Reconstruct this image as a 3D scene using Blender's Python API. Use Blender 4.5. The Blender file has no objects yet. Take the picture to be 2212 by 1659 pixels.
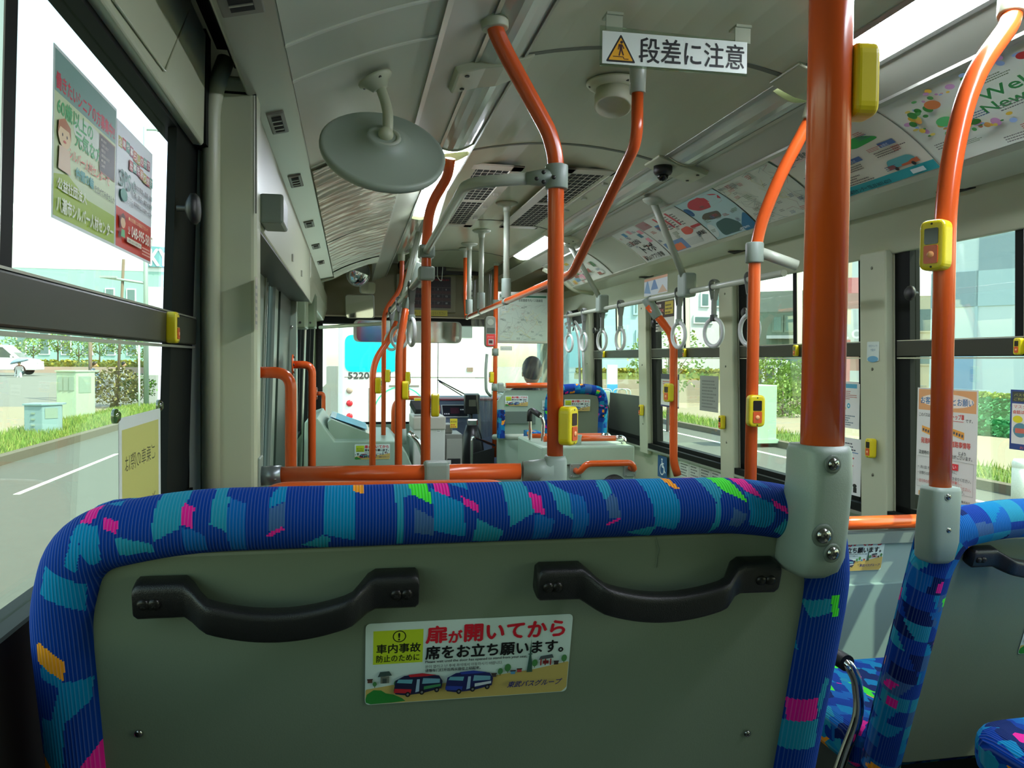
SKY_S=0.42; SUN_E=5.6; EXPO=0.88; LAMP_E=26
import bpy, math, random
from mathutils import Vector, Matrix
random.seed(7)
SC=bpy.context.scene; COL=SC.collection
EYE=2.05                      # camera height above the road; geometry below is written relative to eye level
R=math.radians
# ---------------------------------------------------------------- camera
F=1725.0
YC=Vector(((758-1106)/F,-(776-829.5)/F,-1.0)).normalized()
_r=0.009
ZC=Vector((_r,1.0,-(YC[0]*_r+YC[1])/YC[2])).normalized()
XC=YC.cross(ZC)
cam=bpy.data.cameras.new('camera'); camo=bpy.data.objects.new('camera',cam); COL.objects.link(camo)
cam.sensor_fit='HORIZONTAL'; cam.sensor_width=36; cam.lens=36*F/2212; cam.clip_start=0.02; cam.clip_end=600
M=Matrix((XC,YC,ZC)).to_4x4(); M.translation=(0,0,EYE); camo.matrix_world=M
SC.camera=camo
def P(px,py,X=None,Y=None,Z=None,pl=None):
    """point seen at a photo pixel on a known real plane"""
    c=Vector(((px-1106)/F,-(py-829.5)/F,-1.0)); w=Vector((c.dot(XC),c.dot(YC),c.dot(ZC)))
    if X is not None: t=X/w.x
    elif Y is not None: t=Y/w.y
    elif Z is not None: t=Z/w.z
    else: t=(pl[0]+pl[2]*pl[1])/(w.y+pl[2]*w.z)
    return w*t
# ---------------------------------------------------------------- materials
_M={}
def lin(c): return tuple(((v/255)/12.92 if v/255<=0.04045 else ((v/255+0.055)/1.055)**2.4) for v in c)
def mat(name,c=(128,128,128),rough=.5,metal=0,emit=0,spec=.5,noise=0,nscale=40,bump=0,bscale=200,coat=0,alpha=1,cvar=None):
    if name in _M: return _M[name]
    m=bpy.data.materials.new(name); m.use_nodes=True; nt=m.node_tree; b=nt.nodes['Principled BSDF']
    L=lin(c)+(1,)
    b.inputs['Base Color'].default_value=L; b.inputs['Roughness'].default_value=rough; b.inputs['Metallic'].default_value=metal
    b.inputs['Specular IOR Level'].default_value=spec; b.inputs['Coat Weight'].default_value=coat; b.inputs['Alpha'].default_value=alpha
    if emit:
        b.inputs['Emission Color'].default_value=L; b.inputs['Emission Strength'].default_value=emit
    if noise or bump:
        tc=nt.nodes.new('ShaderNodeTexCoord'); nz=nt.nodes.new('ShaderNodeTexNoise'); nz.inputs['Scale'].default_value=nscale; nz.inputs['Detail'].default_value=4
        nt.links.new(tc.outputs['Object'],nz.inputs['Vector'])
        if noise:
            mx=nt.nodes.new('ShaderNodeMix'); mx.data_type='RGBA'
            k=1-noise
            mx.inputs[6].default_value=(L[0]*k,L[1]*k,L[2]*k,1); c2=lin(cvar)+(1,) if cvar else tuple(min(1,v*(1+noise)) for v in L[:3])+(1,)
            mx.inputs[7].default_value=c2
            nt.links.new(nz.outputs['Fac'],mx.inputs[0]); nt.links.new(mx.outputs[2],b.inputs['Base Color'])
        if bump:
            n2=nt.nodes.new('ShaderNodeTexNoise'); n2.inputs['Scale'].default_value=bscale; nt.links.new(tc.outputs['Object'],n2.inputs['Vector'])
            bp=nt.nodes.new('ShaderNodeBump'); bp.inputs['Strength'].default_value=bump; bp.inputs['Distance'].default_value=.01
            nt.links.new(n2.outputs['Fac'],bp.inputs['Height']); nt.links.new(bp.outputs['Normal'],b.inputs['Normal'])
    _M[name]=m; return m
def glassmat(name,tint=(235,245,240),gloss=.06,rough=.0,haze=0.0):
    if name in _M: return _M[name]
    m=bpy.data.materials.new(name); m.use_nodes=True; nt=m.node_tree; nt.nodes.remove(nt.nodes['Principled BSDF'])
    out=nt.nodes['Material Output']; t=nt.nodes.new('ShaderNodeBsdfTransparent'); t.inputs[0].default_value=lin(tint)+(1,)
    g=nt.nodes.new('ShaderNodeBsdfGlossy'); g.inputs['Roughness'].default_value=rough; g.inputs[0].default_value=(1,1,1,1)
    fr=nt.nodes.new('ShaderNodeLayerWeight'); fr.inputs[0].default_value=.25
    mp=nt.nodes.new('ShaderNodeMath'); mp.operation='MULTIPLY_ADD'; mp.inputs[1].default_value=.35; mp.inputs[2].default_value=gloss
    nt.links.new(fr.outputs['Facing'],mp.inputs[0])
    mp.inputs[1].default_value=gloss*2; mp.inputs[2].default_value=gloss
    mx=nt.nodes.new('ShaderNodeMixShader'); nt.links.new(mp.outputs[0],mx.inputs[0]); nt.links.new(t.outputs[0],mx.inputs[1]); nt.links.new(g.outputs[0],mx.inputs[2])
    if haze:
        d=nt.nodes.new('ShaderNodeBsdfDiffuse'); d.inputs[0].default_value=(.8,.85,.85,1)
        m2=nt.nodes.new('ShaderNodeMixShader'); m2.inputs[0].default_value=haze; nt.links.new(mx.outputs[0],m2.inputs[1]); nt.links.new(d.outputs[0],m2.inputs[2]); mx=m2
    nt.links.new(mx.outputs[0],out.inputs[0]); _M[name]=m; return m
def C(r,g,b): return mat('ink_%d_%d_%d'%(r,g,b),(r,g,b),rough=.45)
PANEL=mat('cabin_panel',(182,188,158),rough=.35,noise=.03,nscale=6)
PANELG=mat('green_grey_panel',(150,172,152),rough=.4,noise=.03,nscale=8)
SEATBK=mat('seat_back_shell',(114,125,106),rough=.38,noise=.05,nscale=9,bump=.05,bscale=500)
DUCT=mat('brushed_duct',(170,172,156),rough=.3,metal=.55)
ALU=mat('anodised_aluminium',(190,190,180),rough=.3,metal=.8)
CHROME=mat('polished_chrome',(225,225,225),rough=.08,metal=1)
ORANGE=mat('orange_vinyl_tube',(212,88,34),rough=.22,noise=.06,nscale=25,spec=.5)
GREYPL=mat('grey_moulded_plastic',(136,150,138),rough=.42,bump=.06,bscale=700)
GREYPIPE=mat('painted_grey_pipe',(176,184,166),rough=.3)
BLKPL=mat('black_plastic',(22,22,22),rough=.42,bump=.15,bscale=900)
BLKFR=mat('black_window_frame',(17,20,18),rough=.6,spec=.15)
DKBAR=mat('dark_grey_sash_bar',(46,48,38),rough=.4,metal=.2)
RUBBER=mat('black_rubber',(14,14,14),rough=.7)
YEL=mat('yellow_plastic',(214,196,22),rough=.35)
YELC=mat('yellow_chrome_plastic',(214,180,30),rough=.2)
GLASS=glassmat('window_glass',tint=(238,245,230),gloss=.045)
GLASST=glassmat('tinted_glass',tint=(205,228,225))
FILM=glassmat('clear_vinyl_sheet',tint=(228,234,234),gloss=.08,rough=.12,haze=.04)
CREAM=mat('cream_plastic',(205,208,180),rough=.45)
LAMP_ON=mat('lit_fluorescent_diffuser',(235,242,255),rough=.4,emit=LAMP_E)
LAMP_OFF=mat('unlit_lamp_diffuser',(190,198,182),rough=.12,spec=.7)
WHITEP=C(238,240,238)
# ---------------------------------------------------------------- mesh builder
ORG={}
def fillet(path,r,n=6):
    path=[Vector(p) for p in path]; out=[path[0]]
    for i in range(1,len(path)-1):
        a,b,c=path[i-1],path[i],path[i+1]; u=(a-b); v=(c-b); rr=min(r,u.length*.48,v.length*.48)
        if u.angle(v)>3.1 or rr<1e-5: out.append(b); continue
        p=b+u.normalized()*rr; q=b+v.normalized()*rr
        for k in range(n+1):
            t=k/n; out.append(p*(1-t)**2+b*2*t*(1-t)+q*t*t)
    out.append(path[-1]); return out
def rounded(pts,r,n=5):
    """2D polygon with rounded corners"""
    out=[]; N=len(pts)
    for i in range(N):
        a,b,c=Vector(pts[i-1]),Vector(pts[i]),Vector(pts[(i+1)%N]); u=a-b; v=c-b; rr=min(r,u.length*.48,v.length*.48)
        p=b+u.normalized()*rr; q=b+v.normalized()*rr
        for k in range(n+1):
            t=k/n; w=p*(1-t)**2+b*2*t*(1-t)+q*t*t; out.append((w.x,w.y))
    return out
def rrect(x0,y0,x1,y1,r,n=5): return rounded([(x0,y0),(x1,y0),(x1,y1),(x0,y1)],r,n)
class MB:
    def __init__(s): s.v=[];s.f=[];s.m=[];s.sm=[];s.uv=[];s.c=[]
    def add(s,vs,fs,mi=0,smooth=False,uvs=None,cols=None):
        o=len(s.v); s.v+= [tuple(p) for p in vs]
        for i,f in enumerate(fs):
            s.f.append(tuple(o+j for j in f)); s.m.append(mi); s.sm.append(smooth)
            s.uv.append(uvs[i] if uvs else None); s.c.append(cols[i] if cols else None)
        return s
    def box(s,x0,x1,y0,y1,z0,z1,mi=0):
        x0,x1=min(x0,x1),max(x0,x1);y0,y1=min(y0,y1),max(y0,y1);z0,z1=min(z0,z1),max(z0,z1)
        v=[(x,y,z) for z in (z0,z1) for y in (y0,y1) for x in (x0,x1)]
        return s.add(v,[(0,2,3,1),(4,5,7,6),(0,1,5,4),(2,6,7,3),(0,4,6,2),(1,3,7,5)],mi)
    def obox(s,c,ax,ay,az,mi=0):
        c,ax,ay,az=Vector(c),Vector(ax),Vector(ay),Vector(az)
        v=[c+ax*i+ay*j+az*k for k in(-1,1) for j in(-1,1) for i in(-1,1)]
        return s.add(v,[(0,2,3,1),(4,5,7,6),(0,1,5,4),(2,6,7,3),(0,4,6,2),(1,3,7,5)],mi)
    def tube(s,path,r,n=14,mi=0,caps=True,ry=None,uvscale=1.0,hint=None):
        path=[Vector(p) for p in path]
        rs=r if isinstance(r,(list,tuple)) else [r]*len(path)
        T=[]
        for i in range(len(path)):
            a=path[max(0,i-1)];b=path[min(len(path)-1,i+1)]; T.append((b-a).normalized())
        h=Vector(hint) if hint else (Vector((0,0,1)) if abs(T[0].z)<.9 else Vector((0,1,0)))
        N=(h-T[0]*h.dot(T[0])).normalized(); vs=[];L=0;Ls=[]
        for i,p in enumerate(path):
            if i: 
                L+=(p-path[i-1]).length
                N=(N-T[i]*N.dot(T[i])).normalized()
            B=T[i].cross(N); Ls.append(L)
            for k in range(n):
                a=2*math.pi*k/n; q=(ry if ry else rs[i]) if not isinstance(ry,(list,tuple)) else ry[i]
                vs.append(p+N*math.cos(a)*q+B*math.sin(a)*rs[i])
        fs=[];uv=[]
        for i in range(len(path)-1):
            for k in range(n):
                k2=(k+1)%n; fs.append((i*n+k,i*n+k2,(i+1)*n+k2,(i+1)*n+k))
                uv.append([(Ls[i]*uvscale,k/n),(Ls[i]*uvscale,(k+1)/n),(Ls[i+1]*uvscale,(k+1)/n),(Ls[i+1]*uvscale,k/n)])
        s.add(vs,fs,mi,True,uv)
        if caps:
            o=len(s.v)-len(vs)
            s.f.append(tuple(o+k for k in reversed(range(n)))); s.f.append(tuple(o+(len(path)-1)*n+k for k in range(n)))
            for _ in range(2): s.m.append(mi);s.sm.append(False);s.uv.append(None);s.c.append(None)
        return s
    def cyl(s,a,b,r,n=16,mi=0,r2=None): return s.tube([a,b],[r,r if r2 is None else r2],n,mi)
    def lathe(s,prof,o=(0,0,0),ax=(0,0,1),n=24,mi=0,smooth=True):
        """prof: list of (radius, height) along axis"""
        ax=Vector(ax).normalized(); h=Vector((1,0,0)) if abs(ax.x)<.9 else Vector((0,1,0))
        U=(h-ax*h.dot(ax)).normalized(); W=ax.cross(U); o=Vector(o); vs=[]
        for r,z in prof:
            for k in range(n):
                a=2*math.pi*k/n; vs.append(o+ax*z+(U*math.cos(a)+W*math.sin(a))*max(r,1e-5))
        fs=[(i*n+k,i*n+(k+1)%n,(i+1)*n+(k+1)%n,(i+1)*n+k) for i in range(len(prof)-1) for k in range(n)]
        s.add(vs,fs,mi,smooth)
        o2=len(s.v)-len(vs)
        s.f.append(tuple(o2+k for k in reversed(range(n)))); s.f.append(tuple(o2+(len(prof)-1)*n+k for k in range(n)))
        for _ in range(2): s.m.append(mi);s.sm.append(False);s.uv.append(None);s.c.append(None)
        return s
    def ball(s,c,r,n=16,mi=0,sc=(1,1,1)):
        c=Vector(c); vs=[];m=n//2
        for i in range(m+1):
            t=math.pi*i/m
            for k in range(n):
                a=2*math.pi*k/n; vs.append((c.x+r*sc[0]*math.sin(t)*math.cos(a),c.y+r*sc[1]*math.sin(t)*math.sin(a),c.z-r*sc[2]*math.cos(t)))
        fs=[(i*n+k,i*n+(k+1)%n,(i+1)*n+(k+1)%n,(i+1)*n+k) for i in range(m) for k in range(n)]
        return s.add(vs,fs,mi,True)
    def prism(s,poly,fn,t0,t1,mi=0):
        """poly 2D, fn(u,v,t)->3D"""
        n=len(poly); vs=[fn(u,v,t0) for u,v in poly]+[fn(u,v,t1) for u,v in poly]
        fs=[tuple(reversed(range(n))),tuple(range(n,2*n))]+[(i,(i+1)%n,n+(i+1)%n,n+i) for i in range(n)]
        return s.add(vs,fs,mi)
    def py(s,poly,y0,y1,mi=0): return s.prism(poly,lambda u,v,t:(u,t,v),y1,y0,mi)   # XZ outline along Y
    def px(s,poly,x0,x1,mi=0): return s.prism(poly,lambda u,v,t:(t,u,v),x0,x1,mi)   # YZ outline along X
    def pz(s,poly,z0,z1,mi=0): return s.prism(poly,lambda u,v,t:(u,v,t),z0,z1,mi)
    def build(s,name,mats,parent=None,loc=None,label=None,cat=None,group=None,kind=None,bevel=0,local=False,seg=2,sub=0):
        if not isinstance(mats,(list,tuple)): mats=[mats]
        if local: off=Vector((0,0,0))
        else:
            if parent is not None: o=ORG[parent.name]
            elif loc is not None: o=Vector(loc)+Vector((0,0,EYE))
            else:
                xs=[v[0] for v in s.v];ys=[v[1] for v in s.v];zs=[v[2] for v in s.v]
                o=Vector(((min(xs)+max(xs))/2,(min(ys)+max(ys))/2,min(zs)+EYE))
            off=o-Vector((0,0,EYE))
        me=bpy.data.meshes.new(name); me.from_pydata([(v[0]-off.x,v[1]-off.y,v[2]-off.z) for v in s.v],[],s.f)
        for m in mats: me.materials.append(m)
        me.polygons.foreach_set('material_index',s.m); me.polygons.foreach_set('use_smooth',s.sm)
        if any(u is not None for u in s.uv):
            ul=me.uv_layers.new(name='uv').data; i=0
            for f,u in zip(s.f,s.uv):
                for k in range(len(f)):
                    if u is not None and k<len(u): ul[i].uv=u[k]
                    i+=1
        if any(c is not None for c in s.c):
            ca=me.color_attributes.new('weave','BYTE_COLOR','CORNER').data; arr=[]
            for f,c in zip(s.f,s.c):
                c=c or (0,0,.2); arr+= (list(c)+[1])*len(f)
            ca.foreach_set('color',arr)
        me.update()
        ob=bpy.data.objects.new(name,me); COL.objects.link(ob)
        if parent is not None: ob.parent=parent; ORG[ob.name]=ORG[parent.name]
        elif not local: ob.location=o; ORG[ob.name]=o
        else: ORG[ob.name]=Vector((0,0,0))
        if bevel:
            b=ob.modifiers.new('bevel','BEVEL'); b.width=bevel; b.segments=seg; b.limit_method='ANGLE'; b.angle_limit=R(40)
        if sub:
            b=ob.modifiers.new('sub','SUBSURF'); b.levels=b.render_levels=sub
        tag(ob,label,cat,group,kind); return ob
def tag(o,label=None,cat=None,group=None,kind=None):
    if label: o['label']=label
    if cat: o['category']=cat
    if group: o['group']=group
    if kind: o['kind']=kind
    return o
def thing(name,label,cat,loc=(0,0,0),group=None,kind=None,local=False):
    o=bpy.data.objects.new(name,None); o.empty_display_size=.05; COL.objects.link(o)
    if local: ORG[o.name]=Vector((0,0,0))
    else:
        o.location=Vector(loc)+Vector((0,0,EYE)); ORG[o.name]=Vector(o.location)
    return tag(o,label,cat,group,kind)
def place(o,loc,rot=(0,0,0),scale=None):
    o.location=Vector(loc)+Vector((0,0,EYE)); o.rotation_euler=rot; ORG[o.name]=Vector(o.location)
    if scale: o.scale=(scale,)*3
    return o
def copytree(o,parent=None):
    c=o.copy(); COL.objects.link(c); c.parent=parent
    for ch in list(o.children): copytree(ch,c)
    return c
def dup(o,loc,rot=None,label=None,group=None):
    c=copytree(o); c.location=Vector(loc)+Vector((0,0,EYE)); ORG[c.name]=Vector(c.location)
    if rot is not None: c.rotation_euler=rot
    if label: c['label']=label
    if group: c['group']=group
    return c
# ---------------------------------------------------------------- printing
_T={}
def textmesh(body):
    k=body
    if k in _T: return _T[k]
    c=bpy.data.curves.new('t','FONT'); c.body=body; c.size=1; c.resolution_u=3
    o=bpy.data.objects.new('t',c); me=bpy.data.meshes.new_from_object(o)
    vs=[(v.co.x,v.co.y) for v in me.vertices]; fs=[tuple(p.vertices) for p in me.polygons]
    bpy.data.objects.remove(o); bpy.data.curves.remove(c); bpy.data.meshes.remove(me)
    if not vs: vs=[(0,0),(1,0),(1,1)]; fs=[]
    x0=min(v[0] for v in vs);x1=max(v[0] for v in vs);y0=min(v[1] for v in vs);y1=max(v[1] for v in vs)
    _T[k]=(vs,fs,x0,x1,y0,y1); return _T[k]
class Print:
    """flat artwork made of printed layers; fn(u,v,n) maps sheet coordinates and lift to space; u right, v up"""
    def __init__(s,fn,eps=.00006): s.b=MB(); s.fn=fn; s.eps=eps; s.n=0; s.ms=[]
    def mi(s,m):
        if isinstance(m,tuple): m=C(*m)
        if m not in s.ms: s.ms.append(m)
        return s.ms.index(m)
    def lift(s): s.n+=1; return s.n*s.eps
    def sheet(s,x0,y0,x1,y1,m,t=.0006,r=0,nx=1,ny=1):
        if r: 
            pl=rrect(x0,y0,x1,y1,r); s.b.prism(pl,lambda u,v,t:s.fn(u,v,t),0,t,s.mi(m)); s.n+=t/s.eps; return s
        vs=[];fs=[]
        for lv in (0,t):
            for j in range(ny+1):
                for i in range(nx+1): vs.append(s.fn(x0+(x1-x0)*i/nx,y0+(y1-y0)*j/ny,lv))
        K=(nx+1)*(ny+1)
        for j in range(ny):
            for i in range(nx):
                a=j*(nx+1)+i; fs.append((a+K,a+1+K,a+nx+2+K,a+nx+1+K)); fs.append((a,a+nx+1,a+nx+2,a+1))
        s.b.add(vs,fs,s.mi(m),nx>1 or ny>1); s.n+=t/s.eps; return s
    def rect(s,x0,y0,x1,y1,m,nx=1,ny=1):
        h=s.lift(); vs=[s.fn(x0+(x1-x0)*i/nx,y0+(y1-y0)*j/ny,h) for j in range(ny+1) for i in range(nx+1)]
        fs=[(j*(nx+1)+i,j*(nx+1)+i+1,(j+1)*(nx+1)+i+1,(j+1)*(nx+1)+i) for j in range(ny) for i in range(nx)]
        s.b.add(vs,fs,s.mi(m)); return s
    def poly(s,pts,m):
        h=s.lift(); s.b.add([s.fn(u,v,h) for u,v in pts],[tuple(range(len(pts)))],s.mi(m)); return s
    def ell(s,cx,cy,rx,ry,m,n=20): return s.poly([(cx+rx*math.cos(2*math.pi*k/n),cy+ry*math.sin(2*math.pi*k/n)) for k in range(n)],m)
    def ring(s,cx,cy,r,w,m,n=24):
        h=s.lift(); vs=[];
        for k in range(n):
            a=2*math.pi*k/n
            vs+=[s.fn(cx+r*math.cos(a),cy+r*math.sin(a),h),s.fn(cx+(r-w)*math.cos(a),cy+(r-w)*math.sin(a),h)]
        s.b.add(vs,[(2*k,2*((k+1)%n),2*((k+1)%n)+1,2*k+1) for k in range(n)],s.mi(m)); return s
    def line(s,pts,w,m):
        h=s.lift()
        for (a,b),(c,d) in zip(pts,pts[1:]):
            L=math.hypot(c-a,d-b) or 1; nx,ny=-(d-b)/L*w/2,(c-a)/L*w/2
            s.b.add([s.fn(a-nx,b-ny,h),s.fn(c-nx,d-ny,h),s.fn(c+nx,d+ny,h),s.fn(a+nx,b+ny,h)],[(0,1,2,3)],s.mi(m))
        return s
    def text(s,body,x,y,w=None,h=None,m=(20,20,20),bold=0,mirror=False,shear=0):
        """left-bottom at x,y; w and/or h fit"""
        vs,fs,x0,x1,y0,y1=textmesh(body); sw=w/(x1-x0) if w else h/(y1-y0); sh=h/(y1-y0) if h else sw
        L=s.lift()
        for ox,oy in ([(0,0)] if not bold else [(0,0),(bold*sh,0),(-bold*sh,0),(0,bold*sh),(0,-bold*sh)]):
            out=[]; L+=s.eps*.22
            for a,b in vs:
                u=(a-x0)*sw+shear*(b-y0)*sh; v=(b-y0)*sh
                if mirror: u=(x1-x0)*sw-u
                out.append(s.fn(x+u+ox,y+v+oy,L))
            s.b.add(out,fs,s.mi(m))
        s.n+=1; return s
    def greek(s,x0,y0,x1,y1,rows,m=(90,90,90),fill=.45,seed=1):
        """tiny unreadable lines of print"""
        rr=random.Random(seed); L=s.lift(); hh=(y1-y0)/rows
        for r in range(rows):
            y=y1-(r+1)*hh; x=x0; end=x0+(x1-x0)*rr.uniform(.6,1)
            while x<end:
                w=hh*rr.uniform(.4,1.1); s.b.add([s.fn(a,b,L) for a,b in ((x,y),(min(x+w,x1),y),(min(x+w,x1),y+hh*fill),(x,y+hh*fill))],[(0,1,2,3)],s.mi(m)); x+=w+hh*.2
        return s
    def build(s,name,parent=None,**k): return s.b.build(name,s.ms,parent,**k)
def planefn(o,U,V):
    """origin (left-bottom), unit right, unit up -> fn; lift along U x V"""
    o=Vector(o);U=Vector(U).normalized();V=Vector(V).normalized();N=U.cross(V)
    return lambda u,v,n:o+U*u+V*v+N*n
# ---------------------------------------------------------------- cloth pattern
FAB_N=lin((2,52,138));FAB_D=lin((2,28,88));FAB_M=lin((10,92,164));FAB_C=lin((0,122,170));FAB_L=lin((30,134,162));FAB_S=lin((56,92,140))
FAB_P=lin((222,28,140));FAB_G=lin((70,220,50));FAB_O=lin((238,150,30))
def inpoly(x,y,pl):
    c=False;j=len(pl)-1
    for i in range(len(pl)):
        xi,yi=pl[i];xj,yj=pl[j]
        if (yi>y)!=(yj>y) and x<(xj-xi)*(y-yi)/(yj-yi)+xi: c=not c
        j=i
    return c
def _h(*a):
    n=0
    for v in a: n=(n*73856093 ^ int(v)*19349663 ^ 0x9e3779b9)&0xffffffff; n=(n^(n>>13))*1274126177&0xffffffff
    return ((n^(n>>16))&0xffff)/65535
def fab(u,v,seed=0):
    """random moquette blocks; u,v in metres"""
    i=math.floor(u/.034+_h(seed)*9); fu=u/.034+_h(seed)*9-i
    vv=v/.055+_h(i,seed)*3+(fu-.5)*(_h(i,seed,3)-.5)*1.2; j=math.floor(vv); fv=vv-j
    r=_h(i,j,seed)
    if .25<fv<.62 and .15<fu<.75:
        q=_h(i,j,seed,5)
        if q<.07:return FAB_P
        if q<.11:return FAB_G
        if q<.17:return FAB_O
    return FAB_N if r<.34 else FAB_D if r<.46 else FAB_M if r<.62 else FAB_C if r<.8 else FAB_L if r<.92 else FAB_S
def fabricmat(name,vcol=True,ribdir='X'):
    m=bpy.data.materials.new(name); m.use_nodes=True; nt=m.node_tree; b=nt.nodes['Principled BSDF']; N=nt.nodes.new; Lk=nt.links.new
    b.inputs['Roughness'].default_value=.85; b.inputs['Specular IOR Level'].default_value=.08; b.inputs['Sheen Weight'].default_value=.0
    tc=N('ShaderNodeTexCoord')
    sx=N('ShaderNodeSeparateXYZ'); Lk(tc.outputs['Object'],sx.inputs[0])
    if vcol:
        ca=N('ShaderNodeVertexColor'); ca.layer_name='weave'; colout=ca.outputs['Color']
    else:
        mp=N('ShaderNodeMapping'); mp.inputs['Rotation'].default_value=(0,0,.5); mp.inputs['Scale'].default_value=(40,24,28); Lk(tc.outputs['Object'],mp.inputs['Vector'])
        vo=N('ShaderNodeTexVoronoi'); vo.distance='CHEBYCHEV'; vo.inputs['Scale'].default_value=1; Lk(mp.outputs[0],vo.inputs['Vector'])
        sp=N('ShaderNodeSeparateColor'); Lk(vo.outputs['Color'],sp.inputs[0])
        cr=N('ShaderNodeValToRGB'); cr.color_ramp.interpolation='CONSTANT'; e=cr.color_ramp.elements
        stops=[(0,FAB_N),(.3,FAB_C),(.48,FAB_D),(.62,FAB_M),(.76,FAB_L),(.87,FAB_O),(.9,FAB_N),(.94,FAB_P),(.975,FAB_G)]
        e[0].color=stops[0][1]+(1,); e[1].position=stops[1][0]; e[1].color=stops[1][1]+(1,)
        for p,c in stops[2:]:
            q=e.new(p); q.color=c+(1,)
        Lk(sp.outputs[0],cr.inputs[0]); colout=cr.outputs[0]
    ml=N('ShaderNodeMath'); ml.operation='MULTIPLY'; ml.inputs[1].default_value=2*math.pi/.0032; Lk(sx.outputs['X'],ml.inputs[0])
    sn=N('ShaderNodeMath'); sn.operation='SINE'; Lk(ml.outputs[0],sn.inputs[0])
    ma=N('ShaderNodeMath'); ma.operation='MULTIPLY_ADD'; ma.inputs[1].default_value=.5; ma.inputs[2].default_value=.5; Lk(sn.outputs[0],ma.inputs[0])
    pw=N('ShaderNodeMath'); pw.operation='POWER'; pw.inputs[1].default_value=6; Lk(ma.outputs[0],pw.inputs[0])
    mx=N('ShaderNodeMix'); mx.data_type='RGBA'; sc=N('ShaderNodeMath'); sc.operation='MULTIPLY'; sc.inputs[1].default_value=.14; Lk(pw.outputs[0],sc.inputs[0])
    Lk(sc.outputs[0],mx.inputs[0]); Lk(colout,mx.inputs[6]); mx.inputs[7].default_value=(.35,.45,.6,1); Lk(mx.outputs[2],b.inputs['Base Color'])
    bp=N('ShaderNodeBump'); bp.inputs['Strength'].default_value=.5; bp.inputs['Distance'].default_value=.0012; Lk(ma.outputs[0],bp.inputs['Height']); Lk(bp.outputs['Normal'],b.inputs['Normal'])
    _M[name]=m; return m
FABV=fabricmat('moquette_cloth'); FABS=fabricmat('moquette_cushion_cloth',False)
def wx(side,z): return (1.965-.03*z) if side>0 else (-.335+.03*z)
# ================================================================ bus shell
def S(name,b,m,parent=None,**k): return b.build(name,m,parent,kind=None if parent else 'structure',**k)
FLOORM=mat('grey_vinyl_floor',(70,76,74),rough=.6,noise=.15,nscale=90)
b=MB(); b.box(-.42,2.05,-1.75,1.28,-1.2,-1.15); b.box(-.42,2.05,1.22,1.28,-1.75,-1.2); b.box(-.42,2.05,1.28,8.0,-1.75,-1.70); S('floor',b,FLOORM)
b=MB(); b.box(-.02,.55,1.262,1.292,-1.2,-1.149,0); b.box(.55,1.09,1.262,1.292,-1.2,-1.149,0); S('trim_1',b,mat('yellow_step_nosing',(220,190,40)))
def seg(b,side,y0,y1,z0,z1,inn=0.0,t=.055,mi=0):
    a=wx(side,z0)-side*inn; c=wx(side,z1)-side*inn; o0=wx(side,z0)+side*t; o1=wx(side,z1)+side*t
    b.py([(a,z0),(c,z1),(o1,z1),(o0,z0)],y0,y1,mi)
RP=[(-1.75,-1.05),(.1,.25),(1.34,1.50),(2.61,2.765),(3.815,3.97),(5.045,5.195),(6.33,6.48),(7.62,7.85)]
RW=[(RP[i][1],RP[i+1][0]) for i in range(len(RP)-1)]
b=MB(); seg(b,1,-1.75,7.85,-1.75,-.555); seg(b,1,-1.75,7.85,.47,.86)
for y0,y1 in RP: seg(b,1,y0,y1,-.555,.47,0)
wr=S('wall_right',b,[PANEL])
for i,(y0,y1) in enumerate(RP[:-1]):
    c=MB(); seg(c,1,y0+.002,y1-.002,-.62,.42,inn=.035,t=-.001)
    o=c.build('pillar_cover',PANEL,wr,bevel=.006)
    for z in (.36,-.02,-.42):
        s=MB(); X=wx(1,z)-.035; s.lathe([(.006,0),(.006,.002),(.003,.0035)],(X,(y0+y1)/2,z),(-1,0,0),12); s.build('screw',mat('dull_screw',(120,120,105),rough=.35,metal=.7),o)
b=MB(); seg(b,1,-1.75,7.8,-.575,-.545,inn=.03,t=0); b.build('sill_rail',BLKFR,wr)
b=MB(); seg(b,1,-1.75,7.8,-.59,-.577,inn=.034,t=0); b.build('sill_strip',ALU,wr)
b=MB(); seg(b,1,5.2,6.32,-.57,-.24,inn=-.012,t=.02); b.build('lower_blanking_panel',mat('dark_blanking_panel',(52,56,50),rough=.4),wr)
# ---- left wall
b=MB(); seg(b,-1,-1.75,1.85,-1.75,-.315); seg(b,-1,-1.75,8.0,.48,.86); seg(b,-1,-1.75,-1.05,-.315,.48); seg(b,-1,-.12,.08,-.315,.48)
seg(b,-1,1.85,3.0,-1.75,.48); seg(b,-1,3.76,4.5,-1.75,.48); seg(b,-1,4.5,6.02,-1.75,-.55); seg(b,-1,6.02,6.2,-1.75,.48); seg(b,-1,7.45,7.85,-1.75,.48)
wl=S('wall_left',b,[PANEL])
b=MB(); seg(b,-1,-1.7,1.84,-1.1,-.283,inn=.006,t=0); b.build('lower_lining',mat('black_lining',(20,20,18),rough=.9,spec=.1),wl)
b=MB(); b.tube(fillet([P(456,1100,Y=1.835),P(456,215,Y=1.835),P(488,130,Y=1.87)],.08,6),.019,16); b.build('pipe_cover',PANEL,wl)
b=MB(); b.py([(-.36,-1.15),(-.36,.62),(-.215,.62),(-.205,.60),(-.205,-1.15)],1.852,1.935); o=b.build('pillar_casing',PANEL,wl,bevel=.012,seg=3)
b=MB(); b.box(-.315,-.207,1.8495,1.8525,.578,.583); b.box(-.2075,-.2055,1.8495,1.8525,.32,.58); b.build('casing_joint',BLKFR,wl)
b=MB(); b.box(-.345,-.322,1.842,1.853,-1.1,.48); b.build('casing_edge_strip',mat('pale_edge_strip',(178,186,170)),wl)
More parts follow.
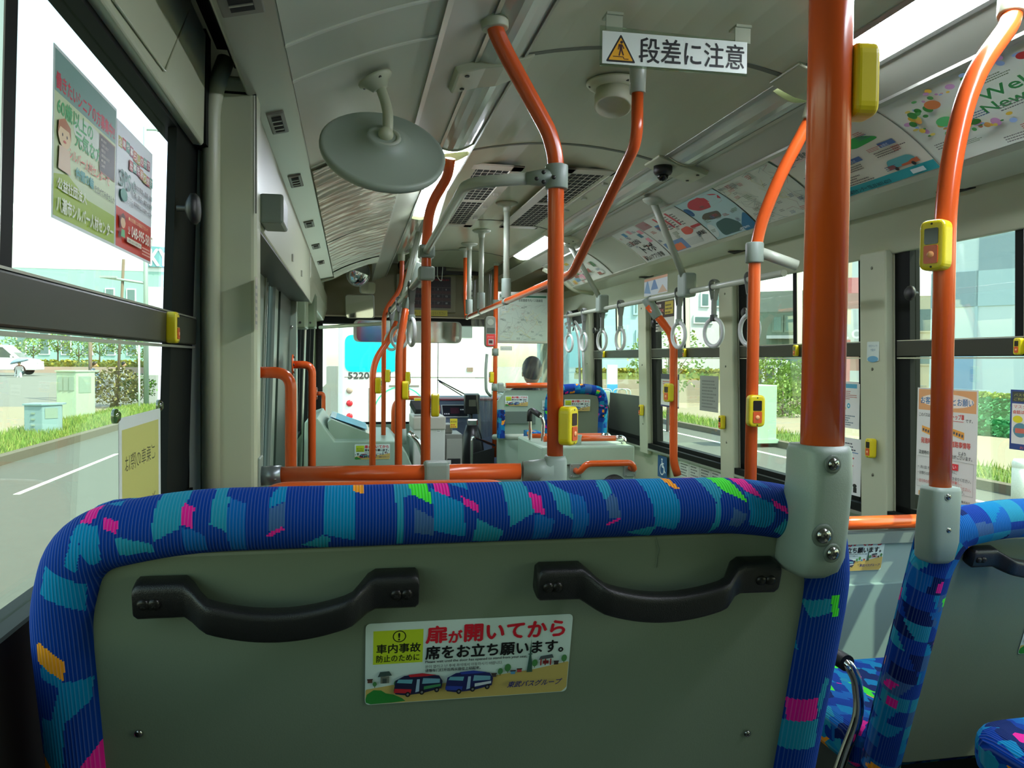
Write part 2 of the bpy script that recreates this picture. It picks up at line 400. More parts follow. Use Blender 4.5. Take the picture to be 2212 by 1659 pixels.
b=MB(); seg(b,-1,3.79,4.42,-1.7,.31,inn=.012,t=0); b.build('dark_pillar_lining',mat('dark_green_lining',(44,62,54),rough=.4),wl)
b=MB(); b.box(-.34,-.285,4.43,4.50,-1.7,.46); o=b.build('door_post',mat('post_paint',(150,168,150),rough=.3,metal=.2),wl,bevel=.004)
for z in (.42,.17,-.3): s=MB(); s.lathe([(.009,0),(.009,.004),(.005,.007)],(-.312,4.43,z),(0,-1,0),12); s.build('bolt',CHROME,o)
b=MB(); b.py([(-.34,.31),(-.215,.31),(-.215,.578),(-.34,.65)],1.94,4.42); o=b.build('door_engine_casing',PANEL,wl,bevel=.006)
b=MB(); b.box(-.335,-.218,1.94,4.42,.306,.3115); b.build('casing_shadow_gap',DKBAR,o)
for y in (2.25,3.05,3.6):
    s=MB(); s.box(-.216,-.209,y,y+.03,.36,.385); s.build('catch',ALU,o)
b=MB(); b.box(-.215,-.16,2.0,2.14,.325,.395); s=b.build('emergency_cock_box',GREYPL,o,bevel=.006)
b=MB(); b.py([(-.34,.33),(-.245,.35),(-.215,.45),(-.215,.578),(-.34,.64)],4.5,7.5); b.build('upper_wall_casing',PANEL,wl,bevel=.006)
# overhead notice boxes
for (x1,y,z0,z1,l) in ((-.245,4.55,.17,.49,'olive green metal box under the ceiling duct just behind the door post'),(-.225,5.25,.2,.53,'olive green metal box under the ceiling duct, farther forward of two')):
    t=thing('equipment_box',l,'box',(-.29,y,z0))
    b=MB(); b.box(-.335,x1,y,y+.28,z0,z1); b.build('body',mat('olive_green_paint',(112,130,100),rough=.4),t,bevel=.008)
    for z in (z0+.03,z1-.03): s=MB(); s.lathe([(.007,0),(.006,.004)],(x1-.03,y,z),(0,-1,0),10); s.build('screw',DKBAR,t)
# mid door
DG=mat('dark_green_door_pane',(24,48,44),rough=.08,spec=.6)
d=thing('door_1',None,None,(-.35,3.38,-1.7),kind='structure')
b=MB(); seg(b,-1,3.0,3.16,-1.7,.48,inn=.005); seg(b,-1,3.55,3.76,-1.7,.48,inn=.005); seg(b,-1,3.16,3.55,-1.7,-.95,inn=.005); seg(b,-1,3.16,3.55,.35,.48,inn=.005); b.build('leaf',mat('door_leaf_grey',(120,138,122),rough=.35,metal=.3),d)
b=MB(); seg(b,-1,3.18,3.53,-.93,.33,inn=-.012,t=.02); b.build('pane',DG,d)
b=MB()
for y in (3.16,3.54): seg(b,-1,y,y+.012,-.95,.35,inn=.012,t=0)
seg(b,-1,3.33,3.35,-.95,.35,inn=.0,t=.01); b.build('glazing_seal',mat('pale_grey_seal',(150,165,150)),d)
# front door
d=thing('door_2',None,None,(-.35,6.8,-1.7),kind='structure')
b=MB()
for y in (6.2,6.8,7.40): seg(b,-1,y,y+.05,-1.7,.48)
for z in (-1.7,.43): seg(b,-1,6.2,7.45,z,z+.05)
b.build('frame',BLKFR,d); b=MB(); seg(b,-1,6.25,7.4,-1.65,.43,inn=-.02,t=.025); b.build('pane',GLASS,d)
# ---- windows
WN=[0]
def window(side,y0,y1,z0,z1,fr=.06,sash=True,near=0,far=0,knobs=(),transom=True,ft=.045):
    WN[0]+=1; w=thing('window_%d'%WN[0],None,None,(wx(side,z0),(y0+y1)/2,z0),kind='structure')
    b=MB(); seg(b,side,y0,y0+fr+near,z0,z1,inn=-.004,t=ft); seg(b,side,y1-fr-far,y1,z0,z1,inn=-.004,t=ft)
    seg(b,side,y0,y1,z0,z0+.028,inn=-.004,t=.045); seg(b,side,y0,y1,z1-.03,z1,inn=-.004,t=.045); b.build('frame',BLKFR,w)
    gy0,gy1=y0+fr+near,y1-fr-far
    if transom:
        b=MB(); seg(b,side,y0+.02,y1-.02,.028,.083,inn=.006,t=.03); b.build('transom_bar',DKBAR,w,bevel=.003)
        b=MB(); seg(b,side,y0+.02,y1-.02,.020,.0245,inn=.004,t=.012); seg(b,side,y0+.02,y1-.02,.084,.087,inn=.004,t=.012); b.build('transom_bead',ALU,w)
        b=MB(); seg(b,side,gy0,gy1,z0+.028,.028,inn=-.025,t=.029); b.build('lower_pane',GLASS,w)
        b=MB(); seg(b,side,gy0,gy1,.083,z1-.03,inn=-.025,t=.029); b.build('upper_pane',GLASS,w)
    else:
        b=MB(); seg(b,side,gy0,gy1,z0+.028,z1-.03,inn=-.025,t=.029); b.build('pane',GLASS,w)
    if sash:
        ym=(y0+y1)/2 if sash is True else sash
        b=MB(); seg(b,side,ym-.015,ym+.015,.083,z1-.03,inn=-.006,t=.035); b.build('sash_bar',BLKFR,w)
        b=MB(); seg(b,side,ym-.023,ym-.019,.083,z1-.03,inn=-.004,t=.03); b.build('sash_edge',ALU,w)
    for (ky,kz,kr) in knobs:
        b=MB(); X=wx(side,kz); b.lathe([(.006,0),(.006,.015),(kr*.55,.018),(kr,.026),(kr,.034),(kr*.8,.04),(.001,.041)],(X,ky,kz),(-side,0,0),16); b.build('latch_knob',BLKPL,w)
    return w
for i,(y0,y1) in enumerate(RW[1:6]):
    window(1,y0,y1,-.55,.47,far=.02,knobs=[(y1-.125,.25,.026)])
window(1,RW[6][0],RW[6][1],-.55,.47,sash=False,transom=False)
window(1,RW[0][0],RW[0][1],-.55,.47)
window(-1,.08,1.85,-.315,.468,fr=.05,near=0,far=.17,sash=.885,knobs=[(1.63,.285,.03)],ft=.02)
window(-1,-1.05,-.12,-.315,.468,fr=.05)
window(-1,4.5,6.02,-.55,.468,fr=.05,sash=False,transom=False)
b=MB(); seg(b,-1,5.2,5.24,-.5,.46,inn=.02,t=.03); S('trim_2',b,BLKFR)
# ---- rear wall (behind the camera)
b=MB(); b.box(-.42,2.05,-1.80,-1.75,-1.2,.9); S('wall_rear',b,PANEL)
# ---- ceiling
def arch(x): 
    t=(x-.82)/.37; return .80+.045*(1-t*t)
HDR=mat('front_header_beige',(158,150,120),rough=.5)
cl=thing('ceiling',None,None,(.82,3,.8),kind='structure')
CEILM=mat('ceiling_lining',(184,190,160),rough=.28,noise=.03,nscale=3)
b=MB(); n=10; prof=[(.45+.74*i/n,arch(.45+.74*i/n)) for i in range(n+1)]
b.py(prof+[(1.19,.9),(.45,.9)],-1.75,7.6); b.build('centre_panel',CEILM,cl)
b=MB()
for y in (-.9,.95,2.05,3.02,4.75,6.1): b.py([(x,z-.0015) for x,z in prof]+[(x,z) for x,z in reversed(prof)],y,y+.022)
b.build('panel_joint',mat('ceiling_joint',(96,102,88),rough=.5),cl)
b=MB(); b.box(.43,1.21,-1.75,7.6,.90,.905); b.box(-.42,2.05,-1.8,7.9,.905,.93); b.build('roof_skin',PANEL,cl)
def cove(side,s):
    if side>0: a,c,m=(1.452,.725),(1.68,.572),(1.585,.665)
    else: a,c,m=(.19,.725),(-.125,.60),(.045,.688)
    k=s; x=a[0]*(1-k)**2+2*m[0]*k*(1-k)+c[0]*k*k; z=a[1]*(1-k)**2+2*m[1]*k*(1-k)+c[1]*k*k
    return x,z
for side,nm in ((1,'right_cove_panel'),(-1,'left_cove_panel')):
    b=MB(); pr=[cove(side,i/12) for i in range(13)]
    b.py(pr+[(pr[-1][0],.9),(pr[0][0],.9)],-1.75,6.0); o=b.build(nm,mat('cove_lining',(188,194,172),rough=.25),cl)
    j=MB()
    for y in ((.2,1.3,2.03,2.33,3.3,4.4,5.5) if side>0 else (.3,1.2,1.60,1.80,2.6,4.2,5.58)): j.py([(x,z-.004) for x,z in pr]+[(x,z) for x,z in reversed(pr)],y,y+.009)
    j.build('retaining_strip',mat('clear_retaining_strip',(214,218,200),rough=.12),o)
# strips beside the lamps
for side in (1,-1):
    X=lambda x: x if side>0 else 1.64-x
    b=MB(); b.py([(X(1.32),.775),(X(1.452),.725),(X(1.452),.9),(X(1.32),.9)],-1.75,7.6); b.build('vent_strip',mat('vent_strip_paint',(176,178,160),rough=.35),cl)
    b=MB(); b.py([(X(1.438),.722),(X(1.452),.716),(X(1.452),.727),(X(1.438),.732)],-1.75,6.0); b.py([(X(1.19),.797),(X(1.2),.79),(X(1.2),.81),(X(1.19),.81)],-1.75,7.6)
    b.py([(X(1.318),.770),(X(1.33),.766),(X(1.33),.776),(X(1.318),.78)],-1.75,7.6); b.build('channel_trim',ALU,cl)
# right ledge and cornice, left duct and cornice
b=MB(); b.py([(1.675,.572),(1.70,.560),(1.85,.54),(1.87,.555),(1.87,.62),(1.675,.62)],-1.75,6.0); b.build('light_ledge',mat('ledge_paint',(196,200,178),rough=.3),cl,bevel=.004)
b=MB(); b.py([(1.86,.555),(1.945,.405),(1.965,.405),(1.98,.62),(1.86,.62)],-1.75,7.7); b.build('right_cornice',PANEL,cl,bevel=.004)
b=MB(); b.py([(-.125,.60),(-.14,.596),(-.222,.576),(-.228,.58),(-.228,.9),(-.125,.9)],-1.75,6.0); b.build('air_duct',DUCT,cl,bevel=.004)
b=MB(); b.py([(-.300,.68),(-.305,.452),(-.309,.446),(-.33,.448),(-.33,.68)],-1.75,1.79); o=b.build('left_cornice',PANEL,cl,bevel=.003)
b=MB(); b.box(-.300,-.2285,-1.75,1.93,.70,.72); b.box(-.262,-.252,-1.75,1.93,.66,.70); b.box(-.33,-.30,1.79,1.85,.45,.69); b.build('duct_gap',BLKFR,cl)
b=MB(); b.tube(fillet([P(245,0,X=-.302),P(357,155,X=-.302),P(408,20,X=-.302)],.01),.002,8); b.build('stay_wire',PANEL,o)
b=MB(); b.box(-.34,.19,6.0,7.6,.885,.9); b.box(1.452,1.98,6.0,7.6,.885,.9); b.build('front_dome',HDR,cl)
b=MB(); b.tube(fillet([(.19,6.0,.725),(.045,6.0,.70),(-.05,6.0,.645),(-.125,6.0,.598),(-.2,6.0,.575),(-.31,6.0,.56)],.06),.014,10); b.build('left_end_moulding',PANEL,cl)
b=MB(); b.tube(fillet([(1.46,6.02,.72),(1.6,6.02,.655),(1.7,6.02,.565),(1.86,6.02,.545)],.05),.03,10); b.build('cove_end_moulding',PANEL,cl)
for px in (2045,1590,1395):
    y=P(px,450,X=1.84).y; b=MB(); b.pz([(1.80,y),(1.865,y-.09),(1.865,y+.06)],.5385,.5425); b.build('ledge_slot',RUBBER,cl)
# lamps
LS={1:[(-1.0,.0,0),(.05,1.05,1),(1.1,1.95,1),(2.16,2.93,0),(3.12,4.75,0),(4.85,5.95,1)],-1:[(-1.0,.0,0),(.05,1.0,0),(1.1,2.08,0),(2.2,2.93,0),(3.1,4.3,1),(4.4,5.9,0)]}
LN={(1,5):'lit fluorescent ceiling lamp on the right side, far forward above the driver partition',(1,2):'brightly lit fluorescent ceiling lamp beside the nearest yellow stop button pole',
 (1,3):'unlit glossy lamp cover between the two white lamp brackets on the right',(1,4):'long unlit lamp cover running forward from the black dome camera',
 (-1,4):'lit fluorescent ceiling lamp on the left, seen past the round mirror',(-1,3):'unlit lamp cover on the left beside the perforated white plate',(-1,2):'unlit lamp cover on the left beside the top of the nearest bent orange pole',(-1,5):'unlit lamp cover on the left above the grey strap hangers'}
for side in LS:
    X=lambda x: x if side>0 else 1.64-x
    for i,(y0,y1,on) in enumerate(LS[side]):
        t=thing('ceiling_lamp',LN.get((side,i),'ceiling lamp above the rear seats on the %s side, %s'%(('right' if side>0 else 'left'),('hindmost','second from the back')[min(i,1)])),'lamp',(X(1.26),(y0+y1)/2,.77))
        b=MB(); q=[(X(1.20),.797)]+[(X(1.20+.118*k/6),.797-.024*k/6-.016*math.sin(math.pi*k/6)) for k in range(1,6)]+[(X(1.318),.773)]
        b.py(q+[(X(1.318),.79),(X(1.20),.81)],y0,y1); b.build('diffuser',LAMP_ON if on else LAMP_OFF,t)
        for y in (y0-.006,y1): b=MB(); b.py([(u,v-.004) for u,v in q]+[(X(1.318),.79),(X(1.20),.81)],y,y+.006); b.build('end_cap',PANEL,t)
for side,y,l in ((1,1.96,'pale bracket joining lamps on the right, nearer the camera'),(1,2.95,'pale lamp bracket on the right above the black dome camera'),(-1,2.06,'perforated pale bracket plate on the left lamp line'),(1,4.76,'far pale lamp bracket on the right lamp line')):
    X=lambda x: x if side>0 else 1.64-x
    t=thing('lamp_bracket',l,'bracket',(X(1.26),y+.08,.74))
    q=[(X(1.17),.797),(X(1.2),.785),(X(1.25),.764),(X(1.3),.756),(X(1.37),.735),(X(1.38),.75),(X(1.38),.8),(X(1.17),.81)]
    b=MB(); b.py(q,y,y+.16); b.build('plate',PANEL,t,bevel=.004)
    for yy in (y+.03,y+.13): s=MB(); s.lathe([(.007,0),(.006,.003)],(X(1.345),yy,.742),(0,0,-1),10); s.build('screw',DKBAR,t)
# seat-numbering sticker C and slots on the strip, vents on the duct
for i,(y,dy) in enumerate(((1.36,.16),(2.08,.17),(2.74,.17),(3.6,.15),(4.3,.15),(5.0,.15))):
    t=thing('air_outlet',['square dark air outlet on the duct at the top edge of the photo','air outlet on the left duct right of the near window corner','air outlet on the left duct level with the round mirror','dark air outlet on the left duct beside the silver panel','small air outlet on the left duct, second beside the silver panel','farthest small air outlet on the left duct'][i],'vent',(-.17,y,.56))
    b=MB(); u=Vector((-.082,0,-.020)).normalized(); c=Vector((-.180,y,.5862)); w=.036 if i==0 else .021
    b.obox(c,u*w,Vector((0,dy/2,0)),Vector((.237,0,-.97))*.004); b.build('bezel',mat('duct_bezel',(120,118,106),rough=.4),t,bevel=.003)
    b=MB(); b.obox(c+Vector((.001,0,-.003)),u*w*.55,Vector((0,dy*.36,0)),Vector((.237,0,-.97))*.003); s=b.build('grille',RUBBER,t)
    for k in range(-1,2): b=MB(); b.obox(c+Vector((.001,k*dy*.2,-.006)),u*w*.55,Vector((0,.0025,0)),Vector((.237,0,-.97))*.002); b.build('louvre',DUCT,s)
# ceiling air-conditioner grilles
for x0,x1,l in ((.50,.665,'ceiling air return grille on the left of the pair'),(.94,1.11,'ceiling air return grille on the right, behind the near orange pole')):
    t=thing('ceiling_grille',l,'grille',((x0+x1)/2,4.1,.84)); xm=(x0+x1)/2; zc=arch(xm)-.012
    b=MB(); 
    for (a,c,e,f) in ((x0-.05,x0,3.3,4.85),(x1,x1+.05,3.3,4.85),(x0-.05,x1+.05,3.3,3.38),(x0-.05,x1+.05,4.77,4.85),(x0,x1,4.05,4.08)): b.box(a,c,e,f,zc-.004,zc+.004)
    b.build('frame',mat('grille_frame',(196,192,176),rough=.35),t,bevel=.002)
    b=MB(); b.box(x0,x1,3.38,4.77,zc+.001,zc+.004); b.build('recess',RUBBER,t)
    b=MB(); n=int((x1-x0)/.026)
    for k in range(n+1): b.box(x0+k*(x1-x0)/n-.0011,x0+k*(x1-x0)/n+.0011,3.38,4.77,zc-.0006,zc+.0006)
    y=3.38
    while y<4.77: b.box(x0,x1,y,y+.005,zc-.0006,zc+.0006); y+=.06
    b.build('bars',mat('grille_bars',(188,186,170),rough=.4),t)
    for k in range(4):
        s=MB(); s.box(x1+.012,x1+.034,3.5+k*.33,3.53+k*.33,zc-.016,zc-.004); s.build('catch',ALU,t)
# ---- front end
fw=thing('wall_front',None,None,(.82,7.7,-1.7),kind='structure')
b=MB(); b.py([(-.34,.40),(2.0,.40),(2.0,.9),(-.34,.9)],7.55,7.75); b.build('destination_header',HDR,fw,bevel=.01)
b=MB(); b.box(-.36,2.0,7.74,7.8,-1.75,-.62); b.box(-.36,-.27,7.7,7.8,-.62,.42); b.box(1.86,2.0,7.7,7.8,-.62,.42); b.build('front_lining',PANELG,fw)
b=MB(); b.box(-.34,2.0,7.50,7.55,.392,.405); b.build('header_edge',mat('header_edge',(200,186,160)),fw)
b=MB(); b.box(-.34,2.0,7.56,7.76,.33,.393); b.build('blind_housing',RUBBER,fw)
w=thing('window_21',None,None,(.82,7.76,-.62),kind='structure'); b=MB(); b.box(-.27,1.86,7.765,7.77,-.62,.40); b.build('pane',GLASS,w)
b=MB(); b.box(-.27,1.86,7.75,7.79,.36,.42); b.box(-.27,1.86,7.75,7.79,-.64,-.6); b.build('frame',BLKFR,w)
b=MB(); b.tube([(-.285,7.5,-.7),(-.283,7.5,.385)],.032,16); b.build('padded_pillar_roll',mat('black_padding',(34,30,28),rough=.85,bump=.4,bscale=60),fw)
b=MB(); b.box(-.33,-.24,7.3,7.5,.42,.8); b.build('corner_casing',PANEL,fw,bevel=.02)
# ================================================================ seats
def sticker(name,parent,fn,w,detail=2,top=True,label=None,seed=0):
    """door warning sticker, aspect 2.27"""
    k=w/445; p=Print(lambda u,v,n:fn(u*k,v*k,n),eps=.00005 if detail>1 else .0001)
    Wt=(206,222,216)
    p.sheet(0,0,445,196,C(*Wt),r=12,t=.0004)
    p.poly(rounded([(1,38),(60,46),(150,40),(260,52),(360,62),(444,78),(444,12),(433,1),(12,1),(1,12)],3,2),(196,170,96))
    p.poly([(1,14),(4,26),(18,36),(34,34),(44,26),(60,22),(78,12),(86,4),(60,2),(12,1),(2,6)],(42,130,52))
    p.rect(16,98,120,178,(190,208,40))
    if detail>1:
        p.ring(70,163,14,2.2,(15,15,15)); p.text('!',68,154,h=17,m=(15,15,15),bold=.03)
        p.text('車内事故',23,124,w=92,h=22,m=(15,20,15),bold=.02); p.text('防止のために',23,103,w=90,h=17,m=(15,20,15),bold=.012)
        p.text('扉',126,143,w=44,h=40,m=(206,26,44),bold=.035); p.text('が',174,142,w=28,h=29,m=(206,26,44),bold=.035); p.text('開いてから',208,143,w=220,h=40,m=(206,26,44),bold=.035)
        p.text('席をお立ち願います。',126,104,w=302,h=32,m=(14,14,14),bold=.03)
        p.text('Please wait until the door has opened to stand from your seat.',126,93.5,w=222,h=8,m=(14,14,14),bold=.01)
        p.text('문이 열리고 난 후에 좌석에서 이동하시기 바랍니다.',126,82.5,w=168,h=8,m=(14,14,14)); p.text('请等车门打开后再从座位上站起来。',126,73,w=120,h=8,m=(14,14,14),bold=.01)
    else:
        p.text('車内事故',23,124,w=92,h=22,m=(60,90,15)); p.rect(26,105,112,114,(90,110,30))
        p.text('扉が開いてから',126,143,w=302,h=40,m=(206,26,44),bold=.03); p.text('席をお立ち願います。',126,104,w=302,h=30,m=(14,14,14),bold=.03)
        p.greek(126,74,345,98,3,(120,130,125))
    # tower, gate, shrine, trees, houses
    p.poly([(349,58),(353,104),(355,142),(357,104),(362,58)],(50,84,72)); 
    if detail>1:
        p.rect(350.5,102,359.5,105,(60,90,80)); p.rect(352.5,118,357.5,120,(60,90,80))
        for x,y,s in ((66,48,8),(290,62,8),(306,70,10),(366,78,9),(432,86,9),(20,50,6)):
            p.rect(x-.8,y-s,x+.8,y,(90,70,40)); p.ell(x,y+3,s*.72,s,(70,128,70),10)
    p.poly([(374,88),(378,97),(404,101),(408,92)],(70,80,84)); 
    for x in (378,388,400): p.rect(x,74,x+3,90,(150,40,36))
    p.rect(384,78,397,86,(120,24,24))
    p.poly([(26,70),(31,82),(50,83),(56,72)],(58,76,72)); p.rect(32,54,50,71,(110,112,100)); p.rect(36,54,45,66,(60,70,66))
    for x,y,c in ((10,62,(96,60,50)),(318,62,(90,150,190)),(332,66,(176,60,60)),(276,58,(70,60,60)),(414,80,(60,50,44))): p.rect(x-5,y-5,x+5,y+2,c); p.rect(x-6,y+2,x+6,y+5,(60,40,36))
    for x0,c,c2 in ((60,(24,28,60),(186,34,44)),(170,(26,32,86),(40,60,150))):
        p.poly([(x0,34),(x0+4,60),(x0+22,70),(x0+60,73),(x0+96,66),(x0+104,52),(x0+102,34),(x0+60,24),(x0+24,22),(x0+4,26)],c)
        p.poly([(x0+30,72),(x0+60,74),(x0+90,68),(x0+70,66),(x0+34,66)],c2)
        p.poly([(x0+6,54),(x0+10,62),(x0+40,60),(x0+38,50)],(96,160,176)); p.poly([(x0+60,48),(x0+62,62),(x0+98,58),(x0+98,48)],(110,160,180))
        p.poly([(x0,30),(x0+2,40),(x0+38,36),(x0+36,26)],c2); p.poly([(x0+46,28),(x0+49,60),(x0+55,60),(x0+54,30)],(150,176,200))
        for a in (30,60,92): p.ell(x0+a,24+(a-30)*.12,5.5,6.5,(16,16,18),12); p.ell(x0+a,24+(a-30)*.12,2.6,3,(120,120,120),10)
        p.poly([(x0+64,34),(x0+64,42),(x0+100,46),(x0+100,40)],(60,130,84) if x0<100 else (200,206,214))
    p.text('東武バスグループ',306,26,w=120,h=15,m=(24,34,110),bold=.02,shear=.3)
    return p.build(name,parent,label=label)
def rollpath(x0,x1,zt,zb,yf,r,cr=.07):
    """centreline of the padded edge around a seat back; yf(z) gives depth"""
    pts=[(x0+r,zb),(x0+r*.95,zt-.16),(x0+r,zt-.12),(x0+r+cr*.28,zt-r-cr*.28),(x0+r+.12,zt-r),(x1-r-.12,zt-r),(x1-r-cr*.28,zt-r-cr*.28),(x1-r,zt-.12),(x1-r*.95,zt-.16),(x1-r,zb)]
    return fillet([(x,yf(z),z) for x,z in pts],.06,8)
def resample(path,step):
    out=[path[0]];acc=0
    for a,b in zip(path,path[1:]):
        L=(b-a).length; n=max(1,int(round(L/step)))
        for k in range(1,n+1): out.append(a.lerp(b,k/n))
    return out
PATCH=[]
def _pa(ox,oy,s,items):
    for c,pts in items: PATCH.append((c,[(ox+x/s,oy+y/s) for x,y in pts]))
_p,_c,_l,_m,_s,_o,_g,_n,_d=FAB_P,FAB_C,FAB_L,FAB_M,FAB_S,FAB_O,FAB_G,FAB_N,FAB_D
_pa(80,1020,3.253,[(_c,[(420,215),(600,150),(545,260),(405,265)]),(_p,[(300,270),(420,205),(375,370),(290,365)]),(_p,[(450,325),(575,345),(580,420),(470,390)]),
(_l,[(850,120),(1065,110),(1015,380),(835,470),(815,300)]),(_p,[(1020,225),(1105,250),(1105,375),(1018,350)]),(_m,[(1030,380),(1100,375),(1200,440),(1215,540),(1060,540)]),
(_l,[(1230,150),(1345,190),(1340,400),(1225,350)]),(_m,[(1345,190),(1470,225),(1480,540),(1370,540),(1345,400)]),(_l,[(1090,120),(1330,100),(1320,185),(1240,160)]),
(_c,[(1640,170),(1745,90),(1740,210),(1630,250)]),(_s,[(1640,250),(1740,215),(1740,370),(1630,400)]),(_p,[(1620,420),(1735,362),(1740,385),(1635,440)]),(_p,[(1745,130),(1780,80),(1890,80),(1880,115)]),
(_c,[(2010,60),(2230,60),(2230,440),(2015,420)]),(_l,[(560,440),(820,480),(850,540),(600,570)]),(_l,[(1860,500),(2010,425),(2060,440),(2050,540)]),(_c,[(290,370),(440,380),(480,600),(410,635),(330,560)]),
(_c,[(250,400),(290,370),(330,570),(300,690),(225,650)]),(_c,[(60,650),(360,780),(345,970),(40,850)])])
_pa(0,1000,2.517,[(_c,[(240,1060),(370,1170),(500,1170),(495,1290),(370,1390),(300,1380),(345,1200),(240,1150)]),(_o,[(220,950),(375,1060),(370,1165),(215,1060)]),(_c,[(235,1370),(370,1390),(365,1700),(235,1600)]),(_p,[(570,1490),(570,1700),(430,1659)]),(_o,[(235,1590),(310,1659),(235,1700)])])
_pa(700,1000,3.687,[(_c,[(0,150),(235,150),(250,600),(0,550)]),(_o,[(235,170),(320,160),(325,265),(240,245)]),(_l,[(570,150),(690,150),(700,265),(625,290),(625,640),(575,640)]),(_g,[(680,140),(835,140),(860,325),(700,260)]),
(_c,[(860,220),(1110,320),(1110,560),(1080,570),(870,520)]),(_p,[(870,140),(1000,140),(1015,280),(895,240)]),(_c,[(1010,130),(1160,130),(1170,230),(1020,200)]),(_p,[(1100,270),(1225,325),(1225,390),(1105,320)]),(_s,[(710,345),(865,420),(860,560),(715,540)]),
(_l,[(1430,125),(1620,125),(1660,380),(1465,490)]),(_l,[(1205,430),(1415,520),(1380,620),(1170,620)]),(_p,[(1640,240),(1725,265),(1740,395),(1660,380)]),(_m,[(1670,385),(1815,435),(1770,590),(1640,600)]),(_l,[(1810,170),(1950,240),(1960,430),(1850,375)]),(_m,[(1950,240),(2070,270),(2085,420),(2050,590),(1960,590)])])
_pa(1200,1000,3.687,[(_l,[(360,200),(450,110),(470,240),(390,290)]),(_s,[(390,290),(480,240),(490,420),(400,430)]),(_p,[(375,465),(490,410),(490,435),(385,480)]),(_p,[(410,130),(540,100),(520,150),(460,170)]),(_c,[(690,100),(900,100),(975,300),(960,420),(920,520),(760,480),(750,300)]),
(_o,[(900,125),(960,125),(1015,220),(950,205)]),(_l,[(1170,110),(1290,110),(1340,240),(1290,280),(1270,480),(1200,560),(1260,300)]),(_g,[(1280,110),(1430,110),(1510,305),(1350,230)]),(_c,[(1520,230),(1715,320),(1700,440),(1640,500),(1500,480)]),(_p,[(1450,110),(1570,110),(1640,275),(1530,230)]),
(_m,[(1580,120),(1700,140),(1760,225),(1640,190)]),(_p,[(1715,285),(1815,350),(1815,395),(1720,340)]),(_s,[(1380,340),(1490,400),(1420,500),(1350,480)]),(_l,[(540,540),(770,480),(740,580)]),(_l,[(1780,430),(1920,560),(1850,600),(1700,530)])])
_pa(1660,1240,3.96,[(_g,[(485,165),(560,155),(540,340),(495,340)]),(_c,[(150,400),(275,400),(275,660),(125,650)]),(_l,[(325,240),(480,180),(490,300),(350,370)]),(_l,[(370,1040),(440,850),(480,870),(380,1200)]),(_p,[(185,1080),(375,1020),(360,1200),(170,1280)]),(_l,[(90,1280),(380,1200),(350,1440),(60,1510)]),(_o,[(50,1005),(115,1080),(110,1130),(50,1070)]),(_p,[(265,-40),(420,-40),(400,0),(290,30)])])
def weave_roll(T,path,r,rd,seed,traced=None,step=.004,n=44,name='padded_edge'):
    if traced: n=96
    path=resample(path,step); b=MB(); b.tube(path,r,n,ry=rd,hint=(0,-1,0))
    nf=(len(path)-1)*n; cols=[]
    for i in range(nf):
        f=b.f[i]; ii,k=divmod(i,n); 
        x=sum(b.v[j][0] for j in f)/4; z=sum(b.v[j][2] for j in f)/4; y=sum(b.v[j][1] for j in f)/4
        u=ii*step; v=(k/n)*2*math.pi*r
        col=None
        if traced and y<path[ii].y+.004:
            for c,bb,pl in traced:
                if bb[0]<x<bb[1] and bb[2]<z<bb[3] and inpoly(x,z,pl): col=c
            if col is None: col=FAB_N
        elif col is None: col=fab(u,v,seed)
        b.c[i]=col
    return b.build(name,FABV,T)
SCREW=mat('steel_screw',(150,150,145),rough=.2,metal=1)
BSCREW=mat('black_screw',(40,38,36),rough=.35,metal=.6)
def screw(parent,c,ax,r,m=None,name='screw'):
    b=MB(); b.lathe([(r,0),(r,r*.15),(r*.85,r*.45),(r*.5,r*.6),(.0005,r*.62)],c,ax,16)
    a=Vector(ax).normalized(); h=Vector((1,0,0)) if abs(a.x)<.9 else Vector((0,0,1)); u=(h-a*h.dot(a)).normalized(); w=a.cross(u); c=Vector(c)+a*r*.6
    u2=(u+w).normalized(); w2=(u-w).normalized()
    b.obox(c,u2*r*.42,w2*r*.1,a*r*.05,1); b.obox(c,w2*r*.42,u2*r*.1,a*r*.05,1)
    return b.build(name,[m or SCREW,RUBBER],parent)
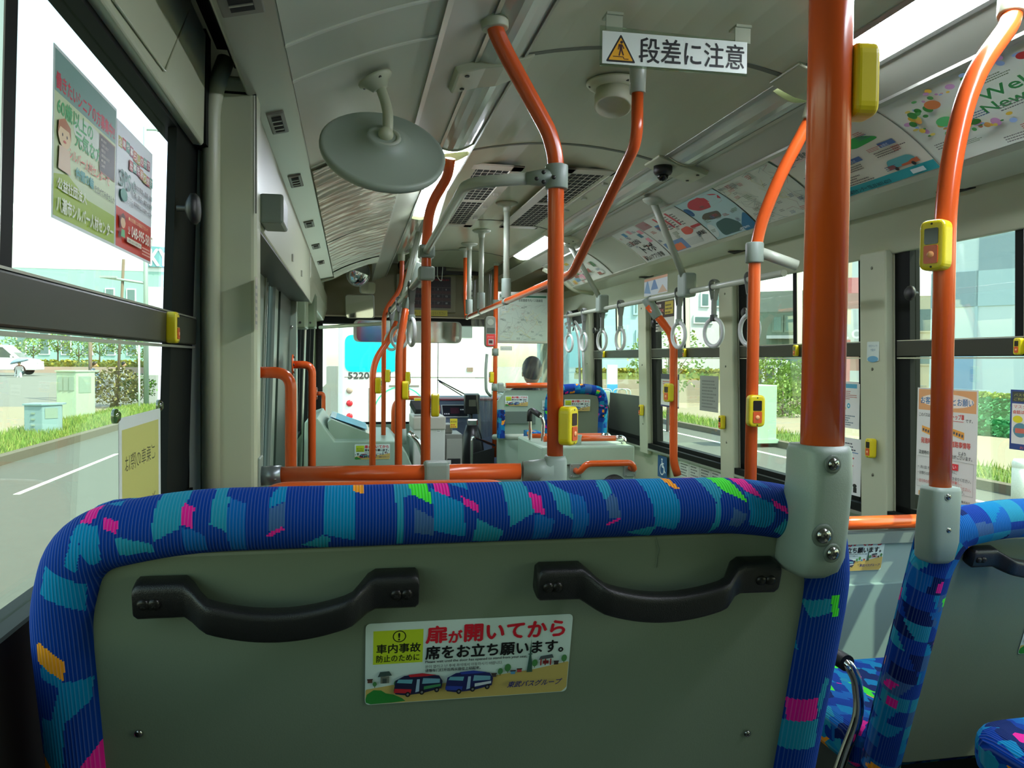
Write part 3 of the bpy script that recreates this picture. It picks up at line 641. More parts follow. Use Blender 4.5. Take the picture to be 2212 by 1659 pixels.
def grab_handle(T,A,B,N,dip,out,w=.034,th=.014):
    """moulded black handle between A and B (surface points), N = outward normal"""
    A,B,N=Vector(A),Vector(B),Vector(N).normalized(); U=(B-A).normalized(); V=N.cross(U)*-1
    if V.z<0: V=-V
    L=(B-A).length; h=MB(); pts=[]
    n=36; vs=[];sec=10
    ts=[0,.004,.012]+[.028*k for k in range(1,35)]+[.988-.02,.988,.996,1]; ts=sorted(set(round(t,4) for t in ts)); n=len(ts)-1
    for i in range(n+1):
        t=ts[i]; s=t*L; e=.17
        q=0 if t<e or t>1-e else math.sin(math.pi*(t-e)/(1-2*e))
        q=q**.8 if q>0 else 0
        q2=0 if t<e or t>1-e else min(1,min(t-e,1-e-t)/.09)
        q2=q2*q2*(3-2*q2)
        c=A+U*s-V*dip*q+N*(th*.9+out*q2); hw=w/2*(1.12-.17*q2); ht=th*(1-.25*q2)
        edge=min(1,.82+min(t,1-t)*15); hw*=edge
        ring=[]
        for k in range(sec*2):
            a=2*math.pi*k/(sec*2); ca,sa=math.cos(a),math.sin(a)
            ex=.45; ring.append(c+V*hw*math.copysign(abs(ca)**ex,ca)+N*ht*math.copysign(abs(sa)**ex,sa))
        vs+=ring
    m=sec*2; fs=[(i*m+k,(i+1)*m+k,(i+1)*m+(k+1)%m,i*m+(k+1)%m) for i in range(n) for k in range(m)]+[tuple(range(m)),tuple(reversed(range(n*m,(n+1)*m)))]
    h.add(vs,fs,0,True); o=h.build('grab_handle',BLKPL,T)
    for s in (.036,.072,.955,.915):
        ss=s*L if s<.5 else s*L
        screw(o,A+U*(L*s)+N*(th*1.86),N,.0062,BSCREW)
    return o
def double_seat(label,x0,x1,zt,y0,k,zb,seed,traced=None,handles=True,cush=True,r=.031,stick=None,zcush=-.72,dcush=.42,zpan=None,rvis=(.6,),group=None,shell=SEATBK,step=.004):
    yf=lambda z:y0+k*(zt-r-z)
    T=thing('double_seat',label,'seat',((x0+x1)/2,yf(zb)+.1,zb),group=group)
    path=rollpath(x0,x1,zt,zb,yf,r); weave_roll(T,path,r,r*1.12,seed,traced,step)
    # hard shell between the roll
    nv=Vector((0,-1,-k)).normalized()
    pts=rounded([(x0+r*1.2,zb+.012),(x1-r*1.2,zb+.012),(x1-r*1.75,zt-r*1.95),(x0+r*1.75,zt-r*1.95)],.05,6)
    b=MB(); b.prism(pts,lambda u,v,t:Vector((u,yf(v),v))-nv*t,-.012,.03); b.build('back_shell',shell,T,bevel=.004)
    front=MB(); pf=rounded([(x0+r,zb),(x1-r,zb),(x1-r,zt-r),(x0+r,zt-r)],.05,6)
    front.prism(pf,lambda u,v,t:Vector((u,yf(v),v))-nv*t,.03,.075); front.build('backrest_cushion',FABS,T,bevel=.02,seg=3)
    if cush:
        b=MB(); yb=yf(zcush)+.06; pl=rounded([(x0+.005,yb),(x1-.005,yb),(x1-.005,yb+dcush),(x0+.005,yb+dcush)],.05,5)
        b.pz(pl,zcush-.10,zcush); b.build('seat_cushion',FABS,T,bevel=.03,seg=4)
        b=MB(); b.box(x0+.06,x1-.06,yb+.05,yb+.3,min(zb,zcush-.1)-.35,zcush-.1); b.build('pedestal',mat('seat_pedestal',(60,64,62),rough=.6),T)
    return T,yf,nv
CAMX=0
# ---- nearest seat
K=.25; X0,X1,ZT,ZB=-.312,.592,-.132,-.78
yfr=lambda z:.846+K*(ZT-.031-z)
tr=[]
for c,pts in PATCH:
    q=[P(x,y,pl=(.822,-.16,K)) for x,y in pts]; pl=[(p.x,p.z) for p in q]
    xs=[p[0] for p in pl]; zs=[p[1] for p in pl]; tr.append((c,(min(xs),max(xs),min(zs),max(zs)),pl))
SEAT,yf,nv=double_seat('blue patterned double seat right in front of the camera with two black handles',X0,X1,ZT,.846,K,ZB,3,traced=tr,cush=True,step=.0022)
SPL=lambda px,py,o=0:P(px,py,pl=(.846-.013-o,ZT-.031,K))
def on(px,py): return SPL(px,py)
grab_handle(SEAT,on(300,1277),on(901,1255),nv,.024,.022)
grab_handle(SEAT,on(1153,1243),on(1661,1228),nv,.024,.022)
a=on(788,1522);c=on(1223,1492);e=on(790,1336)
sticker('warning_sticker',SEAT,planefn(a+nv*.0006,c-a,e-a),(c-a).length,2,label='white warning sticker with red lettering and two drawn buses')
screw(SEAT,on(1613,1583)+nv*.001,nv,.0045); screw(SEAT,on(300,1583)+nv*.001,nv,.0045)
b=MB(); q=[on(x,y)+nv*.0008 for x,y in ((1415,1152),(1420,1170),(1424,1186),(1421,1200),(1418,1225))]; b.tube(q,.0004,5); b.build('hairline_scratch',mat('pencil_grey',(90,104,88)),SEAT)
# ---- seat behind the aisle on the right
T2,yf2,nv2=double_seat('blue patterned double seat across the aisle with a grey back and black handle',1.075,1.925,-.262,1.325,.30,-.86,11,cush=True,r=.036,zcush=-.80,dcush=.40)
def on2(x,z): return Vector((x,yf2(z)-.013,z))
grab_handle(T2,on2(1.165,-.365),on2(1.46,-.365),nv2,.022,.022)
grab_handle(T2,on2(1.54,-.365),on2(1.84,-.365),nv2,.022,.022)
o=on2(1.36,-.60); sticker('warning_sticker',T2,planefn(o+nv2*.0006,(1,0,0),(0,-.3,1)),.25,2)
screw(T2,P(1975,1350,pl=(1.312,-.3,.30)),nv2,.005)
# near right cushion, of the row behind
T3,yf3,nv3=double_seat('blue patterned double seat cushion at the lower right corner, aisle corner showing',1.075,1.925,-.20,.50,.2,-.7,23,cush=False,r=.036)
b=MB(); b.pz(rounded([(1.08,.78),(1.92,.78),(1.92,1.255),(1.08,1.235)],.07,6),-.73,-.635); b.build('seat_cushion',FABS,T3,bevel=.035,seg=4)
b=MB(); b.box(1.2,1.85,.8,1.1,-1.15,-.73); b.build('pedestal',RUBBER,T3)
# chrome arm of the right hand seat
def armrest(label,base,pts,pad,r=.012,T=None):
    t=thing('armrest',label,'armrest',base) if T is None else T
    b=MB(); b.tube(fillet(pts,.05,8),r,14); b.build('tube' if T is None else 'arm_tube',CHROME,t)
    b=MB(); b.tube(fillet(pad,.02,5),r*1.55,14); b.build('pad' if T is None else 'arm_pad',BLKPL,t); return t
armrest('',None,[P(1800,1700,Y=1.56),P(1820,1640,Y=1.56),P(1858,1540,Y=1.55),P(1850,1465,Y=1.55),P(1832,1434,Y=1.56),P(1770,1396,Y=1.66),(1.055,1.86,-.62),(1.07,1.9,-.9)],[P(1830,1433,Y=1.562),P(1770,1396,Y=1.66)],T=T2)
# orange pole sockets ---------------------------------------------------------
def socket(pole,c,top,bot,w0,w1,yaw=0,screws=()):
    """moulded socket at the seat corner: lofted rounded box sections"""
    b=MB(); secs=[];n=24
    for (z,cx,cy,wx_,wy_) in c:
        ring=[]
        for k in range(n):
            a=2*math.pi*k/n; ca,sa=math.cos(a),math.sin(a); e=.5
            ring.append((cx+wx_*math.copysign(abs(ca)**e,ca),cy+wy_*math.copysign(abs(sa)**e,sa),z))
        secs+=ring
    m=len(c); fs=[(i*n+k,i*n+(k+1)%n,(i+1)*n+(k+1)%n,(i+1)*n+k) for i in range(m-1) for k in range(n)]+[tuple(reversed(range(n))),tuple(range((m-1)*n,m*n))]
    b.add(secs,fs,0,True); o=b.build('socket',GREYPL,pole)
    for s in screws: 
        screw(o,s[0],s[1],s[2])
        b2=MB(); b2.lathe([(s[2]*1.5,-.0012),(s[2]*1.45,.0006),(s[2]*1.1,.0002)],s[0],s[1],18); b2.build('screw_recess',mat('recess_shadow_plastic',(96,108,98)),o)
    return o
POLES={}
def pole(label,pts,r,socks=(),fr=.08,name='grab_pole',group=None,top=None,base=None,flange=None,cat='pole'):
    t=thing(name,label,cat,pts[-1] if base is None else base,group=group)
    b=MB(); b.tube(fillet(pts,fr,10),r,24); b.build('tube',ORANGE,t)
    if top:   # ceiling sleeve: (point top, point bottom, radius)
        b=MB(); b.tube([top[0],top[1]],[top[2]*1.08,top[2]],20); b.build('ceiling_sleeve',PANEL,t,bevel=.003)
    if flange: ceil_flange(t,flange[0],flange[1],flange[2])
    return t
def ceil_flange(t,c,r,h,m=None,neck=.02):
    b=MB(); b.lathe([(r,0),(r,.006),(r*.85,.014),(neck*1.2,.02),(neck*1.05,.035),(neck,h)],(c[0],c[1],c[2]),(0,0,-1),24); o=b.build('ceiling_flange',m or GREYPIPE,t)
    for a in (.6,2.7,4.8): s=MB(); s.lathe([(.005,0),(.004,.003)],(c[0]+r*.75*math.cos(a),c[1]+r*.75*math.sin(a),c[2]-.012),(0,0,-1),8); s.build('screw',DKBAR,o)
pn=pole('thick orange grab pole nearest the camera rising from the front seat corner',[(.514,.80,.795),(.514,.80,-.10)],.0232,flange=((.514,.80,.82),.055,.04))
socket(pn,[(-.090,.510,.80,.0255,.030),(-.097,.510,.80,.0265,.034),(-.13,.510,.80,.0262,.036),(-.18,.508,.805,.0262,.038),(-.212,.507,.81,.0262,.040),(-.228,.506,.815,.024,.038),(-.237,.505,.82,.016,.03)],0,0,0,0,
 screws=[(P(1800,1003,Y=.764),(0.1,-1,0),.0068),(P(1778,1157,Y=.762),(0,-1,-.1),.0085),(P(1798,1195,Y=.763),(0.1,-1,-.1),.0072)])
p2=pole('orange pole on the seat across the aisle with a stop button, bent at its top',[(1.27,1.36,.72),(1.256,1.35,.665),(1.13,1.31,.53),(1.078,1.30,.33),(1.082,1.30,-.25)],.019,top=((1.283,1.37,.78),(1.262,1.355,.68),.027),fr=.2)
socket(p2,[(-.228,1.083,1.30,.028,.026),(-.235,1.083,1.30,.030,.028),(-.28,1.083,1.305,.031,.03),(-.33,1.085,1.31,.031,.032),(-.365,1.087,1.318,.027,.03),(-.373,1.087,1.32,.02,.024)],0,0,0,0,
 screws=[(P(2048,1073,Y=1.274),(.1,-1,0),.006),(P(2048,1145,Y=1.279),(.1,-1,0),.006),(P(2031,1163,Y=1.284),(0,-1,-.1),.0065)])
# ---- bent pole in the middle (row two, left)
pm=pole('orange pole with a kinked top and stop button, standing mid-picture left of the aisle',[(.3156,1.80,.775),(.318,1.80,.745),(.345,1.81,.70),(.455,1.835,.535),(.4724,1.84,.48),(.478,1.84,-.24)],.0192,top=((.312,1.80,.80),(.3175,1.80,.748),.031),fr=.06)
b=MB(); b.tube([(.4745,1.84,.462),(.4745,1.84,.405)],.027,22); o=b.build('clamp',GREYPL,pm,bevel=.003)
for px,py in ((1174,372),(1174,393),(1196,383),(1159,386)): screw(o,P(px,py,Y=1.812),(0,-1,0),.005,BSCREW)
b=MB(); b.tube([(.47,1.84,.434),(.405,1.855,.43)],[.024,.015],16); b.build('clamp_arm',GREYPL,pm)
socket(pm,[(-.225,.478,1.84,.022,.022),(-.235,.478,1.84,.026,.026),(-.27,.47,1.84,.034,.03),(-.30,.465,1.84,.038,.03),(-.33,.465,1.84,.038,.03)],0,0,0,0)
b=MB(); b.tube([(.47,1.84,-.262),(.40,1.845,-.262)],[.032,.024],18); b.build('socket_branch',GREYPL,pm)
# ================================================================ rails and poles farther on
# cross rail on the row-two bulkhead
t=thing('cross_rail','orange horizontal rail behind the front seat, from the left pillar to the middle pole','rail',(.1,1.9,-.29))
b=MB(); b.tube([(-.165,1.90,-.268),(.395,1.845,-.262)],.0195,20); b.build('tube',ORANGE,t)
b=MB(); b.tube([(-.205,1.905,-.27),(-.155,1.90,-.268)],.0225,18); o=b.build('end_ferrule',mat('steel_ferrule',(120,128,130),rough=.3,metal=.6),t)
screw(o,(-.168,1.878,-.275),(0,-1,0),.003)
b=MB(); b.box(-.207,-.200,1.87,1.94,-.31,-.225); b.build('wall_plate',GREYPL,t,bevel=.003)
b=MB(); b.box(.168,.226,1.835,1.89,-.295,-.237); b.build('joint_cover',GREYPL,t,bevel=.008,seg=3)
T=thing('seat_guard','low orange rounded guard panel just beyond the top of the front seat','guard',(.08,1.72,-.8))
b=MB(); b.py(rounded([(-.205,-.80),(.375,-.80),(.375,-.262),(-.205,-.256)],.085,8),1.70,1.73); b.build('panel',ORANGE,T,bevel=.006)
T=thing('seat_guard','low orange rounded guard hoop farther forward, beyond the two thin orange poles','guard',(.1,3.95,-1.0))
b=MB(); b.tube(fillet([(-.09,3.95,-1.0),(-.09,3.95,-.545),(.33,3.95,-.545),(.33,3.95,-1.0)],.07,8),.019,16); b.build('hoop',ORANGE,T)
# L shaped wall poles by the mid door
def lpole(label,x0,x1,y,z,r,zb=-1.65):
    t=thing('door_grab_rail',label,'grab rail',(x1,y,zb))
    b=MB(); b.tube(fillet([(x0,y,z),(x1,y,z),(x1,y,zb)],.085,10),r,18); b.build('tube',ORANGE,t)
    b=MB(); b.lathe([(.052,0),(.052,.006),(.03,.008)],(x0-.004,y,z),(1,0,0),20); o=b.build('wall_flange',ORANGE,t)
    for a in (0,1.57,3.14,4.71): s=MB(); s.lathe([(.007,0),(.006,.006)],(x0+.003,y+.038*math.cos(a),z+.038*math.sin(a)),(1,0,0),8); s.build('bolt',DKBAR,o)
    return t
lpole('orange elbow grab rail on the left wall, the nearer and larger of two',-.322,-.203,2.85,-.048,.0195)
lpole('orange elbow grab rail farther along the left wall by the pale post',-.285,-.192,4.15,-.03,.0195)
lpole('small orange elbow rail at the front door',-.28,-.225,6.9,-.29,.017)
p=pole('orange pole on the left with a kink high up, joined to the branching grey rail',[(.365,3.02,.76),(.36,3.05,.70),(.30,3.15,.60),(.293,3.20,.47),(.298,3.20,-1.70)],.0195,fr=.1)
for z0,z1 in ((.405,.455),(.315,.37)):
    b=MB(); b.box(.262,.325,3.165,3.235,z0,z1); b.build('clamp',GREYPL,p,bevel=.008)
def branch(label,pts,r=.0145,m=GREYPIPE,**k):
    t=thing('grey_rail',label,'rail',pts[-1],**k); b=MB(); b.tube(fillet(pts,.07,8),r,16); b.build('tube',m,t); return t
branch('pale grey rail branching from the clamp on the middle pole to the left pole',[(.41,1.855,.43),(.275,1.93,.43),(.292,3.17,.43)])
branch('silver strap rail running forward from the left pole clamp',[(.28,3.22,.335),(.272,6.2,.335)],m=ALU)
# hangers and poles on the left strap rail
def hang(label,top,bot,knee,low,zb,r=.0195,btn=True):
    t=thing('hanger_pole',label,'pole',(low[0],low[1],zb))
    b=MB(); b.tube([top,bot],.0165,16); b.build('grey_hanger',GREYPIPE,t)
    v=(Vector(bot)-Vector(top)).normalized(); b=MB(); b.tube([Vector(bot)-v*.10,Vector(bot)+v*.01],.026,18); b.build('clamp',GREYPL,t,bevel=.004)
    if low: 
        b=MB(); b.tube(fillet([bot,knee,low,(low[0],low[1],zb)],.12,10),r,18); b.build('tube',ORANGE,t)
    return t
hang('orange pole below a grey hanger, left of the kinked pole, larger of the pair',(.405,4.15,.77),(.285,4.25,.28),(.27,4.22,.2),(.245,4.2,.06),-1.70)
hang('orange pole bending outward below a grey hanger, nearest the left side',(.40,4.85,.77),(.285,5.0,.245),(.235,4.95,.13),(.13,4.9,-.02),-1.70)
t=thing('hanger_pole','grey hanger with green clamp next to the kinked orange pole','pole',(.29,3.7,.33)); b=MB(); b.tube([(.41,3.62,.77),(.295,3.68,.36)],.0165,16); b.build('grey_hanger',GREYPIPE,t); b=MB(); b.tube([(.318,3.665,.44),(.288,3.685,.335)],.027,18); b.build('clamp',GREYPL,t,bevel=.004)
pole('slim far orange pole left of the two mirrors, behind the bent pole',[(.36,5.9,.76),(.365,5.9,.7),(.36,5.9,.52),(.235,5.9,.35),(.235,5.9,-.75)],.017,top=((.36,5.9,.79),(.36,5.9,.72),.025))
t5=pole('slim far orange pole standing on the wheel box counter',[(.43,5.7,.76),(.43,5.7,.70),(.375,5.7,.58),(.37,5.7,.4),(.365,5.7,-.52)],.017,top=((.43,5.7,.80),(.43,5.7,.72),.027))
b=MB(); b.tube([(.365,5.7,-.60),(.365,5.7,-.49)],.024,18); b.build('base_sleeve',GREYPL,t5)
branch('short pale horizontal arm from the slim pole to the left windscreen pillar',[(-.27,7.3,.28),(.235,5.95,.265)])
# centre low rail
t=thing('ceiling_rail','orange ceiling rail dropping from a flange and running forward along the aisle centre','rail',(.8,4,.3))
b=MB(); b.tube(fillet([(.775,2.12,.745),(.775,2.12,.61),(.795,2.84,.32),(.84,5.9,.315),(.845,5.98,.45),(.845,6.0,.80)],.05,8),.0165,20); b.build('tube',ORANGE,t)
ceil_flange(t,(.775,2.12,.842),.06,.1,neck=.022); ceil_flange(t,(.845,6.0,.842),.05,.07)
for i,(y,l) in enumerate(((4.22,'grey ceiling hanger on the aisle rail, nearest of three'),(5.15,'grey ceiling hanger on the aisle rail, middle of three'),(5.75,'grey ceiling hanger on the aisle rail, farthest of three'))):
    x=.795+(y-2.84)/3.06*.045; t=thing('ceiling_hanger',l,'hanger',(x,y,.33))
    b=MB(); b.tube([(x,y,.83),(x,y,.40)],.0165,16); b.build('tube',GREYPIPE,t); ceil_flange(t,(x,y,.845),.06,.05,neck=.019)
    b=MB(); b.tube([(x,y,.44),(x,y,.335)],.026,16); b.tube([(x,y-.03,.318),(x,y+.03,.318)],.0195,16); b.build('clamp',GREYPL,t,bevel=.003)
# right strap rail and its hangers
branch('pale strap rail under the right cornice with the hand straps',[(1.60,6.3,.34),(1.60,2.77,.34),(1.60,2.76,.34)],r=.0135)
for y,xt,l in ((3.62,1.37,'grey hanger with block clamp below the black dome camera'),(4.95,1.37,'grey hanger farther forward on the right strap rail')):
    t=thing('rail_hanger',l,'hanger',(1.59,y,.33)); b=MB(); b.tube([(xt,y-.1 if y<4 else y,.74),(1.585,y+.02,.40)],.0165,16); b.build('tube',GREYPIPE,t)
    b=MB(); b.lathe([(.05,0),(.045,.012),(.02,.03)],(xt,y-.1 if y<4 else y,.755),(0,0,-1),16); b.build('ceiling_foot',GREYPIPE,t)
    b=MB(); b.box(1.56,1.625,y-.03,y+.06,.315,.43); b.build('clamp',GREYPL,t,bevel=.012,seg=3)
# hand straps (local, hanging from origin)
STR=mat('grey_strap_webbing',(120,124,120),rough=.7); RNG=mat('grey_strap_ring',(196,200,196),rough=.3)
def strap():
    t=thing('hand_strap','grey hand strap with round grip ring on the right strap rail','hand strap',local=True)
    b=MB()
    for s in (-1,1): b.add([(-.016,s*.019,.012),(.016,s*.019,.012),(.012,s*.006,-.06),(-.012,s*.006,-.06),(-.016,s*.022,.012),(.016,s*.022,.012),(.012,s*.009,-.06),(-.012,s*.009,-.06)],[(0,1,2,3),(7,6,5,4),(0,4,5,1),(1,5,6,2),(2,6,7,3),(3,7,4,0)])
    b.tube([(0,.02*math.cos(a),.012+.02*math.sin(a)) for a in [math.pi*k/8 for k in range(9)]],.016,8,ry=.0025)
    b.box(-.012,.012,-.005,.005,-.135,-.055); b.build('webbing',STR,t,local=True)
    b=MB(); b.box(-.015,.015,-.010,.010,-.155,-.125); b.build('buckle',GREYPL,t,local=True,bevel=.003)
    b=MB(); n=32; b.tube([(.0*1,.054*math.cos(2*math.pi*k/n),-.205+.062*math.sin(2*math.pi*k/n)) for k in range(n+1)],.0095,12,caps=False); b.build('ring',RNG,t,local=True)
    return t
st=strap(); spots=[(3.02,.9,'hand strap on the right rail half hidden behind an orange pole'),(3.35,1.25,'hand strap with a dark buckle, just left of the second right window bar'),(3.74,.75,'hand strap hanging below the block clamp of the near grey hanger'),
 (4.62,.55,'hand strap seen against the pale blue building, right of two'),(4.98,.8,'hand strap seen against the pale blue building, left of two'),(5.4,.5,'hand strap at the dark window frame beside the far pillar'),(5.78,.8,'hand strap farthest forward visible on the right rail')]
for i,(y,a,l) in enumerate(spots):
    o=st if i==0 else dup(st,(1.6,y,.34),group=None)
    place(o,(1.6,y,.34),(0,0,a*.3)); o['label']=l; o['group']='hand straps on the right rail'
    if i==1:
        for c in o.children:
            if c.name.startswith('buckle'): c.data=c.data.copy(); c.data.materials[0]=BLKPL
for i,(y,a) in enumerate(((3.75,.2),(4.7,1.0),(5.6,.9))):
    o=dup(st,(.277,y,.335),(0,0,a),['hand strap on the left silver rail, nearest, seen edge on against the windscreen','hand strap on the left silver rail behind the bent orange pole','hand strap on the left silver rail, farthest forward'][i],'hand straps on the left silver rail')
# pole 1630, 1455, 1068
p=pole('orange pole with stop button and grey clamp in front of the second right window',[(1.285,2.06,.72),(1.27,2.08,.68),(1.20,2.12,.52),(1.152,2.15,.36),(1.150,2.15,-1.0)],.0175,top=((1.29,2.05,.78),(1.275,2.07,.69),.026),fr=.16)
b=MB(); b.tube([(1.151,2.15,.35),(1.151,2.15,.29)],.026,18); o=b.build('clamp',GREYPL,p,bevel=.004)
b=MB(); b.tube([(1.16,2.15,.325),(1.275,2.13,.285)],.016,16); b.build('stub_arm',GREYPIPE,o)
p=pole('orange pole beside the right wall hanging below the strap rail by a grey knee',[(1.595,4.15,.31),(1.71,4.12,.17),(1.725,4.1,.10),(1.735,4.1,-.55),(1.76,4.1,-.62)],.022,fr=.1)
b=MB(); b.tube([(1.585,4.16,.35),(1.648,4.14,.245)],.029,18); b.build('clamp',GREYPL,p,bevel=.004)
p=pole('orange pole carrying a card reader at the driver partition',[(1.17,6.5,.80),(1.168,6.5,-.80)],.0185,flange=((1.17,6.5,.84),.05,.06))
for z in (.47,.07,-.22): b=MB(); b.tube([(1.169,6.5,z+.03),(1.169,6.5,z-.03)],.027,14); b.build('clamp',GREYPL,p)
# ---- ceiling mirror seen from behind
T=thing('safety_mirror','large round mirror seen from behind on a bent ceiling stalk','mirror',(.075,1.95,.5))
c=P(828,325,Y=1.95); e=R(41); nb=Vector((.10,-math.cos(e),math.sin(e))).normalized()
b=MB(); Rm=.150; b.lathe([(Rm*.98,-.012),(Rm,-.004),(Rm,.004),(Rm*.96,.009),(Rm*.93,.007),(Rm*.5,.022),(.045,.034),(.043,.04),(.036,.04)],c,nb,48); b.build('back_shell',mat('mirror_back',(150,164,148),rough=.45),T)
b=MB(); b.lathe([(Rm*.97,-.012),(Rm*.8,-.026),(Rm*.5,-.042),(.001,-.052)],c,nb,40); b.build('mirror_glass',CHROME,T)
b=MB(); b.tube([c+nb*.036+Vector((.032*math.cos(a),0,0)).lerp(Vector((0,0,0)),0)+nb.cross(Vector((1,0,0))).normalized()*.032*math.sin(a) for a in [2*math.pi*k/20 for k in range(21)]],.006,8,caps=False); b.build('rim_ring',GREYPIPE,T)
top=P(812,152,Y=1.95); top.z=.665
st2=fillet([c+nb*.02,P(838,282,Y=1.93),P(838,235,Y=1.94),P(822,190,Y=1.95),top],.05,8)
b=MB(); b.tube(st2,.0125,16); b.ball(c+nb*.045,.018,14); b.build('stalk',PANEL,T)
nn=Vector((-.45,0,.9)).normalized(); b=MB(); b.lathe([(.043,.0),(.043,.006),(.03,.014),(.018,.03)],top+nn*.006,-nn,24); o=b.build('ceiling_foot',PANEL,T)
for a in (0.3,2.4,4.5):
    u=nn.cross(Vector((0,1,0))).normalized(); s=MB(); s.lathe([(.005,0),(.004,.004)],top-nn*.003+(u*math.cos(a)+Vector((0,1,0))*math.sin(a))*.032,-nn,8); s.build('screw',DKBAR,o)
# ---- hanging step warning sign
T=thing('hanging_sign','white hanging sign with yellow walker triangle and black Japanese letters','sign',(.77,1.8,.7))
A=P(1300,137,Y=1.80); Bp=P(1612,160,Y=1.80); Dp=P(1305,70,Y=1.80); U=(Bp-A); W=U.length; H=(Dp-A).length
b=MB(); b.py([(A.x-.004,A.z-.004),(Bp.x+.003,Bp.z-.004),(Bp.x+.003,Bp.z+H+.006),(A.x-.004,A.z+H+.016)],1.801,1.805); b.build('acrylic_backing',glassmat('clear_acrylic',tint=(226,236,226),gloss=.1),T)
for x in (A.x+.03,Bp.x-.01): b=MB(); b.box(x-.02,x+.02,1.795,1.835,.806,.812); b.box(x-.02,x+.02,1.801,1.805,.77,.81); b.build('bracket',mat('clear_bracket',(170,178,156),rough=.2),T)
fn=planefn(A+Vector((0,-.0005,0)),U,(0,0,1)); k=W/312; p=Print(lambda u,v,n:fn(u*k,v*k,n))
p.sheet(0,0,312,64,C(222,232,222),t=.002); 
p.poly(rounded([(7,4),(70,4),(38.5,60)],4,3),(18,12,8)); p.poly(rounded([(13,8),(64,8),(38.5,53)],2,3),(232,170,16))
p.ell(40,44,3,3,(60,30,20)); p.line([(38,40),(39,28)],6,(70,34,24)); p.line([(35,40),(33,29)],2.2,(70,34,24)); p.line([(41,39),(45,31)],2.2,(70,34,24)); p.line([(38,29),(35,17)],3,(70,34,24)); p.line([(40,29),(44,18)],3,(70,34,24)); p.line([(22,15),(44,15),(45,11),(55,11)],1.6,(70,34,24))
p.text('段差に注意',77,7,w=228,h=50,m=(10,16,12),bold=.012); p.build('sign_face',T)
# ---- round ceiling fitting and dome camera
T=thing('ceiling_fitting','round off white ceiling fitting with an angled collar behind the aisle rail flange','fitting',(.72,2.35,.8))
c=P(1325,200,Y=2.32); c.z=.838; b=MB(); b.lathe([(.082,0),(.082,.006),(.074,.014),(.06,.02)],c,(0,0,-1),32); b.build('base_plate',CREAM,T)
ax=Vector((-.12,-.3,-.92)); b=MB(); b.lathe([(.052,0),(.052,.035),(.056,.038),(.056,.072),(.050,.074),(.046,.05),(.03,.045)],c+Vector((0,0,-.012)),ax,30); o=b.build('collar',CREAM,T)
for a in (1,3,5): s=MB(); s.lathe([(.006,0),(.005,.004)],c+Vector((.07*math.cos(a),.07*math.sin(a),-.012)),(0,0,-1),8); s.build('screw',DKBAR,T)
T=thing('dome_camera','black dome camera under the right lamp bracket','camera',(1.21,3.0,.7))
c=P(1432,366,Y=3.0); b=MB(); b.lathe([(.037,-.012),(.037,.01),(.032,.02),(.024,.024)],c,(0,0,-1),24); b.build('housing',BLKPL,T)
b=MB(); b.lathe([(.024,.02),(.021,.034),(.012,.044),(.001,.047)],c,(0,0,-1),22); b.build('dome',mat('black_gloss_dome',(8,8,8),rough=.05),T)
# ---- stop buttons (local; front faces -Y, back at y=0)
def button():
    t=thing('stop_button','x','stop button',local=True); b=MB()
    b.prism(rrect(-.024,-.046,.024,.046,.016,5),lambda u,v,t_:(u,t_,v),.004,-.0285); b.build('housing',YEL,t,local=True,bevel=.007,seg=4)
    b=MB(); b.prism(rrect(-.0125,.001,.0125,.030,.003,3),lambda u,v,t_:(u,t_,v),-.0283,-.0298); b.build('display_window',mat('button_display',(38,28,24),rough=.15),t,local=True)
    b=MB(); b.prism(rrect(-.0125,-.034,.0125,-.001,.003,3),lambda u,v,t_:(u,t_,v),-.0283,-.031); o=b.build('push_plate',mat('button_push_plate',(204,84,40),rough=.25),t,local=True)
    b=MB(); b.lathe([(.0065,0),(.006,.0012),(.001,.0014)],(0,-.031,-.018),(0,-1,0),14); b.build('button_lamp',mat('button_lamp',(240,170,110),rough=.3),o,local=True)
    for z in (.038,-.040): b=MB(); b.lathe([(.0022,0),(.002,.0008)],(0,-.0283,z),(0,-1,0),8); b.build('screw',BLKPL,t,local=True)
    return t
B0=button(); first=[True]
def btn(label,loc,yaw,s=1,grp='yellow stop buttons'):
    if first[0]: o=B0; first[0]=False
    else: o=dup(B0,loc)
    place(o,loc,(0,0,yaw),s); o['label']=label; o['group']=grp; return o
def onpole(label,px,py,X,Y,yaw,r=.019,s=1):
    q=P(px,py,Y=Y); d=Vector((math.sin(yaw),-math.cos(yaw),0))*(r+.002); return btn(label,(X+d.x,Y+d.y,q.z),yaw,s)
onpole('yellow stop button on the middle orange pole, its face turned right',1215,918,.478,1.84,R(48),.0195)
onpole('yellow stop button on the thick near pole at the top, seen from its side',1862,183,.514,.80,R(84),.0215,.86)
onpole('yellow stop button high on the pole across the aisle, facing the camera',2020,533,1.079,1.30,R(-66),.019)
onpole('yellow stop button on the orange pole before the second right window',1619,886,1.150,2.15,R(-8),.0175)
onpole('yellow stop button on the pole by the right wall, seen from its side',1443,848,1.73,4.1,R(-70),.022,1.1)
onpole('yellow stop button low on the kinked left pole, seen edge on',937,875,.298,3.2,R(85),.0195,1)
onpole('yellow stop button on the larger of the two bent left poles',866,843,.246,4.2,R(80),.0195,1.05)
onpole('yellow stop button on the leftmost bent pole, seen edge on',811,833,.13,4.9,R(80),.0195,1.05)
onpole('small yellow stop button on the slim pole beside the wheel box counter',842,817,.366,5.7,R(80),.017,1)
onpole('small yellow stop button on the farthest slim left pole',816,812,.235,5.9,R(75),.017,1)
onpole('yellow stop button on the card reader pole',1062,815,1.169,6.5,R(-80),.0185,1)
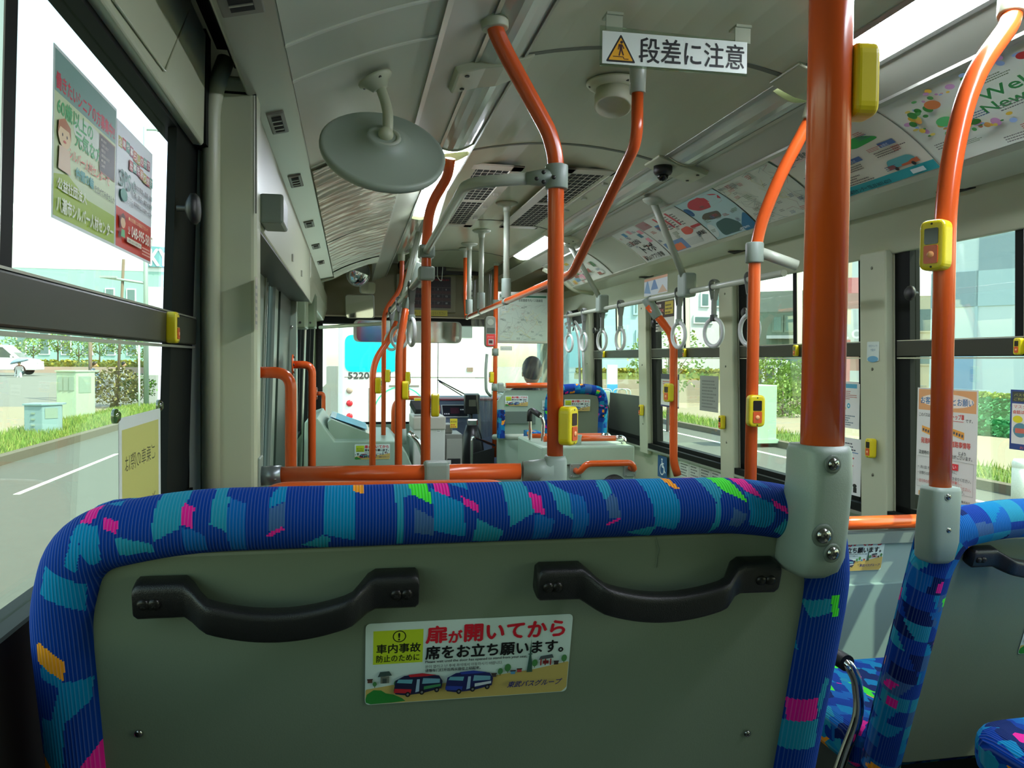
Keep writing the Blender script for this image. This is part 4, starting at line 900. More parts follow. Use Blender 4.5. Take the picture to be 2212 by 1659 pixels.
btn('yellow stop button on the left window bar, seen edge on',(wx(-1,.05)+.006,1.555,.055),R(90),.62)
for (px,py,l) in ((1563,912,'stop button on the right pillar between the second and third windows'),(1886,968,'stop button on the wide right pillar behind the thick pole'),(1388,886,'small stop button on the far right pillar')):
    q=P(px,py,X=wx(1,-.15)-.037); btn(l,(q.x,q.y,q.z),R(-90),.8)
for (px,py,l) in ((1722,757,'gold edged stop button on the window bar left of the thick pole'),(1481,762,'gold edged stop button on the window bar by the wall pole'),(2205,750,'stop button on the window bar at the right edge'),(1306,763,'gold edged stop button on the farthest right window bar')):
    q=P(px,py,X=wx(1,.05)-.008); o=btn(l,(q.x,q.y,.056),R(-90),.55); o.rotation_euler=(R(90) if False else 0,R(0),R(-90))
# ================================================================ posters
def wallfn(px,py,side=1,inn=.0): # plane on right window glass, text right = toward -Y
    q=P(px,py,X=wx(side,-.1)-side*inn); return q
def poster(label,x0,y0,x1,y1,side,inn,draw,name='window_poster',cat='poster',mirror=False,t=.0008,X=None,group=None):
    """corner pixels of left edge (x0,y0 top .. x1,y1 right-bottom) on a side wall"""
    Xp=X if X is not None else (wx(side,-.1)-side*inn)
    a=P(x0,y1,X=Xp); c=P(x1,y0,X=Xp)
    ya,yc=P(x0,(y0+y1)/2,X=Xp).y,P(x1,(y0+y1)/2,X=Xp).y
    zt=P((x0+x1)/2,y0,X=Xp).z; zb=P((x0+x1)/2,y1,X=Xp).z
    W=abs(ya-yc); H=zt-zb
    if side>0: fn=planefn((Xp,ya,zb),(0,-1,0),(.03*0,0,1))
    else: fn=planefn((Xp,ya,zb),(0,1,0),(0,0,1))
    p=Print(fn); draw(p,W,H); return p.build(name,label=label,cat=cat,group=group)
BL=(40,80,150)
def d_notice(p,W,H):
    s=H/248; p.sheet(0,0,W,H,C(226,226,216)); x=lambda v:W*v/127; y=lambda v:H*(248-v)/248
    p.rect(x(3),y(50),x(124),y(3),(232,168,110)); p.ell(W/2,y(27),x(56),H*.062,(246,232,214),28)
    T=lambda s_,a,b,w,h,m,bo=.01:p.text(s_,x(a),y(b),w=x(w),h=H*h/248,m=m,bold=bo)
    T('お客様へ御礼とお願い',8,36,110,16,(40,110,160),.015)
    T('このバスは',5,65,24,8,(30,30,30)); T('アイドリングストップ車',31,66,70,12,(214,40,40),.02); p.rect(x(30),y(70),x(100),y(69),(214,40,40)); T('です。',104,70,14,7,(30,30,30))
    for a in (12,78):
        p.poly([(x(a),y(100)),(x(a+24),y(108)),(x(a+24),y(92)),(x(a),y(86))],(240,168,70)); 
        for k in range(4): p.rect(x(a+2+k*5.5),y(98+k*1.6),x(a+5.5+k*5.5),y(92+k*1.6),(80,80,90))
    T('発進時・停車時・道路事情等',11,126,104,13,(220,90,80),.015); T('により',92,141,14,7,(30,30,30)); T('変速時のショックがある場合がございます。',7,151,112,9,(30,30,30),.006)
    p.line([(x(4),y(156)),(x(122),y(156)),(x(122),y(226)),(x(4),y(226)),(x(4),y(156))],.0012,(170,170,160)); p.rect(x(60),y(176),x(92),y(162),(224,50,60)); T('お願い',64,173,24,8,(250,240,240))
    T('・お立ちの方は手すりに',6,184,84,7,(30,30,30),0); T('・お降りの際は、しっかりとおつかまりください。',6,198,112,8,(30,30,30),0); T('確実に停車し、',60,206,40,7,(220,90,80),0); T('・走行中の移動はご遠慮になり席をお立ちください。',6,216,112,8,(200,80,70),0); T('ようお願います。',60,224,46,7,(30,30,30),0)
    T('東武バスセントラル株式会社',60,243,58,6,(30,30,30),0); p.rect(x(9),y(246),x(18),y(236),(240,168,70))
poster('tall notice sheet with orange header hanging in the right window, partly behind a pole',1980,840,2111,1084,1,-.005,d_notice)
def d_mask(p,W,H):
    p.sheet(0,0,W,H,C(46,70,130)); p.rect(W*.05,H*.80,W*.95,H*.97,(60,66,60)); p.rect(W*.05,H*.10,W*.95,H*.77,(228,226,214))
    p.text('バスを安心して',W*.1,H*.89,w=W*.8,h=H*.05,m=(190,190,90)); p.text('ご利用いただく',W*.1,H*.82,w=W*.8,h=H*.05,m=(190,190,90))
    p.text('マスク着用',W*.1,H*.69,w=W*.6,h=H*.06,m=(210,70,60)); p.text('会話は控えめに',W*.08,H*.60,w=W*.75,h=H*.06,m=(210,70,60),bold=.02)
    p.ell(W*.22,H*.51,W*.14,H*.06,(226,216,40)); p.ell(W*.3,H*.33,W*.2,H*.12,(90,140,150)); p.ell(W*.7,H*.33,W*.2,H*.12,(150,110,90)); p.rect(W*.16,H*.28,W*.42,H*.36,(210,110,90)); p.text('お客様に',W*.3,H*.02,w=W*.5,h=H*.05,m=(230,120,120))
poster('dark blue mask notice in the right window at the photo edge',2182,843,2262,975,1,-.005,d_mask)
def d_info(c1,seed):
    def d(p,W,H):
        p.sheet(0,0,W,H,C(228,230,222)); p.rect(W*.1,H*.86,W*.9,H*.95,c1); p.greek(W*.1,H*.62,W*.9,H*.82,5,(190,110,100),seed=seed); p.ring(W*.6,H*.48,min(W,H*.4)*.14,.006,(60,170,190)); p.ell(W*.35,H*.42,W*.16,H*.06,(200,190,110)); p.greek(W*.1,H*.06,W*.9,H*.3,5,(90,120,130),seed=seed+3)
    return d
poster('white leaflet with blue header in the window right of the thick pole',1800,824,1857,924,1,-.004,d_info((80,170,200),3))
poster('white text sheet with a small black figure below the leaflet, right of the thick pole',1800,945,1860,1066,1,-.003,lambda p,W,H:(p.sheet(0,0,W,H,C(226,228,222)),p.greek(W*.1,H*.78,W*.9,H*.94,3,(60,70,80),seed=4),p.rect(W*.1,H*.74,W*.9,H*.755,(60,120,160)),p.greek(W*.1,H*.5,W*.9,H*.7,3,(200,100,100),seed=9),p.greek(W*.1,H*.25,W*.7,H*.45,4,(90,130,150),seed=5),p.ell(W*.8,H*.17,W*.07,H*.035,(20,20,20)),p.rect(W*.75,H*.05,W*.87,H*.14,(20,20,20))))
poster('small white and blue care sticker on the wide right pillar',1873,738,1899,780,1,.0405,lambda p,W,H:(p.sheet(0,0,W,H,C(206,220,210),r=.004),p.ell(W*.5,H*.1,W*.45,H*.16,(96,160,190)),p.text('防犯カメラ',W*.15,H*.72,w=W*.7,h=H*.12,m=(90,130,150)),p.text('作動中',W*.3,H*.5,w=W*.4,h=H*.14,m=(90,130,150))),name='pillar_sticker',cat='sticker')
def d_happy(p,W,H):
    p.sheet(0,0,W,H,C(216,216,200)); p.rect(0,H*.28,W,H*.62,(52,36,24)); p.poly([(W*.3,H*.86),(W*.75,H*.9),(W*.75,H*.78),(W*.5,H*.68),(W*.35,H*.78)],(216,110,60)); p.rect(W*.55,H*.88,W,H,(70,150,170))
    p.rect(W*.68,H*.34,W*.96,H*.6,(196,176,60)); p.text('HAPPY BOX',W*.04,H*.4,w=W*.6,h=H*.06,m=(220,120,110),bold=.02); p.rect(W*.03,H*.31,W*.6,H*.36,(214,214,200)); p.text('毎月配信',W*.05,H*.5,w=W*.5,h=H*.07,m=(230,226,210),bold=.02); p.greek(W*.05,H*.04,W*.6,H*.22,3,(70,70,70)); p.greek(W*.7,H*.36,W*.93,H*.58,3,(90,80,30))
poster('black and cream advert in the third right window beside the wall pole',1397,612,1457,716,1,.004,d_happy)
def d_sheet(c,seed,n=9,tc=(110,116,112)):
    return lambda p,W,H:(p.sheet(0,0,W,H,C(*c)),p.greek(W*.12,H*.1,W*.9,H*.92,n,tc,seed=seed))
poster('grey printed text sheet in the third right window near the next pillar',1512,812,1552,889,1,-.004,d_sheet((150,158,150),5))
poster('dark bordered cartoon notice behind the pole by the right wall',1428,808,1467,880,1,-.004,lambda p,W,H:(p.sheet(0,0,W,H,C(212,214,206)),p.rect(0,H*.84,W,H,(50,56,70)),p.greek(W*.1,H*.68,W*.9,H*.82,2,(200,90,90)),p.ell(W*.3,H*.45,W*.2,H*.1,(240,180,90)),p.rect(W*.5,H*.3,W*.85,H*.5,(200,150,90)),p.rect(0,0,W,H*.05,(60,50,90))))
poster('small picture card of blue and orange drapes under the right cornice',1392,598,1442,636,1,0,lambda p,W,H:(p.sheet(0,0,W,H,C(196,206,206)),p.poly([(W*.0,H*.2),(W*.15,H),(W*.3,H*.1)],(110,150,180)),p.poly([(W*.3,H*.3),(W*.45,H),(W*.62,H*.3)],(90,130,170)),p.rect(0,H*.85,W,H,(200,150,110)),p.poly([(W*.6,H*.05),(W*.8,H*.5),(W,H*.05)],(190,160,130))),X=1.62,name='picture_card')
def d_wheel(p,W,H):
    p.sheet(0,0,W,H,C(40,84,130)); Wh=(225,232,235); p.ell(W*.45,H*.84,W*.08,H*.045,Wh); p.line([(W*.45,H*.78),(W*.47,H*.5),(W*.68,H*.5),(W*.74,H*.28),(W*.84,H*.28)],W*.07,Wh); p.line([(W*.46,H*.66),(W*.66,H*.66)],W*.05,Wh); p.ring(W*.46,H*.38,W*.24,W*.05,Wh)
poster('blue wheelchair symbol sign on the low right wall',1421,985,1441,1032,1,.004,d_wheel,name='wheelchair_sign',cat='sign')
poster('row of small white instruction labels under the third right window',1466,1000,1560,1062,1,.004,lambda p,W,H:(p.sheet(0,0,W,H,C(180,188,176)),[ (p.rect(W*(.03+.25*i),H*.3,W*(.25+.25*i),H*.92,(196,204,192)),p.greek(W*(.05+.25*i),H*.35,W*(.23+.25*i),H*.85,5,(90,96,90),seed=i)) for i in range(4)]),name='instruction_label',cat='label')
poster('tall narrow notice strip on the left door pillar edge',551,600,556,712,-1,0,d_sheet((170,166,150),8,6),X=-.2035,name='notice_strip',cat='notice')
# adverts on the left window
def d_silver(p,W,H):
    p.sheet(0,0,W,H,C(214,226,222)); p.rect(W*.015,H*.02,W*.985,H*.98,(196,214,170)); p.rect(W*.015,H*.74,W*.985,H*.98,(120,160,150)); p.poly([(W*.015,H*.02),(W*.985,H*.02),(W*.985,H*.22),(W*.5,H*.22),(W*.2,H*.30),(W*.015,H*.26)],(150,180,30)); p.ell(W*.55,H*.62,W*.28,H*.1,(206,220,206))
    rd=(206,60,80)
    p.text('働きたいシニアの方募集中!!',W*.03,H*.76,w=W*.93,h=H*.10,m=rd,bold=.02)
    p.text('60歳以上の',W*.05,H*.62,w=W*.52,h=H*.10,m=(70,170,100),bold=.03); p.text('元気な方',W*.3,H*.51,w=W*.42,h=H*.10,m=(70,170,100),bold=.03)
    p.rect(W*.68,H*.46,W*.97,H*.72,(120,90,60)); p.rect(W*.69,H*.47,W*.96,H*.71,(40,40,34)); 
    for i,s in enumerate(('●入会条件','八潮市に居住で','健康な方','就業意欲のある方','●年会費','2,400円')): p.text(s,W*.71,H*(.675-.035*i),h=H*.022,m=(220,216,200))
    p.text('シルバー人材センターで',W*.2,H*.40,w=W*.66,h=H*.07,m=(214,90,70),bold=.01); p.text('仲間の輪',W*.3,H*.31,w=W*.28,h=H*.07,m=(20,150,150),bold=.03); p.text('を広げてみませんか?',W*.6,H*.30,w=W*.37,h=H*.05,m=(40,60,50))
    p.text('公益社団法人',W*.05,H*.18,w=W*.42,h=H*.07,m=(226,232,206),bold=.03); p.text('八潮市シルバー人材センター',W*.04,H*.05,w=W*.9,h=H*.09,m=(226,232,206),bold=.03)
    # plain drawn figure
    p.ell(W*.13,H*.51,W*.085,H*.075,(222,196,150)); p.poly([(W*.04,H*.50),(W*.05,H*.58),(W*.13,H*.615),(W*.21,H*.58),(W*.22,H*.50),(W*.19,H*.55),(W*.07,H*.55)],(170,104,50)); p.poly([(W*.05,H*.3),(W*.06,H*.44),(W*.20,H*.44),(W*.22,H*.3)],(214,190,160)); p.ell(W*.1,H*.51,W*.008,H*.01,(60,40,30)); p.ell(W*.16,H*.51,W*.008,H*.01,(60,40,30)); p.ell(W*.13,H*.475,W*.02,H*.008,(190,80,70))
def d_sps(p,W,H):
    p.sheet(0,0,W,H,C(224,232,236)); p.rect(W*.01,H*.02,W*.985,H*.33,(206,58,36))
    cs=[(180,170,70),(190,70,70),(90,150,130),(150,60,80),(200,110,60)]
    for j,(s,x0,y0) in enumerate((('企業や暮らしの中で',.04,.80),('仕事を承ります',.30,.68))):
        n=len(s)
        for i,ch in enumerate(s):
            x=x0+i*.095; p.rect(W*x,H*(y0+.012*math.sin(i)),W*(x+.093),H*(y0+.085+.012*math.sin(i)),cs[(i+j)%5]); p.text(ch,W*(x+.012),H*(y0+.015+.012*math.sin(i)),w=W*.07,h=H*.055,m=(236,236,226),bold=.03)
    p.text('SPS',W*.05,H*.50,w=W*.26,h=H*.13,m=(60,120,110),bold=.02,shear=.1); p.ell(W*.15,H*.44,W*.09,H*.05,(40,140,120)); p.text('シニアパワー',W*.18,H*.42,w=W*.2,h=H*.03); p.text('ステーション',W*.18,H*.38,w=W*.2,h=H*.03)
    for r in (.05,.08,.11): p.line([(W*(.33+r*math.cos(a)),H*(.56+r*.6*math.sin(a))) for a in (-.9,-.45,0,.45,.9)],W*.012,(60,120,110))
    for i,s in enumerate(('植木の剪定・清掃・除草','襖・障子・網戸の張替','家事援助(生活支援サービス)他')): p.text(s,W*.40,H*(.55-.075*i),w=W*.55,h=H*.045,m=(40,44,50),bold=.01)
    p.text('●お気軽にお電話下さい!!',W*.26,H*.26,w=W*.55,h=H*.035,m=(240,210,150)); p.text('048-995-5817',W*.34,H*.14,w=W*.62,h=H*.09,m=(240,236,220),bold=.02); p.text('☎',W*.24,H*.15,h=H*.06,m=(240,236,220))
    p.rect(W*.22,H*.08,W*.62,H*.12,(220,214,190)); p.text('八潮市シルバー人材センター',W*.23,H*.088,w=W*.38,h=H*.022); p.greek(W*.64,H*.04,W*.95,H*.12,3,(236,190,170))
    p.ell(W*.11,H*.22,W*.06,H*.05,(230,190,150)); p.poly([(W*.05,H*.22),(W*.06,H*.27),(W*.11,H*.29),(W*.16,H*.27),(W*.17,H*.22),(W*.14,H*.25),(W*.07,H*.25)],(90,40,30)); p.poly([(W*.06,H*.1),(W*.07,H*.16),(W*.15,H*.16),(W*.16,H*.1)],(90,180,120))
def lposter(label,xa,xb,ztb,d,X=-.352):
    ya,yb=P(xa,400,X=X).y,P(xb,400,X=X).y; z0,z1=ztb; fn=planefn((X,ya,z0),(0,1,0),(.03,0,1)); p=Print(fn); d(p,yb-ya,z1-z0); return p.build('window_advert',label=label,cat='poster')
lz=lambda px,py,X=-.34:P(px,py,X=X).z
lposter('green recruitment poster with large pink and green lettering stuck on the left window',113,248,(.155,.318),d_silver,X=-.338) if False else None
XL=-.340
y0,y1,y2=P(113,300,X=XL).y,P(249,400,X=XL).y,P(326,450,X=XL).y
zb=(P(105,458,X=XL).z+P(322,573,X=XL).z)/2; zt=(P(119,95,X=XL).z+P(249,240,X=XL).z)/2
p=Print(planefn((XL-.002,y0,zb),(0,1,0),(.02,0,1))); d_silver(p,y1-y0,zt-zb); p.build('window_advert',label='green recruitment poster with pink and green lettering stuck on the left window',cat='poster')
p=Print(planefn((XL-.002,y1+.002,zb),(0,1,0),(.02,0,1))); d_sps(p,y2-y1,zt-zb-.012); p.build('window_advert',label='white and red poster with a telephone number stuck on the left window',cat='poster')
XL=-.338; ya,yb=P(256,1000,X=XL).y,P(346,960,X=XL).y; zt=(P(258,903,X=XL).z+P(346,882,X=XL).z)/2
zb=-.36
def d_yel(p,W,H):
    p.sheet(0,0,W,H,C(214,222,214)); p.rect(W*.06,0,W*.94,H*.93,(196,196,110)); 
    p.text('ご乗車の際は',W*.12,H*.68,w=W*.72,h=H*.10,m=(84,86,52),mirror=True); p.text('必ずICタッチ',W*.08,H*.36,w=W*.8,h=H*.11,m=(84,86,52),mirror=True); p.text('お願いします',W*.08,H*.08,w=W*.8,h=H*.11,m=(84,86,52),mirror=True)
p=Print(planefn((XL,ya,zb),(0,1,0),(0,0,1))); d_yel(p,yb-ya,zt-zb); T=p.build('window_notice',label='yellow notice with reversed lettering in the lower left window',cat='notice')
for y in (ya-.005,yb+.005): b=MB(); b.lathe([(.011,0),(.011,.006),(.006,.010)],(XL-.006,y,zt+.004),(1,0,0),16); b.build('suction_cup',glassmat('suction_cup_clear',tint=(150,160,130),gloss=.1),T)
# ---- adverts in the right cove
def cfn(ya,side=1,sgn=-1):
    # arc-length table
    pts=[cove(side,i/60) for i in range(61)]; ls=[0]
    for a,c in zip(pts,pts[1:]): ls.append(ls[-1]+math.hypot(c[0]-a[0],c[1]-a[1]))
    L=ls[-1]
    def fn(u,v,n):
        d=min(max(L-v,0),L); k=1
        while k<60 and ls[k]<d: k+=1
        f=(d-ls[k-1])/(ls[k]-ls[k-1]); a,c=pts[k-1],pts[k]; x=a[0]+(c[0]-a[0])*f; z=a[1]+(c[1]-a[1])*f
        tx,tz=c[0]-a[0],c[1]-a[1]; q=math.hypot(tx,tz); nx,nz=(tz/q,-tx/q) if side>0 else (-tz/q,tx/q)
        # waviness of the loose paper
        wv=.0008*math.sin(u*23+v*9)
        return Vector((x+nx*(.004+n+wv),ya+sgn*u,z+nz*(.004+n+wv)))
    return fn,L
GL=mat('clear_cover_film_edge',(226,230,220),rough=.1)
def ad(label,y_far,y_near,draw,name='ceiling_advert',seed=1):
    fn,L=cfn(y_far); W=y_far-y_near; p=Print(fn,eps=.00012); p.n=0; _poly=p.poly
    def soft(pts,m):
        q=rounded(pts,.035,4); out=[]
        for (a,b_),(c_,d_) in zip(q,q[1:]+q[:1]):
            k_=max(1,int(math.hypot(c_-a,d_-b_)/.03)); out+=[(a+(c_-a)*i/k_,b_+(d_-b_)*i/k_) for i in range(k_)]
        return _poly(out,m)
    p.poly=soft
    p.sheet(0,.004,W,L-.006,C(212,218,200),t=.0005,nx=40,ny=20); p.n+=8
    def R_(x0,y0,x1,y1,m): p.rect(W*x0,L*y0,W*x1,L*y1,m,nx=max(1,int((x1-x0)*16)),ny=max(1,int((y1-y0)*10)))
    draw(p,W,L*.98,R_)
    rr=random.Random(int(y_far*100))
    for _ in range(14):
        x,y=rr.uniform(.02,.85),rr.uniform(.04,.88); p.greek(W*x,L*y,W*(x+rr.uniform(.06,.13)),L*(y+rr.uniform(.05,.09)),3,rr.choice([(120,120,110),(90,110,140),(190,90,80),(110,130,90)]),seed=int(x*999))
    # strips of light on the plastic cover edge
    return p.build(name,label=label,cat='advert')
def d_welcome(p,W,L,R_):
    E=lambda x,y,r,c,q=1.0:p.ell(W*x,L*y,r,r*q,c,12)
    rr=random.Random(5)
    for i in range(110):
        a=rr.random()*2*math.pi; x=.36+.30*math.cos(a)+rr.uniform(-.05,.05); y=.62+.33*math.sin(a)+rr.uniform(-.04,.04)
        E(min(.97,max(.03,x)),min(.96,max(.08,y)),rr.uniform(.005,.015),rr.choice([(220,200,90),(230,170,90),(226,190,60),(90,170,90),(200,150,190),(150,180,220),(230,140,110),(60,140,60)]),rr.uniform(.4,1))
    E(.46,.90,.02,(206,50,50),.6);E(.16,.80,.026,(220,130,70),.7);E(.14,.55,.03,(90,190,110),.6);E(.38,.33,.026,(196,30,50),.7);E(.21,.42,.02,(60,130,50),.5);E(.72,.66,.03,(60,150,60),.5);E(.9,.75,.03,(232,160,170),.6)
    p.text('Welcome Nr.1',W*.28,L*.60,w=W*.46,h=L*.12,m=(50,140,70),bold=.02); p.text('New OPEN',W*.26,L*.46,w=W*.3,h=L*.11,m=(50,140,70),bold=.02); p.text('10:00',W*.6,L*.52,w=W*.1,h=L*.08,m=(226,150,150))
    R_(.50,.33,.80,.40,(70,150,80)); R_(.80,.36,.95,.40,(70,130,190)); p.text('2階 1階 専門店街',W*.52,L*.345,w=W*.24,h=L*.035,m=(220,236,220))
    for i,(s,c) in enumerate((('ABC-MART',(60,60,60)),('GU',(200,50,50)),('Kaldi',(40,40,40)),('Seria',(180,60,60)),('Daiso',(60,60,60)),('食品館',(40,40,40)))): p.text(s,W*(.46+.16*(i%3)),L*(.2-.1*(i//3)),h=L*.055,m=c,bold=.02)
    R_(.66,.18,.72,.26,(200,60,60))
ad('ceiling advert with green welcome lettering ringed by fruit and flowers, upper right',2.03,.98,d_welcome)
def d_fare(p,W,L,R_):
    R_(.0,.02,1,.14,(40,160,164)); R_(.0,.14,1,.98,(226,222,200)); R_(0,.75,.5,.98,(228,206,196))
    p.text('金額式IC定期券・回数券サービス',W*.03,L*.80,w=W*.6,h=L*.10,m=(70,76,66),bold=.02); p.poly([(W*.55,L*.72),(W*.62,L*.62),(W*.86,L*.66),(W*.72,L*.80)],(40,170,70)); p.text('Suica',W*.66,L*.66,h=L*.05,m=(220,240,220)); R_(.30,.56,.46,.70,(238,196,160)); p.greek(W*.31,L*.58,W*.45,L*.68,3,(220,100,80))
    for i,(x,y) in enumerate(((.06,.42),(.40,.44),(.70,.50))): R_(x+.08,y,x+.2,y+.07,(80,110,160)); p.text('金額式',W*(x+.09),L*(y+.015),h=L*.04,m=(220,230,240)); p.greek(W*x,L*(y-.1),W*(x+.25),L*(y-.01),3,(110,100,90),seed=i)
    p.greek(W*.05,L*.16,W*.6,L*.3,4,(120,110,100),seed=9); p.poly([(W*.70,L*.19),(W*.72,L*.32),(W*.90,L*.32),(W*.93,L*.19)],(90,170,170)); R_(.70,.18,.93,.24,(196,100,60)); p.ell(W*.75,L*.18,.008,.008,(40,40,40)); p.ell(W*.88,L*.18,.008,.008,(40,40,40))
    p.text('東武バスグループ路線案内センター TEL.03-3631-6213',W*.03,L*.04,w=W*.62,h=L*.06,m=(16,70,80),bold=.02); R_(.82,.05,.92,.11,(220,232,226))
ad('ceiling advert with fare tables and a teal footer, behind the thick pole top',2.62,2.04,d_fare)
def d_map(c0=(206,212,196),s0=4,seg_=26):
    def d(p,W,L,R_=None):
        rr=random.Random(s0)
        for i in range(seg_):
            x,y=rr.random(),rr.random(); pts=[(W*x,L*y)]
            for k in range(5): x=min(.98,max(.02,x+rr.uniform(-.14,.14))); y=min(.96,max(.04,y+rr.uniform(-.16,.16))); pts.append((W*x,L*y))
            p.line(pts,.0016,rr.choice([(150,158,146),(160,164,150),(176,150,140),(140,160,150),(196,190,110)]))
        for i in range(16): 
            x,y=rr.random()*.9,rr.random()*.9; p.greek(W*x,L*y,W*(x+.07),L*(y+.05),2,(120,130,120),seed=i)
    return d
ad('ceiling route map sheet with fine grey lines on the right',3.08,2.64,lambda p,W,L,R_:(d_map()(p,W,L),p.text('路線案内図',W*.05,L*.88,w=W*.3,h=L*.06,m=(120,124,116))))
def d_red(p,W,L,R_):
    R_(0,.02,1,.98,(176,206,204)); p.poly([(W*.12,L*.82),(W*.3,L*.95),(W*.75,L*.96),(W*.95,L*.86),(W*.9,L*.70),(W*.5,L*.66),(W*.25,L*.68)],(196,40,62)); p.poly([(W*.25,L*.82),(W*.5,L*.88),(W*.7,L*.76),(W*.45,L*.76)],(230,170,160))
    p.poly([(0,L*.62),(0,L*.86),(W*.14,L*.82),(W*.12,L*.64)],(30,90,140)); p.poly([(W*.1,L*.50),(W*.25,L*.60),(W*.6,L*.56),(W*.55,L*.42),(W*.3,L*.42)],(90,84,70)); p.poly([(W*.28,L*.54),(W*.5,L*.56),(W*.48,L*.44),(W*.34,L*.44)],(196,160,140))
    p.poly([(W*.2,L*.05),(W*.25,L*.34),(W*.6,L*.38),(W*.75,L*.2),(W*.7,L*.05)],(60,96,90)); p.poly([(W*.7,L*.02),(W*.72,L*.14),(W,L*.4),(W,L*.02)],(30,110,150)); p.poly([(W*.0,L*.25),(W*.1,L*.4),(W*.22,L*.3),(W*.15,L*.1),(0,L*.05)],(210,222,214)); p.text('Instagram',W*.45,L*.05,w=W*.4,h=L*.07,m=(220,232,236),bold=.02)
ad('ceiling advert with a crimson shape over teal water',3.47,3.09,d_red)
def d_job(p,W,L,R_):
    R_(.0,.02,1,.98,(216,218,206)); R_(.02,.75,.25,.96,(170,130,130)); R_(.28,.60,.40,.75,(90,140,180))
    for i,x in enumerate((.42,.56,.70)): R_(x,.55,x+.04,.92,(206,70,80)); p.greek(W*(x+.05),L*.55,W*(x+.12),L*.9,6,(110,110,100),seed=i)
    p.poly([(W*.6,L*.34),(W*.62,L*.48),(W*.78,L*.5),(W*.82,L*.38),(W*.72,L*.3)],(220,90,70)); R_(.82,.40,1,.46,(200,50,60)); p.text('出発進行',W*.8,L*.22,w=W*.16,h=L*.09,m=(50,40,40),bold=.03); R_(.05,.05,.5,.3,(110,140,180)); R_(.2,.06,.4,.22,(230,120,70)); R_(.5,.08,.8,.24,(196,200,190))
ad('ceiling recruitment leaflet with red bars and blue patches',4.02,3.48,d_job)
def d_phone(p,W,L,R_):
    R_(0,.02,1,.98,(220,224,216))
    for x,y,c in ((.3,.78,(90,150,190)),(.55,.8,(220,160,170)),(.72,.62,(60,130,150)),(.85,.7,(225,150,160)),(.8,.45,(230,150,165))): R_(x,y,x+.13,y+.12,c)
    p.text('こえる!つながる!',W*.05,L*.52,w=W*.5,h=L*.14,m=(40,40,40),bold=.03); p.text('トマポ',W*.3,L*.24,w=W*.5,h=L*.22,m=(20,20,20),bold=.04); p.text('新しいアプリ登場!',W*.1,L*.06,w=W*.75,h=L*.12,m=(50,50,50),bold=.02)
ad('ceiling advert with big black katakana and small pink and blue pictures',4.38,4.03,d_phone)
def d_far(p,W,L,R_):
    rr=random.Random(8)
    for i in range(22): x,y=rr.random()*.86,rr.random()*.8; R_(x,y,x+rr.uniform(.06,.14),y+rr.uniform(.08,.18),rr.choice([(120,180,200),(226,160,170),(220,190,70),(206,214,200),(90,140,90),(160,90,70),(230,200,190)]))
ad('far ceiling advert of many small coloured pictures near the driver',5.9,5.0,d_far)
# crinkled reflective sheets in the left cove
CR=bpy.data.materials.new('crinkled_clear_film'); CR.use_nodes=True; nt=CR.node_tree; bs=nt.nodes['Principled BSDF']; bs.inputs['Base Color'].default_value=lin((236,232,214))+(1,); bs.inputs['Metallic'].default_value=.4; bs.inputs['Roughness'].default_value=.22
def crinkle(label,y0,y1,mt,amp=1.6,sd=2):
    fn,L=cfn(y0,-1,1); ny=40; nx=int((y1-y0)/.008); rr=random.Random(sd); ph=[rr.uniform(0,6) for _ in range(6)]; vs=[]
    for i in range(nx+1):
        for j in range(ny+1):
            u=(y1-y0)*i/nx; v=L*j/ny; s=math.sin(u*78+ph[0]+1.3*math.sin(v*9+ph[1]))+.7*math.sin(u*131+ph[2]+1.2*math.sin(v*17))+.45*math.sin(u*30-v*14+ph[3])+.3*math.sin(u*190+v*40)
            vs.append(fn(u,v,amp*.0017*s+.006))
    b=MB(); b.add(vs,[(i*(ny+1)+j,i*(ny+1)+j+1,(i+1)*(ny+1)+j+1,(i+1)*(ny+1)+j) for i in range(nx) for j in range(ny)],0,True)
    return b.build('cove_sheet',mt,label=label,cat='advert sheet')
crinkle('crinkled shiny sheet in the left cove beyond the round mirror',2.62,4.18,CR)
crinkle('second crinkled shiny sheet in the left cove, farther forward',4.22,5.55,CR,.9,5)
crinkle('third crinkled shiny sheet in the left cove by the front mirrors',5.62,5.98,CR,.8,7)
# ================================================================ front of the bus
# wheel box counter, front left
T=thing('wheel_box_counter','grey green wheel box counter at the front left with a sloping top','counter',(.05,5.7,-1.7))
Yc=5.45; pl=[P(x,y,Y=Yc) for x,y in ((658,912),(685,903),(722,953),(855,953),(878,978),(893,1012))]
pp=[(-.33,-1.68),(.46,-1.68)]+[(q.x,q.z) for q in reversed(pl)]
b=MB(); b.py(pp,Yc,6.6); b.build('body',PANELG,T,bevel=.008)
q=[P(x,y,Y=5.62) for x,y in ((713,950),(707,912),(716,905),(800,938),(800,950))]; b=MB(); b.py([(v.x,v.z) for v in q],5.62,6.45); b.build('sloping_lid',mat('pale_green_lid',(150,170,150),rough=.25),T,bevel=.004)
o=P(766,993,Y=Yc-.002); w=.235; sticker('warning_sticker',T,planefn(o,(1,0,0),(0,0,1)),w,1)
t=thing('leaflet_rack','bright blue sheet lying on the sloping counter lid','leaflet',(0,5.9,-.4)); a=[P(x,y,Y=yy)+Vector((0,0,.012)) for x,y,yy in ((713,905,5.7),(800,935,5.7))]
u=(a[1]-a[0]).normalized(); bb=MB()
fn=planefn(a[0],u,(0,1,0)); p=Print(lambda s,v,n:fn(s,v,n)); p.sheet(.0,.0,.27,.6,C(70,190,225),t=.004)
for k in range(5): p.rect(.02,.05+k*.11,.25,.055+k*.11,(60,80,90))
p.rect(0,.0,.04,.6,(200,220,225)); p.build('sheet',t)
